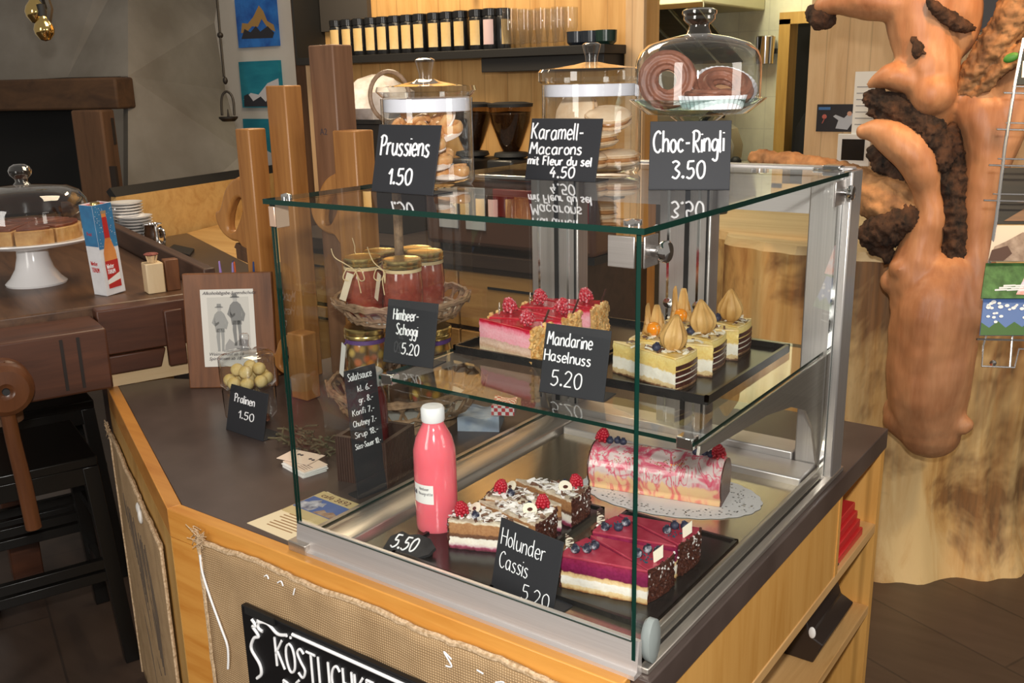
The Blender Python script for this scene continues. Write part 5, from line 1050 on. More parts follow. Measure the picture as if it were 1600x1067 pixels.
lathe_obj('knob', [(0,.111),(.021,.111),(.019,.116),(.0165,.122),(.0165,.126),(.023,.131),(.026,.135),(.0255,.140),(.0285,.144),(.028,.149),(.022,.152),(0,.1525)], m_knob_glass, t, 48)
m_ring = mottled('chocolate_ring', (.17,.055,.03), (.30,.11,.06), 40, .5, .3); m_ringd = plain('ring_dough', (.62,.32,.16), .6); m_pap = plain('pastry_paper', (.84,.82,.84), .7)
def choc_ring(label, loc, rot, paper):
    t = th('chocolate_ring', label, 'pastry', loc, 0, 'chocolate ring pastries under the dome'); t.rotation_euler = rot
    n, m = 84, 42; vv = []; Rm, rm = .0325, .0150
    for i in range(n):
        a = 2*pi*i/n
        for j in range(m):
            b = 2*pi*j/m; r = rm*(1+.15*cos(8*b+a*2)); vv.append(((Rm+r*cos(b))*cos(a),(Rm+r*cos(b))*sin(a),r*sin(b)*.85))
    mb = MB(); mb.add(vv,[(i*m+j,((i+1)%n)*m+j,((i+1)%n)*m+(j+1)%m,i*m+(j+1)%m) for i in range(n) for j in range(m)]); mb.build('piped_ring', m_ring, t, 60)
    mb = MB(); mb.lathe([(.017,-.016),(.044,-.016),(.046,-.010),(.016,-.010)],40,0,None,True); mb.build('dough_base', m_ringd, t)
    if paper:
        mb = MB(); nn = 72; v2 = []
        for i in range(nn):
            a = 2*pi*i/nn; k = .0016*(i%2); v2 += [((.047+k)*cos(a),(.047+k)*sin(a),-.0175),((.054+k)*cos(a),(.054+k)*sin(a),.004)]
        mb.add(v2,[(2*i,2*((i+1)%nn),2*((i+1)%nn)+1,2*i+1) for i in range(nn)]+[tuple(2*i for i in range(nn))[::-1]]); mb.build('pleated_paper', m_pap, t, 0)
cz = sp_.z+.1235
choc_ring('chocolate ring pastry standing on edge, hole facing forward', (sp_.x-.043,sp_.y-.026,cz+.0485), (pi/2-.12,0,.55), False)
choc_ring('chocolate ring pastry tilted in white pleated paper at the right', (sp_.x+.040,sp_.y+.018,cz+.034), (.62,.12,.5), True)
choc_ring('chocolate ring pastry lying flat in paper at the right front', (sp_.x+.044,sp_.y-.036,cz+.0185), (0,0,.3), True)
# honey jar
h = V((-.655,.262,TOPZ)); t = th('honey_jar', 'small dark red preserve jar with gold lid at the glass top edge', 'jar', h)
lathe_obj('body', [(0,0),(.019,0),(.021,.003),(.021,.034),(.0185,.040),(.0185,.046),(0,.046)], plain('dark_jelly', (.10,.012,.008), .1, Coat_Weight=.5), t, 32)
lathe_obj('lid', [(0,.045),(.0195,.045),(.0205,.047),(.0205,.054),(.018,.0565),(0,.057)], m_gold_lid, t, 32); wl = wraplabel(t, .0214, -120, -55, .004, .030, m_white); curved_text('Konfi', .006, wl, .0216, -90, .020, m_ink)
# ---------------------------------------------------------------- etagere beside the case
EC = V((-.985,.635)); 
t = th('wicker_etagere', 'two tier wicker tray stand of preserving jars left of the case', 'tray stand', (EC.x,EC.y,CT))
def basket(zc, R, matw, plate, gap, hi):
    rn = seeded(int(zc*100)); mb = MB()
    for r,z,q in ((R*.80,zc-.012,.006),(R*.86,zc+.0,.005),(R,zc+hi,.0065),(R*.985,zc+hi+.006,.005)):
        mb.tube([(r*cos(2*pi*i/60),r*sin(2*pi*i/60),z+rn.uniform(-.003,.003)) for i in range(60)],q,6,0,True)
    n = 26
    for i in range(n):
        a = 2*pi*i/n; b = 2*pi*(i+1.6)/n
        mb.tube(cr([(R*.82*cos(a),R*.82*sin(a),zc-.010),(R*.95*cos((a+b)/2-.1),R*.95*sin((a+b)/2-.1),zc+hi*.8),(R*1.0*cos((a+b)/2),R*1.0*sin((a+b)/2),zc+hi),(R*.95*cos((a+b)/2+.1),R*.95*sin((a+b)/2+.1),zc+hi*.7),(R*.82*cos(b),R*.82*sin(b),zc-.010)],4),.0038,5)
    for k in range(6):
        a = rn.uniform(0,6.28); mb.tube([(R*1.0*cos(a),R*1.0*sin(a),zc+hi*.5),(R*1.06*cos(a+.3),R*1.06*sin(a+.3),zc+hi*1.1),(R*1.0*cos(a+.6),R*1.0*sin(a+.6),zc+hi*.6)],.003,5)
    mb.build('basket', matw, t)
    lathe_obj('plate', [(0,zc-.014),(R*.82,zc-.014),(R*.82,zc-.004),(0,zc-.004)], mottled('plate_grey'+str(zc), (.46,.46,.42), (.54,.53,.49), 8, .5), t, 48)
LPZ, UPZ = .042, .275
basket(LPZ+.006, .190, m_wick, True, 0, .045); basket(UPZ+.004, .160, m_wick_l, True, 0, .028)
mb = MB(); mb.tube([(0,0,LPZ),(-.003,0,.3),(0,0,.52),(-.004,0,.72)],.011,10); mb.build('pole', m_wick, t)
mb = MB(); mb.tube([(-.006+.046*sin(a)*.85,.046*sin(a)*.5,.775-.055*cos(a)) for a in [2*pi*i/28 for i in range(28)]],.005,8,0,True); mb.build('ring_handle', m_wick_l, t)
mb = MB(); mb.lathe([(.10,0),(.13,0),(.13,.03),(.10,.03)],32,0,None,True); mb.build('foot_ring', m_wick, t)
m_jam = mottled('red_jam', (.22,.035,.02), (.34,.075,.045), 26, .12, 0); m_jam.node_tree.nodes['Principled BSDF'].inputs['Coat Weight'].default_value = .7
m_raffia = plain('raffia', (.72,.54,.30), .7); m_tagp = mottled('tag_paper', (.66,.54,.38), (.74,.62,.46), 20, .8)
def jam_jar(label, p, R=.043, H=.105, bow=True, ang=-1):
    t = th('jam_jar', label, 'jar', p, 0, 'red jam jars on the upper tier')
    lathe_obj('jam', [(0,.002),(R*.86,.0),(R*.93,.006),(R*1.0,H*.35),(R*1.0,H*.6),(R*.93,H*.78),(R*.9,H*.82),(0,H*.82)], m_jam, t, 36)
    lathe_obj('glass_neck', [(R*.905,H*.80),(R*.90,H*.88),(R*.90,H*.92)], m_jar_glass, t, 36)
    lathe_obj('lid', [(R*.9,H*.86),(R*.985,H*.865),(R*.99,H*.90),(R*.97,H*.91),(R*.99,H*.93),(R*.98,H*.985),(R*.93,H),(R*.8,H*.985),(0,H*.98)], m_gold_lid, t, 48, rfun=lambda a,z:1+.006*cos(60*a)*(z>H*.92))
    lathe_obj('raffia_band', [(R*.93,H*.79),(R*.965,H*.795),(R*.965,H*.845),(R*.93,H*.85)], m_raffia, t, 36, None, True)
    if bow:
        c_, s_ = cos(ang), sin(ang); P = lambda o,u,z: ((R*.98+o)*c_-u*s_, (R*.98+o)*s_+u*c_, z)
        mb = MB()
        for sg in (-1,1): mb.tube(cr([P(0,0,H*.82),P(.012,.016*sg,H*.86),P(.016,.026*sg,H*.70),P(.008,.012*sg,H*.66),P(0,0,H*.80)],5),.0014,5)
        mb.tube(cr([P(0,0,H*.82),P(.012,.008,H*.70),P(.012,.014,H*.45)],4),.0012,5); mb.tube(cr([P(0,0,H*.82),P(.015,-.02,H*.95),P(.012,-.045,H*1.05),P(.016,-.05,H*1.2)],4),.0012,5); mb.build('raffia_bow', m_raffia, t)
        mb = MB(); M = Mx.Translation(P(.010,-.010,H*.78)) @ Mx.Rotation(ang+pi/2,4,'Z') @ Mx.Rotation(.35,4,'Y'); mb.b2((-.008,-.0006,-.068),(.008,.0006,0),0,M); mb.build('paper_tag', m_tagp, t, 0)
UZ = CT+UPZ+.0005
jam_jar('red jam jar with raffia bow at the left front of the upper tier', (EC.x-.052,EC.y-.074,UZ),.046,.138,True,-1.15)
jam_jar('red jam jar in front of the pole, right front of the upper tier', (EC.x+.052,EC.y-.050,UZ),.046,.138,True,-1.9)
jam_jar('red jam jar at the left back of the upper tier', (EC.x-.085,EC.y+.022,UZ),.043,.135,True,-2.2)
jam_jar('red jam jar at the right back of the upper tier', (EC.x+.030,EC.y+.055,UZ),.046,.138,False)
jam_jar('red jam jar at the rear behind the pole', (EC.x-.035,EC.y+.095,UZ),.043,.135,False)
def pickle_mat():
    m, nt, out = nm('mixed_pickles'); p = pbsdf(nt, out, .12); p.inputs['Coat Weight'].default_value = .6
    vo = nt.nodes.new('ShaderNodeTexVoronoi'); link(nt, coords(nt), vo.inputs['Vector']); vo.inputs['Scale'].default_value = 46
    sp = nt.nodes.new('ShaderNodeSeparateColor'); link(nt, vo.outputs['Color'], sp.inputs[0])
    col = ramp(nt, sp.outputs[0], [(0,(.30,.14,.02)),(.25,(.50,.28,.03)),(.45,(.36,.24,.04)),(.62,(.55,.20,.02)),(.8,(.45,.06,.02)),(.92,(.62,.40,.08))])
    link(nt, mixc(nt, ramp(nt, vo.outputs['Distance'], [(.25,(0,0,0)),(.6,(1,1,1))]), col, (.10,.05,.01)), p.inputs['Base Color']); return m
m_pick = pickle_mat(); m_violet = plain('violet_band', (.10,.04,.18), .6)
def pickle_jar(label, p, tg=None, R=.052, H=.205):
    t = th('pickle_jar', label, 'jar', p, 0, 'mixed pickle jars on the lower tier')
    lathe_obj('pickles', [(0,.004),(R*.80,.004),(R*.88,.02),(R*.98,H*.45),(R*.97,H*.70),(R*.88,H*.82),(0,H*.82)], m_pick, t, 36)
    lathe_obj('glass', [(0,0),(R*.82,0),(R*.91,.018),(R*1.01,H*.45),(R*1.0,H*.71),(R*.90,H*.84),(R*.90,H*.9)], m_jar_glass, t, 36)
    lathe_obj('lid', [(R*.9,H*.87),(R*.99,H*.875),(R*1.0,H*.91),(R*.98,H*.92),(R*1.0,H*.935),(R*.99,H*.985),(R*.94,H),(0,H*.99)], m_gold_lid, t, 48)
    lathe_obj('band', [(R*.90,H*.815),(R*.95,H*.82),(R*.94,H*.865),(R*.90,H*.87)], m_violet, t, 36, None, True)
    if tg is not None:
        mb = MB(); M = Mx.Translation((R*1.12*cos(tg),R*1.12*sin(tg),H*.82)) @ Mx.Rotation(tg+pi/2,4,'Z') @ Mx.Rotation(.3,4,'Y'); mb.b2((-.010,-.0007,-.085),(.010,.0007,0),0,M); mb.build('paper_tag', m_white, t, 0)
        mb = MB(); mb.tube([(R*.95*cos(tg),R*.95*sin(tg),H*.84),(R*1.12*cos(tg),R*1.12*sin(tg),H*.82)],.002,5); mb.build('tie', m_violet, t)
LZ = CT+LPZ+.0025
pickle_jar('pickle jar nearest the front on the lower tier with violet band', (EC.x-.045,EC.y-.085,LZ), -1.9)
pickle_jar('pickle jar behind at the left of the lower tier', (EC.x-.105,EC.y-.010,LZ), -2.0, .048, .195)
pickle_jar('pickle jar at the right of the lower tier behind the pink bottle', (EC.x+.085,EC.y-.01,LZ), None, .058, .205)
mb = MB(); mb.lathe([(0,0),(.022,0),(.024,.06),(0,.06)],20); o = mb.build('wooden_pestle', m_old_post); o.location = (EC.x+.03,EC.y-.06,LZ); tag(o,'small brown wooden peg standing on the lower tier','peg')
# wooden box with red bottle
def fluted(): return wood('fluted_box', (.06,.028,.02), (.02,.010,.008), 'Z', 2, .5, False, .4)
t = th('wooden_box', 'dark fluted wooden box beside the left glass pane', 'box', (-.800,.330,CT), rad(12)); m_fl = fluted()
mb = MB()
for (a,b) in (((-.06,-.06,0),(.06,-.05,.10)),((-.06,.05,0),(.06,.06,.10)),((-.06,-.05,0),(-.05,.05,.10)),((.05,-.05,0),(.06,.05,.10)),((-.05,-.05,0),(.05,.05,.008))): mb.b2(a,b)
for k in range(20):
    mb.b2((-.06+k*.006,-.0612,0),(-.0578+k*.006,-.06,.10)); mb.b2((.06,-.06+k*.006,0),(.0612,-.0578+k*.006,.10))
mb.build('body', m_fl, t, 0)
t = th('syrup_bottle', 'dark red syrup bottle with grey cap standing in the wooden box', 'bottle', (-.803,.320,CT+.0085))
lathe_obj('body', [(0,.0),(.036,0),(.038,.006),(.038,.17),(.032,.19),(.028,.196),(0,.196)], plain('dark_syrup', (.10,.010,.012), .12, Coat_Weight=.6), t, 36)
lathe_obj('cap', [(.029,.195),(.033,.196),(.033,.222),(.03,.226),(0,.226)], plain('grey_cap', (.35,.35,.33), .4), t, 36); wl = wraplabel(t, .0384, -125, -50, .120, .155, plain('grey_label', (.5,.5,.52), .6)); curved_text('Sirup', .009, wl, .0387, -85, .135, m_ink)
# checked napkin
def check():
    m, nt, out = nm('checked_cloth'); p = pbsdf(nt, out, .9)
    ch = nt.nodes.new('ShaderNodeTexChecker'); link(nt, coords(nt), ch.inputs[0]); ch.inputs[1].default_value = (.55,.05,.06,1); ch.inputs[2].default_value = (.80,.76,.74,1); ch.inputs[3].default_value = 110
    link(nt, ch.outputs[0], p.inputs['Base Color']); return m
t = th('checked_napkin', 'blue striped and red checked folded cloth behind the pink bottle', 'napkin', Z(752,664,CT), .5)
def pad(lo, hi, seed, amp=.004):
    mb = MB(); nx = 16; ny = 10; rn = seeded(seed); vv = []
    for k in (0,1):
        for j in range(ny+1):
            for i in range(nx+1):
                x = lo[0]+(hi[0]-lo[0])*i/nx; y = lo[1]+(hi[1]-lo[1])*j/ny
                z = lo[2] if k == 0 else hi[2]+amp*sin(x*90+seed)*cos(y*60)
                vv.append((x,y,z))
    n = (nx+1)*(ny+1); ff = []
    for j in range(ny):
        for i in range(nx):
            a = j*(nx+1)+i; ff.append((a+nx+1,a+nx+2,a+1,a)); ff.append((n+a,n+a+1,n+a+nx+2,n+a+nx+1))
    per = [i for i in range(nx+1)]+[(j)*(nx+1)+nx for j in range(1,ny+1)]+[ny*(nx+1)+i for i in range(nx-1,-1,-1)]+[j*(nx+1) for j in range(ny-1,0,-1)]
    for q in range(len(per)): a,b = per[q],per[(q+1)%len(per)]; ff.append((a,b,n+b,n+a))
    mb.add(vv,ff); return mb
pad((-.05,-.045,0),(.05,.045,.035),1).build('folded_cloth', mottled('blue_cloth',(.30,.38,.52),(.50,.56,.64),30,.9,.2,(1,8,1)), t, 50)
pad((.03,-.03,.036),(.085,.04,.06),2).build('checked_fold', check(), t, 50)
# twig shapes added in place of a faint reflection in the left pane
t = th('reflection_twigs', 'loose twig shapes standing in for a faint reflection in the left pane', 'reflection', Z(487,700,CT)); mb = MB(); rn = seeded(3)
for k in range(46):
    a = V((rn.uniform(-.09,.09),rn.uniform(-.035,.035),rn.uniform(.004,.02))); b = a+V((rn.uniform(-.06,.06),rn.uniform(-.03,.03),rn.uniform(0,.02))); mb.tube([a,(a+b)/2+V((0,0,.006)),b],rn.uniform(.0012,.003),5)
for k in range(40): mb.ball((rn.uniform(-.1,.06),rn.uniform(-.04,.04),rn.uniform(.008,.03)),(rn.uniform(.004,.010),.004,.0035),6,4)
tw = mb.build('twigs', mottled('reflection_brown',(.05,.042,.02),(.13,.105,.055),60,.9,.3), t); tw['kind'] = 'stuff'
# ---------------------------------------------------------------- cards and menu on the counter
t = th('card_stack', 'stack of blush business cards with small dark emblem on the counter', 'cards', Z(476,733,CT), -.22)
for k in range(6):
    mb = MB(); mb.box((-.003*(k%2),.002*(k%3),.0012+k*.0022),(.088,.058,.0019),0,.03*(k%2)); mb.build('card', m_white if k < 5 else m_pinkcard, t, 0)
mb = MB(); mb.box((-.035,.012,.0150),(.088,.058,.0012),0,.35,Mx.Rotation(.0,4,'X')); mb.build('card', m_pinkcard, t, 0, label='loose slanted card on top')
mb = MB()
for q in ((-.008,.02),(.002,.021),(-.05,.016),(-.041,.018)): mb.prism(circ(.0042,8,0,0,q),.0158,.0162)
for k in range(4): mb.b2((.004,-.018+k*.006,.0131),(.034,-.0165+k*.006,.0133))
mb.build('printed_emblem', m_ink, t)
a = Z(395,820); b = Z(505,770); c_ = Z(575,797); d = Z(460,848)
t = th('menu_sheet', 'cream cafe menu sheet lying by the case corner', 'menu', (0,0,CT)); u = V((-.815,.03,0)); 
mb = MB(); mb.prism([(-.845,.018),(-.715,.012),(-.706,.186),(-.822,.205)],.0002,.0012); mb.build('sheet', m_cream_paper, t, 0)
mb = MB(); rn = seeded(5)
for k in range(9): mb.b2((-.80-rn.uniform(0,.015),.035+k*.009,.0012),(-.745+rn.uniform(-.012,.012),.038+k*.009,.0014))
mb.build('printed_lines', plain('brown_ink',(.30,.16,.06),.7), t)
t = th('cafe_brochure', 'brochure printed cafe 3692 with a blue mountain picture', 'brochure', (-.775,.135,CT+.0016), rad(-3))
mb = MB(); mb.b2((-.055,-.045,0),(.06,.062,.0014)); mb.build('cover', plain('brochure_khaki',(.56,.44,.22),.5), t, 0)
mb = MB(); mb.b2((-.053,-.02,.0014),(.058,.034,.0017)); mb.build('sky_picture', plain('print_sky',(.05,.12,.36),.4), t, 0)
mb = MB(); mb.prism([(-.05,-.018),(-.005,-.018),(-.002,.004),(-.03,.012),(-.05,.006)],.0017,.0019); mb.prism([(-.04,.012),(-.022,.03),(-.012,.018),(-.002,.024),(.004,.008),(-.02,.004)],.0019,.0021); mb.build('mountain_print', mottled('print_snow',(.10,.12,.2),(.6,.62,.7),60,.4), t, 0)
mb = MB(); mb.prism([(.004,-.018),(.056,-.018),(.056,-.002),(.04,.004),(.03,-.004),(.016,.002)],.0017,.002); mb.build('people_print', mottled('print_brown',(.20,.08,.04),(.4,.28,.2),60,.4), t, 0)
print_text('title_text','café 3692',.021,t,plain('title_brown',(.10,.03,.015),.6),(-.042,.041,.0015),(0,0,0))
# ---------------------------------------------------------------- praline jar
pp_ = Z(394,655,CT); t = th('praline_dish', 'low glass dish of dark pralines beneath the truffle jar', 'dish', pp_); R = .064
lathe_obj('bowl', [(0,.004),(R*.7,.004),(R*.95,.02),(R-.002,.083),(R,.085),(R+.001,.081),(R*.98,.018),(R*.74,.0),(0,0)], m_jar_glass, t)
m_prd = mottled('praline_dark',(.10,.035,.02),(.20,.08,.05),40,.35)
for k,(x,y,z) in enumerate(((.03,-.028,.005),(.045,.005,.005),(-.02,-.03,.005),(.034,-.012,.0265),(.0,.03,.005),(-.03,.01,.005),(.0,-.01,.0265))):
    mb = MB(); mb.lathe([(0,0),(.012,0),(.0115,.008),(.010,.014),(0,.0155)],20); o = mb.build('praline', m_prd); o.location = pp_+V((x,y,z+.0005)); tag(o,'dark brown praline in the lower glass dish','praline','dark pralines in the lower dish')
t2 = th('truffle_jar', 'round lidded glass jar of pale truffles stacked on the praline dish', 'jar', pp_+V((0,0,.0855)))
lathe_obj('bowl', [(0,.004),(R*.8,.004),(R*.97,.014),(R,.05),(R,.07),(R+.003,.072),(R+.0035,.068),(R+.003,.012),(R*.85,0),(0,0)], m_jar_glass, t2)
l_ = lathe_obj('lid', [(R+.004,.0725),(R+.003,.080),(R*.9,.088),(R*.5,.094),(.012,.096),(.012,.0935),(R*.5,.0915),(R*.88,.0855),(R,.078),(R,.0725)], m_jar_glass, t2)
lathe_obj('knob', [(0,.095),(.014,.096),(.010,.103),(.008,.11),(.0115,.122),(.012,.130),(.008,.137),(0,.138)], m_knob_glass, l_, 32)
m_truf = mottled('pale_truffle',(.62,.44,.14),(.78,.62,.30),50,.8,.5)
tp = [(0,-.043),(.032,-.030),(.043,.004),(-.032,-.030),(-.044,.004),(.028,.034),(-.028,.034),(0,.0),(.0,.046)]
for k,(x,y) in enumerate(tp):
    mb = MB(); mb.ball((0,0,.0155),(.0165,.0165,.0155),14,10); o = mb.build('truffle', m_truf); o.location = pp_+V((x*1.0,y*1.0,.0855+.0045)); tag(o,'pale yellow dusted truffle in the bottom layer of the jar','truffle','pale truffles in the lidded jar')
for k,(x,y) in enumerate(((.018,-.020),(-.016,-.016),(.02,.018),(-.014,.02))):
    mb = MB(); mb.ball((0,0,.0155),(.0165,.0165,.0155),14,10); o = mb.build('truffle', m_truf); o.location = pp_+V((x*1.05,y*1.05,.0855+.0305)); tag(o,'pale yellow dusted truffle in the upper layer of the jar','truffle','pale truffles in the lidded jar')
# ---------------------------------------------------------------- poster board
bl_ = Z(303,607,CT); br = Z(427,604,CT); bw = (br-bl_).length; t = th('poster_board', 'brown wooden board with pinned youth protection notice leaning behind the truffles', 'board', bl_, math.atan2(br.y-bl_.y,br.x-bl_.x))
M = Mx.Rotation(rad(-7),4,'X'); BH = .318
mb = MB(); mb.b2((-.012,0,0),(bw+.012,.022,BH),0,M); mb.build('board', m_board, t, 35, .003)
mb = MB(); mb.b2((bw*.40,.018,0),(bw*.60,.062,.012)); mb.b2((bw*.42,.048,.0),(bw*.58,.060,.18)); mb.build('easel_back', m_board, t)
s_ = MB().b2((bw*.16,-.0015,.060),(bw*.82,-.0003,BH*.86),0,M).build('paper_sheet', plain('ivory_paper',(.78,.75,.68),.6), t, 0)
def onb(o): o.rotation_euler = (pi/2-rad(7),0,0); return o
onb(print_text('title_text','Alkoholabgabe-Jugendschutz',.0125,s_,m_ink,(bw*.19,.014,BH*.79+.012),(0,0,0),.3)).location = (bw*.19,.0285,.258)
onb(print_text('title_text','Weinverkauf ab 16\nSpirituosen ab 18',.0125,s_,m_ink,(0,0,0),(0,0,0),.3)).location = (bw*.22,.0085,.0905)
def silh(name, polys, col):
    mb = MB()
    for pl in polys: mb.prism([(bw*(.16+.66*x),.06+(BH*.86-.06)*y) for x,y in pl],.0016,.0022,0,M @ Mx.Rotation(pi/2,4,'X'))
    return mb.build(name, plain(name+'_ink',col,.6), s_, 0)
silh('photo_ground', [[(.12,.16),(.90,.16),(.90,.90),(.12,.90)]], (.66,.64,.58))
def silh2(name, polys, col):
    o = silh(name, polys, col); o.location = (0,-.0007,0); return o
def fig(cx, base, h, col, lean=0, hat=.035):
    e = lambda x,y,rx,ry: [(x+rx*cos(2*pi*k/14), y+ry*sin(2*pi*k/14)) for k in range(14)]
    q = lambda *pts: [(cx+a*h+lean*b*h, base+b*h) for a,b in pts]
    silh2('printed_figure', [q((-.02,.0),(-.10,.0),(-.09,.05),(-.12,.30),(-.10,.48),(.0,.48),(-.02,.25)), q((.03,.0),(.12,.0),(.10,.05),(.12,.28),(.12,.48),(.01,.48),(.04,.25)), q((-.13,.40),(.14,.40),(.16,.62),(.15,.78),(.06,.84),(-.05,.84),(-.15,.77),(-.16,.6)), q((-.15,.76),(-.24,.60),(-.14,.52),(-.02,.58),(-.02,.62),(-.12,.60),(-.14,.66)), q((.15,.77),(.26,.60),(.20,.46),(.14,.48),(.17,.60))], col)
    o = silh('printed_face', [e(cx+lean*.9*h,base+.885*h,.055*h,.05*h)], (.50,.49,.46)); o.location = (0,-.0012,0)
    o = silh('printed_hat', [e(cx+lean*.93*h,base+.925*h,.13*h,.018*h), [(cx-.07*h+lean*h,base+.925*h),(cx+.07*h+lean*h,base+.925*h),(cx+.055*h+lean*h,base+.995*h),(cx-.055*h+lean*h,base+.995*h)]], tuple(c*.8 for c in col)); o.location = (0,-.0016,0)
fig(.33,.20,.62,(.36,.36,.34),.02); fig(.66,.27,.68,(.24,.24,.23),-.02)
silh2('printed_rocks', [[(.40,.18),(.85,.20),(.86,.34),(.70,.36),(.60,.30),(.5,.36),(.42,.28)]], (.38,.37,.35))
# pens behind the board
for k,(px,col) in enumerate(((344,(.35,.22,.55)),(350,(.30,.24,.5)),(357,(.75,.14,.04)),(368,(.02,.04,.12)),(385,(.02,.05,.16)),(390,(.03,.03,.05)))):
    p = Z(px,585,CT); p = bl_+(br-bl_)*((px-303)/124)+V((-.05,.09,0)); mb = MB(); mb.lathe([(0,0),(.004,0),(.004,.30),(.0025,.335),(0,.337)],10,0,Mx.Rotation(rad((-3,4,2,-4,3,5)[k]),4,'Y')); o = mb.build('pen', plain('pen_'+str(k),col,.4)); o.location = p; tag(o, ('lilac pen, leftmost behind the board','violet pen second behind the board','orange pen behind the board','black pen behind the board, middle of the row','dark blue pen behind the board','dark pen rightmost behind the board')[k],'pen','pens behind the board')
# ---------------------------------------------------------------- upright wooden planes
HO = [(1200,70),(1140,30),(1090,42),(1030,72),(970,130),(930,205),(890,268),(846,284),(842,330),(868,392),(920,442),(1000,476),(1080,488),(1150,560),(1200,500),(1200,280)]
HI = [(1136,178),(1112,170),(1085,178),(1055,196),(1025,230),(1000,272),(980,320),(970,360),(968,385),(975,408),(990,416),(1015,416),(1045,402),(1085,350),(1125,285),(1150,225)]
def handle_loop(parent, mat, x, z, s=1, flip=1, th_=.032):
    # open tote: flat rounded loop beside the block, built at the size of the leftmost one and scaled
    k = s*.000405; n = len(HO)
    o = [V((1200-a,0,300-b))*k for a,b in HO]; i_ = [V((1200-a,0,300-b))*k for a,b in HI]
    o = cr(o+[o[0]],3)[:-1]; i_ = cr(i_+[i_[0]],3)[:-1]; n = len(o); vv = []
    for y in (-th_/2*s,th_/2*s): vv += [V((x-flip*p.x,y,z+p.z)) for p in o]+[V((x-flip*p.x,y,z+p.z)) for p in i_]
    ff = []
    for q in range(n):
        r = (q+1)%n
        ff += [(q,r,n+r,n+q),(2*n+q,3*n+q,3*n+r,2*n+r),(q,2*n+q,2*n+r,r),(n+q,n+r,3*n+r,3*n+q)]
    mb = MB(); mb.add(vv,ff); ob = mb.build('handle', mat, parent, 50); bm = bmesh.new(); bm.from_mesh(ob.data); bmesh.ops.recalc_face_normals(bm, faces=bm.faces); bm.to_mesh(ob.data); bm.free()
    b = ob.modifiers.new('round','BEVEL'); b.width = .009*s; b.segments = 3; b.limit_method = 'ANGLE'; b.angle_limit = rad(50); return ob
def plane(label, x, y, w_, dp, ztop, mat, hz=None, hs=1, z0=CT):
    t = th('wooden_plane', label, 'hand plane', (x,y,z0), 0, 'wooden planes standing upright'); mb = MB(); mb.b2((-w_/2,-dp/2,0),(w_/2,dp/2,ztop-z0)); mb.build('body', mat, t, 35, .004)
    if hz: handle_loop(t, mat, -w_/2+.004, hz-z0, hs)
    return t
pA = plane('upright honey wood plane with large open handle, leftmost of four', -1.566,.700,.056,.060,1.615,m_plane_l,1.375,1.0)
mb = MB(); mb.prism([(0,0),(.055,-.012),(.06,.012),(0,.035)],-.02,.02,0,Mx.Translation((-.085,0,1.255-CT)) @ Mx.Rotation(pi/2,4,'X')); mb.prism([(-.01,.03),(.06,.005),(.05,.03),(0,.045)],-.018,.018,0,Mx.Translation((-.085,0,1.255-CT)) @ Mx.Rotation(pi/2,4,'X')); mb.build('wedge', m_old_post, pA, 35, .002)
plane('tall honey coloured plane block, second from left, without handle', -1.480,.752,.075,.06,1.725,m_plane_l)
pC = plane('tallest dark brown plane block stamped with letters', -1.380,.835,.092,.072,1.825,m_plane_d)
print_text('stamp','A2',.024,pC,m_ink,(-.022,-.0364,1.595-CT),(pi/2,0,0))
plane('honey wood plane with curved handle, rightmost behind the preserve jar', -1.255,.775,.080,.07,1.61,m_plane_l,1.40,.9)
t = plane('small honey wood plane with handle standing behind the left pane', -1.325,.610,.060,.05,1.10,m_plane_l,1.02,.62)
# ---------------------------------------------------------------- tree stump and root sculpture
SX, SY, SR, SH = -.455, 2.92, .72, 1.12
def stump_mat():
    m, nt, out = nm('stump_wood'); p = pbsdf(nt, out, .55)
    n1 = noise(nt, coords(nt,(3.5,3.5,.45)), 2.6, 6, .6, .6); n2 = noise(nt, coords(nt,(1.1,1.1,.6)), 2.4, 5, .62, .5); n3 = noise(nt, coords(nt,(14,14,1)), 3, 4)
    col = ramp(nt, n1, [(.30,(.34,.15,.04)),(.45,(.60,.36,.13)),(.62,(.74,.53,.25))])
    col = mixc(nt, ramp(nt, n2, [(.53,(0,0,0)),(.64,(.85,.85,.85))]), col, ramp(nt, n3, [(.3,(.05,.02,.01)),(.65,(.24,.10,.03))]))
    link(nt, col, p.inputs['Base Color']); bump(nt, p, n3, .35, .006); return m
t = th('tree_stump', 'huge fluted tree stump standing on the floor behind the counter', 'tree stump', (SX,SY,0))
nA, nZ = 220, 26; vv = []; ff = []
for k in range(nZ+1):
    z = SH*k/nZ; fl = 1+.10*max(0,1-z/.35)**2
    for i in range(nA):
        a = 2*pi*i/nA; r = SR*fl*(1+.022*sin(9*a+.5+z*.4)+.016*sin(17*a+1.3-z*.7)+.010*sin(29*a+z)+.006*sin(41*a+2+z*2.2)+.012*sin(3*a+z*2))
        vv.append((r*cos(a),r*sin(a),z))
ff = [(k*nA+i,k*nA+(i+1)%nA,(k+1)*nA+(i+1)%nA,(k+1)*nA+i) for k in range(nZ) for i in range(nA)]
mb = MB(); mb.add(vv,ff+[tuple(range(nA-1,-1,-1))]); mb.build('trunk', stump_mat(), t, 60)
mb = MB(); mb.add([(vv[nZ*nA+i][0],vv[nZ*nA+i][1],SH) for i in range(nA)]+[(vv[nZ*nA+i][0]*.985,vv[nZ*nA+i][1]*.985,SH+.03) for i in range(nA)],[(i,(i+1)%nA,nA+(i+1)%nA,nA+i) for i in range(nA)]+[tuple(nA+i for i in range(nA))])
mb.build('cut_top', wood('cut_top',(.72,.55,.30),(.52,.34,.15),'X',.6,.5,False,.1), t, 20)
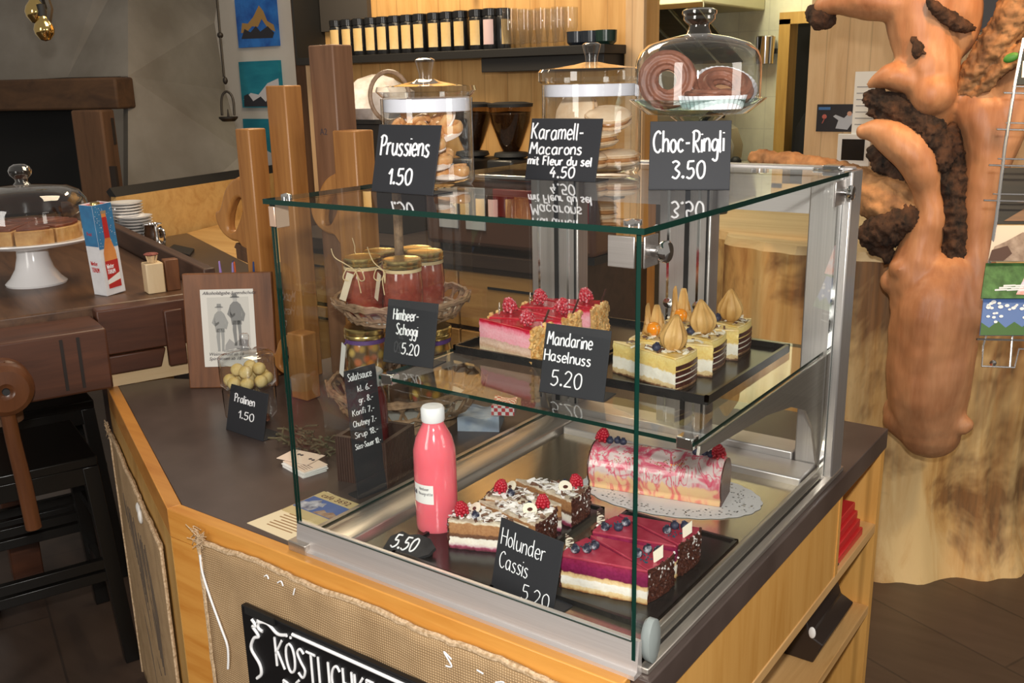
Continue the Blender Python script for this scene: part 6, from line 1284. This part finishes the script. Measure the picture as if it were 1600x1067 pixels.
def cloudtex(name, size, depth=4):
    x = bpy.data.textures.new(name,'CLOUDS'); x.noise_scale = size; x.noise_depth = depth; x.noise_basis = 'BLENDER_ORIGINAL'; return x
def blobmesh(name, mat, parent, org, chains, balls, vox, smooth_it, disp, dsize, dep=3, extra=0):
    mb = MB()
    for ch in chains:
        pts = [Yp(x,y,2.05+dy)-org for x,y,dy,r in ch]; rr = [r*.00197 for *_,r in ch]
        P_ = cr([V((p.x,p.y,p.z)) for p in pts],5); Rr = cr([V((r,0,0)) for r in rr],5); mb.tube(P_,[q.x for q in Rr],14)
        for p,r in ((pts[0],rr[0]),(pts[-1],rr[-1])): mb.ball(p,r*.99,14,10)
    for x,y,dy,r in balls: mb.ball(Yp(x,y,2.05+dy)-org,r*.00197,16,12)
    o = mb.build(name, mat, parent, 0)
    rm = o.modifiers.new('fuse','REMESH'); rm.mode = 'VOXEL'; rm.voxel_size = vox; rm.use_smooth_shade = True
    s = o.modifiers.new('smooth','SMOOTH'); s.iterations = smooth_it; s.factor = .5
    d = o.modifiers.new('lumps','DISPLACE'); d.texture = cloudtex(name+'_lumps',dsize,dep); d.strength = disp; d.mid_level = .5; d.texture_coords = 'LOCAL'
    if extra:
        d = o.modifiers.new('rough','DISPLACE'); d.texture = cloudtex(name+'_rough',dsize*.3,4); d.strength = extra; d.mid_level = .5; d.texture_coords = 'LOCAL'
    return o
def root_mat():
    m, nt, out = nm('smooth_root'); p = pbsdf(nt, out, .46)
    n1 = noise(nt, coords(nt,(2.2,2.2,.7)), 4, 5, .55, .5); n2 = noise(nt, coords(nt,(12,12,2)), 5, 4)
    col = ramp(nt, n1, [(.28,(.27,.10,.036)),(.5,(.43,.19,.082)),(.72,(.56,.29,.14))]); col = mixc(nt, .3, col, ramp(nt, n2, [(.3,(.31,.14,.065)),(.7,(.54,.30,.16))]))
    link(nt, col, p.inputs['Base Color']); bump(nt, p, n2, .3, .005); return m
m_root = root_mat(); m_bark = mottled('rough_bark',(.005,.003,.002),(.085,.038,.018),30,.85,1.0,(1,1,.5),8,.3,.7,0,None,.012); m_drift = mottled('driftwood',(.10,.045,.018),(.46,.24,.10),14,.7,.8,(1,1,.6),8,.32,.66,0,None,.01)
ro = Yp(1455,690,2.05); t = th('root_sculpture', 'polished tree root sculpture with forked limbs in front of the stump', 'sculpture', ro)
chains = [
 [(1452,668,0,50),(1450,610,0,64),(1456,540,0,66),(1464,480,0,66),(1478,440,.02,56)],
 [(1432,480,-.01,40),(1430,420,-.02,38),(1440,380,-.02,32),(1455,340,-.03,22),(1447,300,-.035,21),(1440,268,-.045,27),(1425,238,-.05,32),(1398,218,-.06,29),(1370,206,-.06,20),(1350,206,-.06,12)],
 [(1500,490,0,40),(1524,430,.02,30),(1527,370,.03,26),(1533,310,.03,28),(1543,240,.03,33),(1538,185,.04,40),(1515,145,.05,34)],
 [(1550,250,.05,30),(1580,170,.06,36),(1625,70,.08,36)],
 [(1465,185,.0,20),(1456,150,-.03,34),(1452,115,-.02,44),(1446,75,-.01,46),(1440,35,-.01,50),(1445,-10,0,54),(1455,-70,0,60),(1470,-180,.02,66),(1490,-320,.05,74)],
 [(1440,5,-.03,34),(1395,2,-.05,30),(1352,0,-.06,29),(1310,2,-.06,20),(1288,8,-.06,15)],
 [(1475,-20,.02,42),(1500,20,.03,34),(1505,52,.03,22),(1492,80,.02,16)],
 [(1420,125,-.07,20),(1395,118,-.08,21),(1372,126,-.08,15),(1361,132,-.08,9)],
 [(1408,655,-.02,28),(1436,682,-.02,22),(1470,690,-.02,15)], [(1480,660,-.02,24),(1504,668,-.03,13)],
]
balls = [(1458,146,-.055,33),(1405,120,-.05,25),(1410,418,-.055,21),(1396,440,-.03,20),(1459,480,-.105,9),(1405,640,0,26),(1508,664,-.02,14),(1476,512,-.11,5),(1440,530,-.105,5)]
blobmesh('smooth_wood', m_root, t, ro, chains, balls, .008, 6, .014, .12, 2)
blobmesh('bark_strip', m_bark, t, ro, [[(1485,215,.02,24),(1486,270,.01,25),(1490,340,.0,20),(1490,395,-.005,20),(1492,430,-.03,6)]], [], .006, 0, .034, .035, 5, .022)
blobmesh('bark_patch', m_bark, t, ro, [[(1362,154,-.05,14),(1392,164,-.045,22),(1425,177,-.04,25),(1452,207,-.035,25),(1474,245,-.02,20)],[(1366,174,-.055,10),(1420,192,-.06,10),(1455,228,-.055,8),(1472,262,-.05,8)]], [(1372,240,.03,16),(1385,258,.03,22),(1405,278,.03,24)], .006, 0, .030, .03, 5, .022)
blobmesh('dark_hollow', m_bark, t, ro, [[(1428,62,-.108,5),(1434,74,-.113,8),(1433,88,-.112,5)],[(1432,78,-.112,5),(1446,84,-.108,3)],[(1433,70,-.112,4),(1424,78,-.108,3)]], [], .005, 0, .016, .02, 4, .008)
blobmesh('bark_seam', m_bark, t, ro, [[(1452,2,-.115,4),(1460,12,-.108,8),(1478,24,-.075,10),(1494,36,-.05,11),(1508,42,-.035,8),(1520,44,-.02,5)]], [], .005, 0, .016, .02, 4, .008)
blobmesh('burnt_tip', m_bark, t, ro, [], [(1284,26,-.05,20),(1274,22,-.05,15),(1292,31,-.045,14)], .005, 0, .016, .02, 4, .008)
blobmesh('rough_limb', m_drift, t, ro, [[(1430,330,-.01,28),(1395,318,0,38),(1350,298,.02,34),(1300,276,.05,26),(1240,256,.08,18),(1180,248,.10,14)]], [], .008, 0, .034, .06, 5, .018)
blobmesh('bark_burl', m_bark, t, ro, [[(1418,340,-.05,20),(1388,358,-.05,26),(1362,370,-.03,22),(1384,396,-.03,12),(1388,408,-.03,7)]], [], .006, 0, .034, .035, 5, .02)
blobmesh('weathered_limb', m_drift, t, ro, [[(1497,150,.0,12),(1515,125,.0,18),(1545,84,-.01,23),(1578,35,-.02,26),(1610,-20,-.03,28)],[(1520,150,-.02,7),(1560,112,-.03,11),(1600,82,-.04,14),(1630,60,-.05,15)]], [], .006, 0, .028, .04, 5, .016)
mb = MB(); mb.ball((0,0,0),(.02,.006,.012)); lf = mb.build('green_leaf', plain('leaf_green',(.05,.22,.03),.5), t); lf.location = Yp(1580,90,1.9)-ro; lf.rotation_euler = (0,-.4,0)
# sculpture rests on a pad
p0 = Yp(1455,690,2.05)
# things behind the sculpture
a = Yp(1480,-40,3.95); b = Yp(1600,46,3.95)
mb = MB(); mb.b2((0,0,0),(b.x-a.x+.5,.04,a.z-b.z+.6)); o = mb.build('glass_cabinet_front', plain('cabinet_slate',(.05,.05,.058),.5), smooth=0); o.location = (a.x-.15,3.95,b.z); tag(o,'dark slate cabinet panel behind the top of the root','cabinet')
for k,px in enumerate((1494,1523,1552,1581)):
    p = Yp(px,92,3.8); t = th('wine_glass', f'{ORD[k] if k else "leftmost"} hanging wine glass behind the root, seen beneath the dark cabinet', 'glass', (p.x,3.8,b.z-.27), 0, 'wine glasses hanging behind the root')
    lathe_obj('bowl', [(.036,.0),(.044,.05),(.042,.10),(.022,.135),(.004,.15)], m_shelfglass, t, 20); lathe_obj('stem', [(.004,.15),(.004,.24),(.03,.25),(.03,.253),(0,.253)], m_shelfglass, t, 16)
# card rack
DR = 2.42; rk = Dp(1575,575,DR); t = th('card_rack', 'wire card rack at the right edge in front of the root', 'rack', rk)
g = lambda x,y,d=DR: Dp(x,y,d)-rk
m_wire = plain('rack_wire',(.75,.75,.77),.2,1)
mb = MB()
mb.tube([g(1600,60),g(1586,130),g(1570,230),g(1556,345),g(1538,460),g(1536,470)],.0042,8); mb.tube([g(1660,60),g(1650,230),g(1635,470)],.0042,8)
mb.build('upright', m_wire, t)
mb = MB()
for x,y in ((1584,145),(1573,202),(1561,258),(1553,313)): mb.tube([g(x-16,y),g(x+110,y+3)],.0025,6); mb.tube([g(x-2,y-10),g(x+110,y-8)],.002,6)
mb.build('cross_wire', m_wire, t)
mb = MB()
for yy in (530,): mb.tube([g(1526,yy),g(1650,yy+3)],.003,6)
mb.tube([g(1542,520),g(1536,540),g(1534,572),g(1585,574),g(1592,545),g(1650,545)],.0026,6); mb.tube([g(1582,522),g(1578,573)],.0026,6); mb.build('card_pocket', m_wire, t)
lathe_obj('rivet', [(0,0),(.008,.001),(.008,.004),(0,.005)], m_chrome, t, 16, Mx.Translation(g(1552,567,DR-.01)) @ Mx.Rotation(-pi/2,4,'X') @ Mx.Rotation(pi,4,'X'))
def card(label, x0,y0,x1,y1, d, base, parts_, sl=0):
    q = [Dp(x0+sl,y0,d+.03),Dp(x1,y0,d+.03),Dp(x1,y1,d),Dp(x0-sl,y1,d)]; o_ = q[3]; t = th('greeting_card', label, 'card', o_, 0, 'greeting cards in the wire rack')
    mb = MB(); mb.slab([q[3]-o_,q[2]-o_,q[1]-o_,q[0]-o_],.003); mb.build('sheet', base, t, 0)
    U, W_ = q[2]-q[3], q[0]-q[3]; nrm = U.cross(W_).normalized()
    for nmx, polys, m, k in parts_:
        mb = MB()
        for pl in polys: mb.slab([U*a+W_*b+nrm*(.0006+.0006*k) for a,b in pl],.0005)
        mb.build(nmx, m, t, 0)
rn = seeded(12)
card('sepia card with rocky peaks in the wire rack', 1549,352,1660,408,2.40, plain('card_cream',(.62,.53,.44),.6), [('printed_rocks',[[(.0,.05),(.05,.40),(.2,.55),(.4,.8),(.6,.6),(.8,.9),(1,.7),(1,0),(0,0)]], mottled('card_rock',(.20,.14,.11),(.36,.28,.23),40,.6),1),('printed_shade',[[(0,0),(.02,.3),(.22,.42),(.30,.2),(.2,.0)]], plain('card_dark',(.06,.025,.02),.6),2)],5)
card('green and coral card, second above the bottom of the rack', 1537,411,1660,466,2.385, mottled('card_green',(.02,.08,.015),(.07,.20,.05),40,.5), [('printed_coral',[[(.42,.1),(.55,.95),(1,.98),(1,.05)]], mottled('card_coral',(.75,.25,.16),(.55,.6,.75),50,.5),1),('printed_white',[[(.15+.05*k,.2+.06*(k%3)),(.30+.05*k,.22+.06*(k%3)),(.30+.05*k,.26+.06*(k%3)),(.15+.05*k,.25+.06*(k%3))] for k in range(7)], plain('card_white',(.7,.72,.76),.5),2)],4)
fl_ = []; m_cflower = plain('card_flower',(.78,.80,.84),.5)
for k in range(30):
    cx,cy_ = rn.uniform(.04,.96),rn.uniform(.35,.9); r = rn.uniform(.018,.035); fl_.append([(cx+r*cos(2*pi*i/8),cy_+r*1.5*sin(2*pi*i/8)) for i in range(8)])
card('blue card of white cotton grass flowers at the bottom of the rack', 1534,466,1660,524,2.37, plain('card_blue',(.09,.17,.42),.5), [('grass_print',[[(0,0),(1,0),(1,.32),(.9,.2),(.8,.36),(.7,.2),(.6,.38),(.5,.22),(.4,.36),(.3,.2),(.2,.38),(.1,.2),(0,.34)]], plain('card_grass',(.04,.12,.03),.5),1),*[('flower_print',[f],m_cflower,2) for f in fl_]],3)
card('black card higher in the rack beside the root', 1563,262,1660,350,2.44, plain('card_black',(.008,.008,.009),.5), [('printed_hill',[[(.1,.05),(.5,.35),(1,.5),(1,.05)]],plain('card_hill',(.20,.11,.06),.6),1)],6)
card('dark teal card topmost at the right edge of the rack', 1590,80,1660,132,2.46, plain('card_teal',(.03,.04,.045),.4), [('printed_letter',[[(.1,.2),(.2,.2),(.2,.7),(.1,.7)]],m_white,1)],2)
# ---------------------------------------------------------------- things on the bench
BT = 1.1503
cs_ = Z(58,443,BT); t = th('cake_pedestal', 'white china cake pedestal on the old bench at left', 'cake stand', cs_)
lathe_obj('foot', [(0,0),(.086,0),(.088,.006),(.072,.022),(.055,.05),(.046,.085),(.044,.112),(.05,.122),(0,.122)], m_white_china, t, 48)
lathe_obj('plate', [(0,.120),(.12,.120),(.185,.132),(.195,.140),(.194,.144),(.18,.141),(0,.136)], m_white_china, t, 64)
PR = .145; pz = cs_+V((0,0,.137))
m_crust = mottled('pie_crust',(.46,.21,.06),(.66,.38,.14),26,.6,.4); m_pietop = mottled('pie_glaze',(.13,.035,.02),(.27,.08,.04),18,.3,.3)
def pie(label, a0, a1):
    t = th('pie_slice', label, 'pie', pz+V((.003*cos((a0+a1)/2),.003*sin((a0+a1)/2),0)), 0, 'pie slices under the bench dome'); n = 12
    pl = [(0,0)]+[(PR*cos(a0+(a1-a0)*i/n),PR*sin(a0+(a1-a0)*i/n)) for i in range(n+1)]
    mb = MB(); mb.prism(pl,0,.044); mb.build('crust', m_crust, t, 30, .003)
    pl = [(0,0)]+[(PR*.94*cos(a0+.03+(a1-a0-.06)*i/n),PR*.94*sin(a0+.03+(a1-a0-.06)*i/n)) for i in range(n+1)]
    mb = MB(); mb.prism(pl,.044,.052); mb.build('fruit_glaze', m_pietop, t, 30, .002)
na = 8; nmz = ['pie slice facing the right end of the bench','pie slice at the right rear under the dome','pie slice at the rear under the dome','pie slice at the left rear under the dome','pie slice at the left, mostly out of frame','pie slice at the left front under the dome','pie slice nearest the front under the dome','pie slice at the right front beside the beer carton']
for k in range(na): pie(nmz[k], 2*pi*k/na+.02, 2*pi*(k+1)/na-.012)
t = th('glass_cake_cover', 'large clear glass dome with round knob over the pie', 'dome', cs_+V((0,0,.1425))); R = .178
lathe_obj('bell', [(R,0),(R,.085),(R*.97,.112),(R*.87,.138),(R*.68,.154),(R*.3,.160),(.015,.162),(.015,.159),(R*.3,.157),(R*.66,.151),(R*.85,.135),(R*.945,.110),(R-.003,.085),(R-.003,0)], m_jar_glass, t, 64)
lathe_obj('knob', [(0,.161),(.024,.162),(.017,.170),(.018,.178),(.030,.190),(.033,.203),(.027,.215),(.015,.222),(0,.223)], m_knob_glass, t, 40)
# beer carton
p0_ = Z(168,463,BT); p1_ = Z(202,455,BT); pL = Z(155,448,BT)
t = th('beer_carton', 'tall blue and white winter beer gift carton on the bench', 'carton', p0_); e = (p1_-p0_); wd = .064; ang = math.atan2(e.y,e.x)
t.rotation_euler = (rad(1),rad(-3.5),ang); HH = .262
m_snow = mottled('carton_snow',(.74,.74,.76),(.82,.82,.84),30,.4); m_csky = mottled('carton_sky',(.04,.16,.34),(.05,.24,.46),18,.4)
mb = MB()
d_ = .054
mb.b2((0,0,0),(wd,.0012,HH)); mb.b2((0,d_,0),(wd,d_+.0012,HH)); mb.b2((0,.0012,0),(.0012,d_,HH)); mb.b2((wd-.0012,.0012,0),(wd,d_,HH)); mb.b2((0,0,.0),(wd,d_,.0015)); mb.build('sleeve', m_snow, t, 0)
mb = MB(); mb.b2((.0005,-.0008,HH*.52),(wd-.0005,0,HH-.0005)); mb.b2((-.0008,.0005,HH*.55),(0,d_,HH-.0005)); mb.build('sky_print', m_csky, t, 0)
mb = MB(); rn = seeded(6)
for k in range(60): mb.prism(circ(rn.uniform(.0006,.0012),6,0,0,(rn.uniform(.003,wd-.003),rn.uniform(HH*.54,HH*.98))),.0008,.001,0,Mx.Rotation(pi/2,4,'X'))
sn_ = mb.build('snowflake_print', m_white, t, 0); sn_['kind'] = 'stuff'
def fl2(nmx, pl, m, k): 
    mb = MB(); mb.prism(pl,.0008+.0003*k,.001+.0003*k,0,Mx.Rotation(pi/2,4,'X')); return mb.build(nmx, m, t, 0)
bc = wd*.5
bott = lambda s: [(bc-.021*s,.02),(bc+.021*s,.02),(bc+.022*s,.09),(bc+.020*s,.125),(bc+.0085*s,.165),(bc+.0075*s,.235),(bc-.0075*s,.235),(bc-.0085*s,.165),(bc-.020*s,.125),(bc-.022*s,.09)]
fl2('bottle_print', bott(1), mottled('print_amber',(.62,.20,.05),(.80,.34,.10),10,.4), 1)
m_bred = plain('print_label_red',(.50,.03,.03),.4)
fl2('label_print', [(bc-.0215,.045),(bc+.0215,.062),(bc+.022,.10),(bc-.0215,.10)], m_bred, 2); fl2('label_print', [(bc-.009,.165),(bc+.009,.165),(bc+.0078,.225),(bc-.0078,.225)], m_bred, 2); fl2('label_print', [(bc-.021,.02),(bc+.021,.02),(bc+.0215,.040),(bc-.0215,.032)], m_bred, 2)
fl2('cap_print', [(bc-.009,.235),(bc+.009,.235),(bc+.009,.243),(bc-.009,.243)], plain('print_cap',(.35,.25,.15),.4), 2); fl2('cap_print', [(bc-.0214,.033),(bc+.0216,.041),(bc+.0215,.061),(bc-.0215,.045)], m_white, 2)
handwriting('lettering', [('Winter',.013,bc-.018,.078,.62),('TRAUM',.012,bc-.018,.062,.62)], t, .0008, .3, None, None, (0,-.0018,0), (pi/2,0,0), 4)
handwriting('lettering', [('Winter',.012,.008,.088,.8),('TRAUM',.013,.008,.068,.7)], t, .0008, .3, 'red side lettering', m_bred, (-.0004,d_,0), (pi/2,0,-pi/2), 5)
handwriting('lettering', [('Prost',.010,.014,.175,.8)], t, .0006, .3, 'red side lettering', m_bred, (-.0012,d_,0), (pi/2,0,-pi/2), 5)
mb = MB(); mb.b2((.0012,.0012,HH-.006),(wd-.0012,d_,HH-.004)); mb.build('red_inside', m_bred, t, 0); lathe_obj('bottle_cap', [(0,HH+.0045),(.012,HH+.004),(.0145,HH-.002),(.0145,HH-.004)], m_gold_lid, t, 24, Mx.Translation((wd/2,d_/2,0)))
# block with brush and second block
t = th('brush_block', 'pale wooden block topped with small brush bristles on the bench', 'block', Z(246,456,BT), bz)
mb = MB(); mb.b2((-.028,-.03,0),(.022,.02,.088)); mb.build('block', wood('pale_block',(.74,.58,.36),(.64,.46,.25),'Z',1,.6,False,.05), t, 35, .003)
mb = MB(); rn = seeded(9)
for k in range(34): a = rn.uniform(0,6.28); r = .017*math.sqrt(rn.random()); mb.tube([(r*cos(a)*.7-.003,r*sin(a)*.7-.005,.088),(r*cos(a)*1.1-.003,r*sin(a)*1.1-.005,.112)],.0016,5)
br_ = mb.build('bristles', plain('bristle_pale',(.70,.50,.28),.7), t, 0); br_['kind'] = 'stuff'
mb = MB(); mb.ball((-.003,-.005,.112),(.021,.021,.005),14,8); mb.build('bristle_tips', mottled('bristle_red',(.16,.03,.03),(.30,.10,.07),160,.8,.5), t)
t = th('brown_block', 'brown wooden block standing right beside the brush block', 'block', Z(270,452,BT), bz); mb = MB(); mb.b2((-.015,-.02,0),(.02,.02,.092)); mb.build('block', m_board, t, 35, .002); mb = MB(); mb.b2((-.003,-.0205,.02),(.001,-.02,.085)); mb.build('slot', m_rubber, t)
# crockery and pitcher on the service counter
def top_at(x,y): return Z(x,y,1.0803)
TOPW = 'first second third fourth fifth sixth seventh eighth ninth tenth eleventh twelfth thirteenth fourteenth fifteenth'.split()
def saucer_stack(px,py,n,lab):
    b = top_at(px,py)
    for k in range(n):
        mb = MB(); mb.lathe([(0,0),(.045,0),(.07,.010),(.072,.013),(.068,.013),(.044,.004),(0,.004)],32); o = mb.build('saucer', m_white_china); o.location = b+V((0,0,.0125*k)); tag(o, ('topmost' if k == n-1 else TOPW[n-1-k]+' from the top')+' '+lab, 'plate', 'white saucers stacked '+('behind' if n == 11 else 'in front'))
saucer_stack(203,384,15,'white saucer in the taller stack behind the beer carton'); saucer_stack(216,388,11,'white saucer in the lower stack beside the steel pitcher')
b = top_at(190,384); t = th('spoon_cup', 'black cup of spoons behind the beer carton', 'cup', b); lathe_obj('body',[(0,0),(.042,0),(.05,.11),(.046,.11),(.04,.005),(0,.005)],m_rubber,t,24)
for k in range(5):
    mb = MB(); a = k*1.3; mb.tube([(.02*cos(a),.02*sin(a),.01),(.05*cos(a),.03*sin(a),.15)],.004,6); mb.ball((.052*cos(a),.031*sin(a),.155),(.011,.005,.016)); mb.build('spoon', m_chrome if k else plain('spoon_brown',(.12,.06,.03),.4), t)
b = top_at(243,390); t = th('steel_pitcher', 'polished steel milk pitcher on the service counter', 'pitcher', b); lathe_obj('body',[(0,0),(.040,0),(.043,.01),(.042,.07),(.038,.10),(.040,.108),(.037,.108),(.035,.098),(.039,.07),(.04,.012),(0,.006)],m_chrome,t,36); mb = MB(); mb.tube(cr([(.04,0,.09),(.07,0,.085),(.07,0,.04),(.042,0,.025)],5),.005,8); mb.build('handle', m_chrome, t)
b = top_at(229,388); t = th('water_glass', 'small clear glass left of the steel pitcher', 'glass', b); lathe_obj('body',[(0,0),(.028,0),(.032,.09),(.029,.09),(.026,.006),(0,.006)],m_shelfglass,t,24)
# ---------------------------------------------------------------- lettering curves become plain meshes
bpy.context.view_layer.update()
dg = bpy.context.evaluated_depsgraph_get()
new = [(o, bpy.data.meshes.new_from_object(o.evaluated_get(dg))) for o in list(SC.objects) if o.type in ('CURVE','FONT')]
for o, me in new:
    m = bpy.data.objects.new('tmp', me); C.objects.link(m); m.parent = o.parent; m.location = o.location; m.rotation_euler = o.rotation_euler
    for k in o.keys(): m[k] = o[k]
    nme = o.name; bpy.data.objects.remove(o); m.name = nme
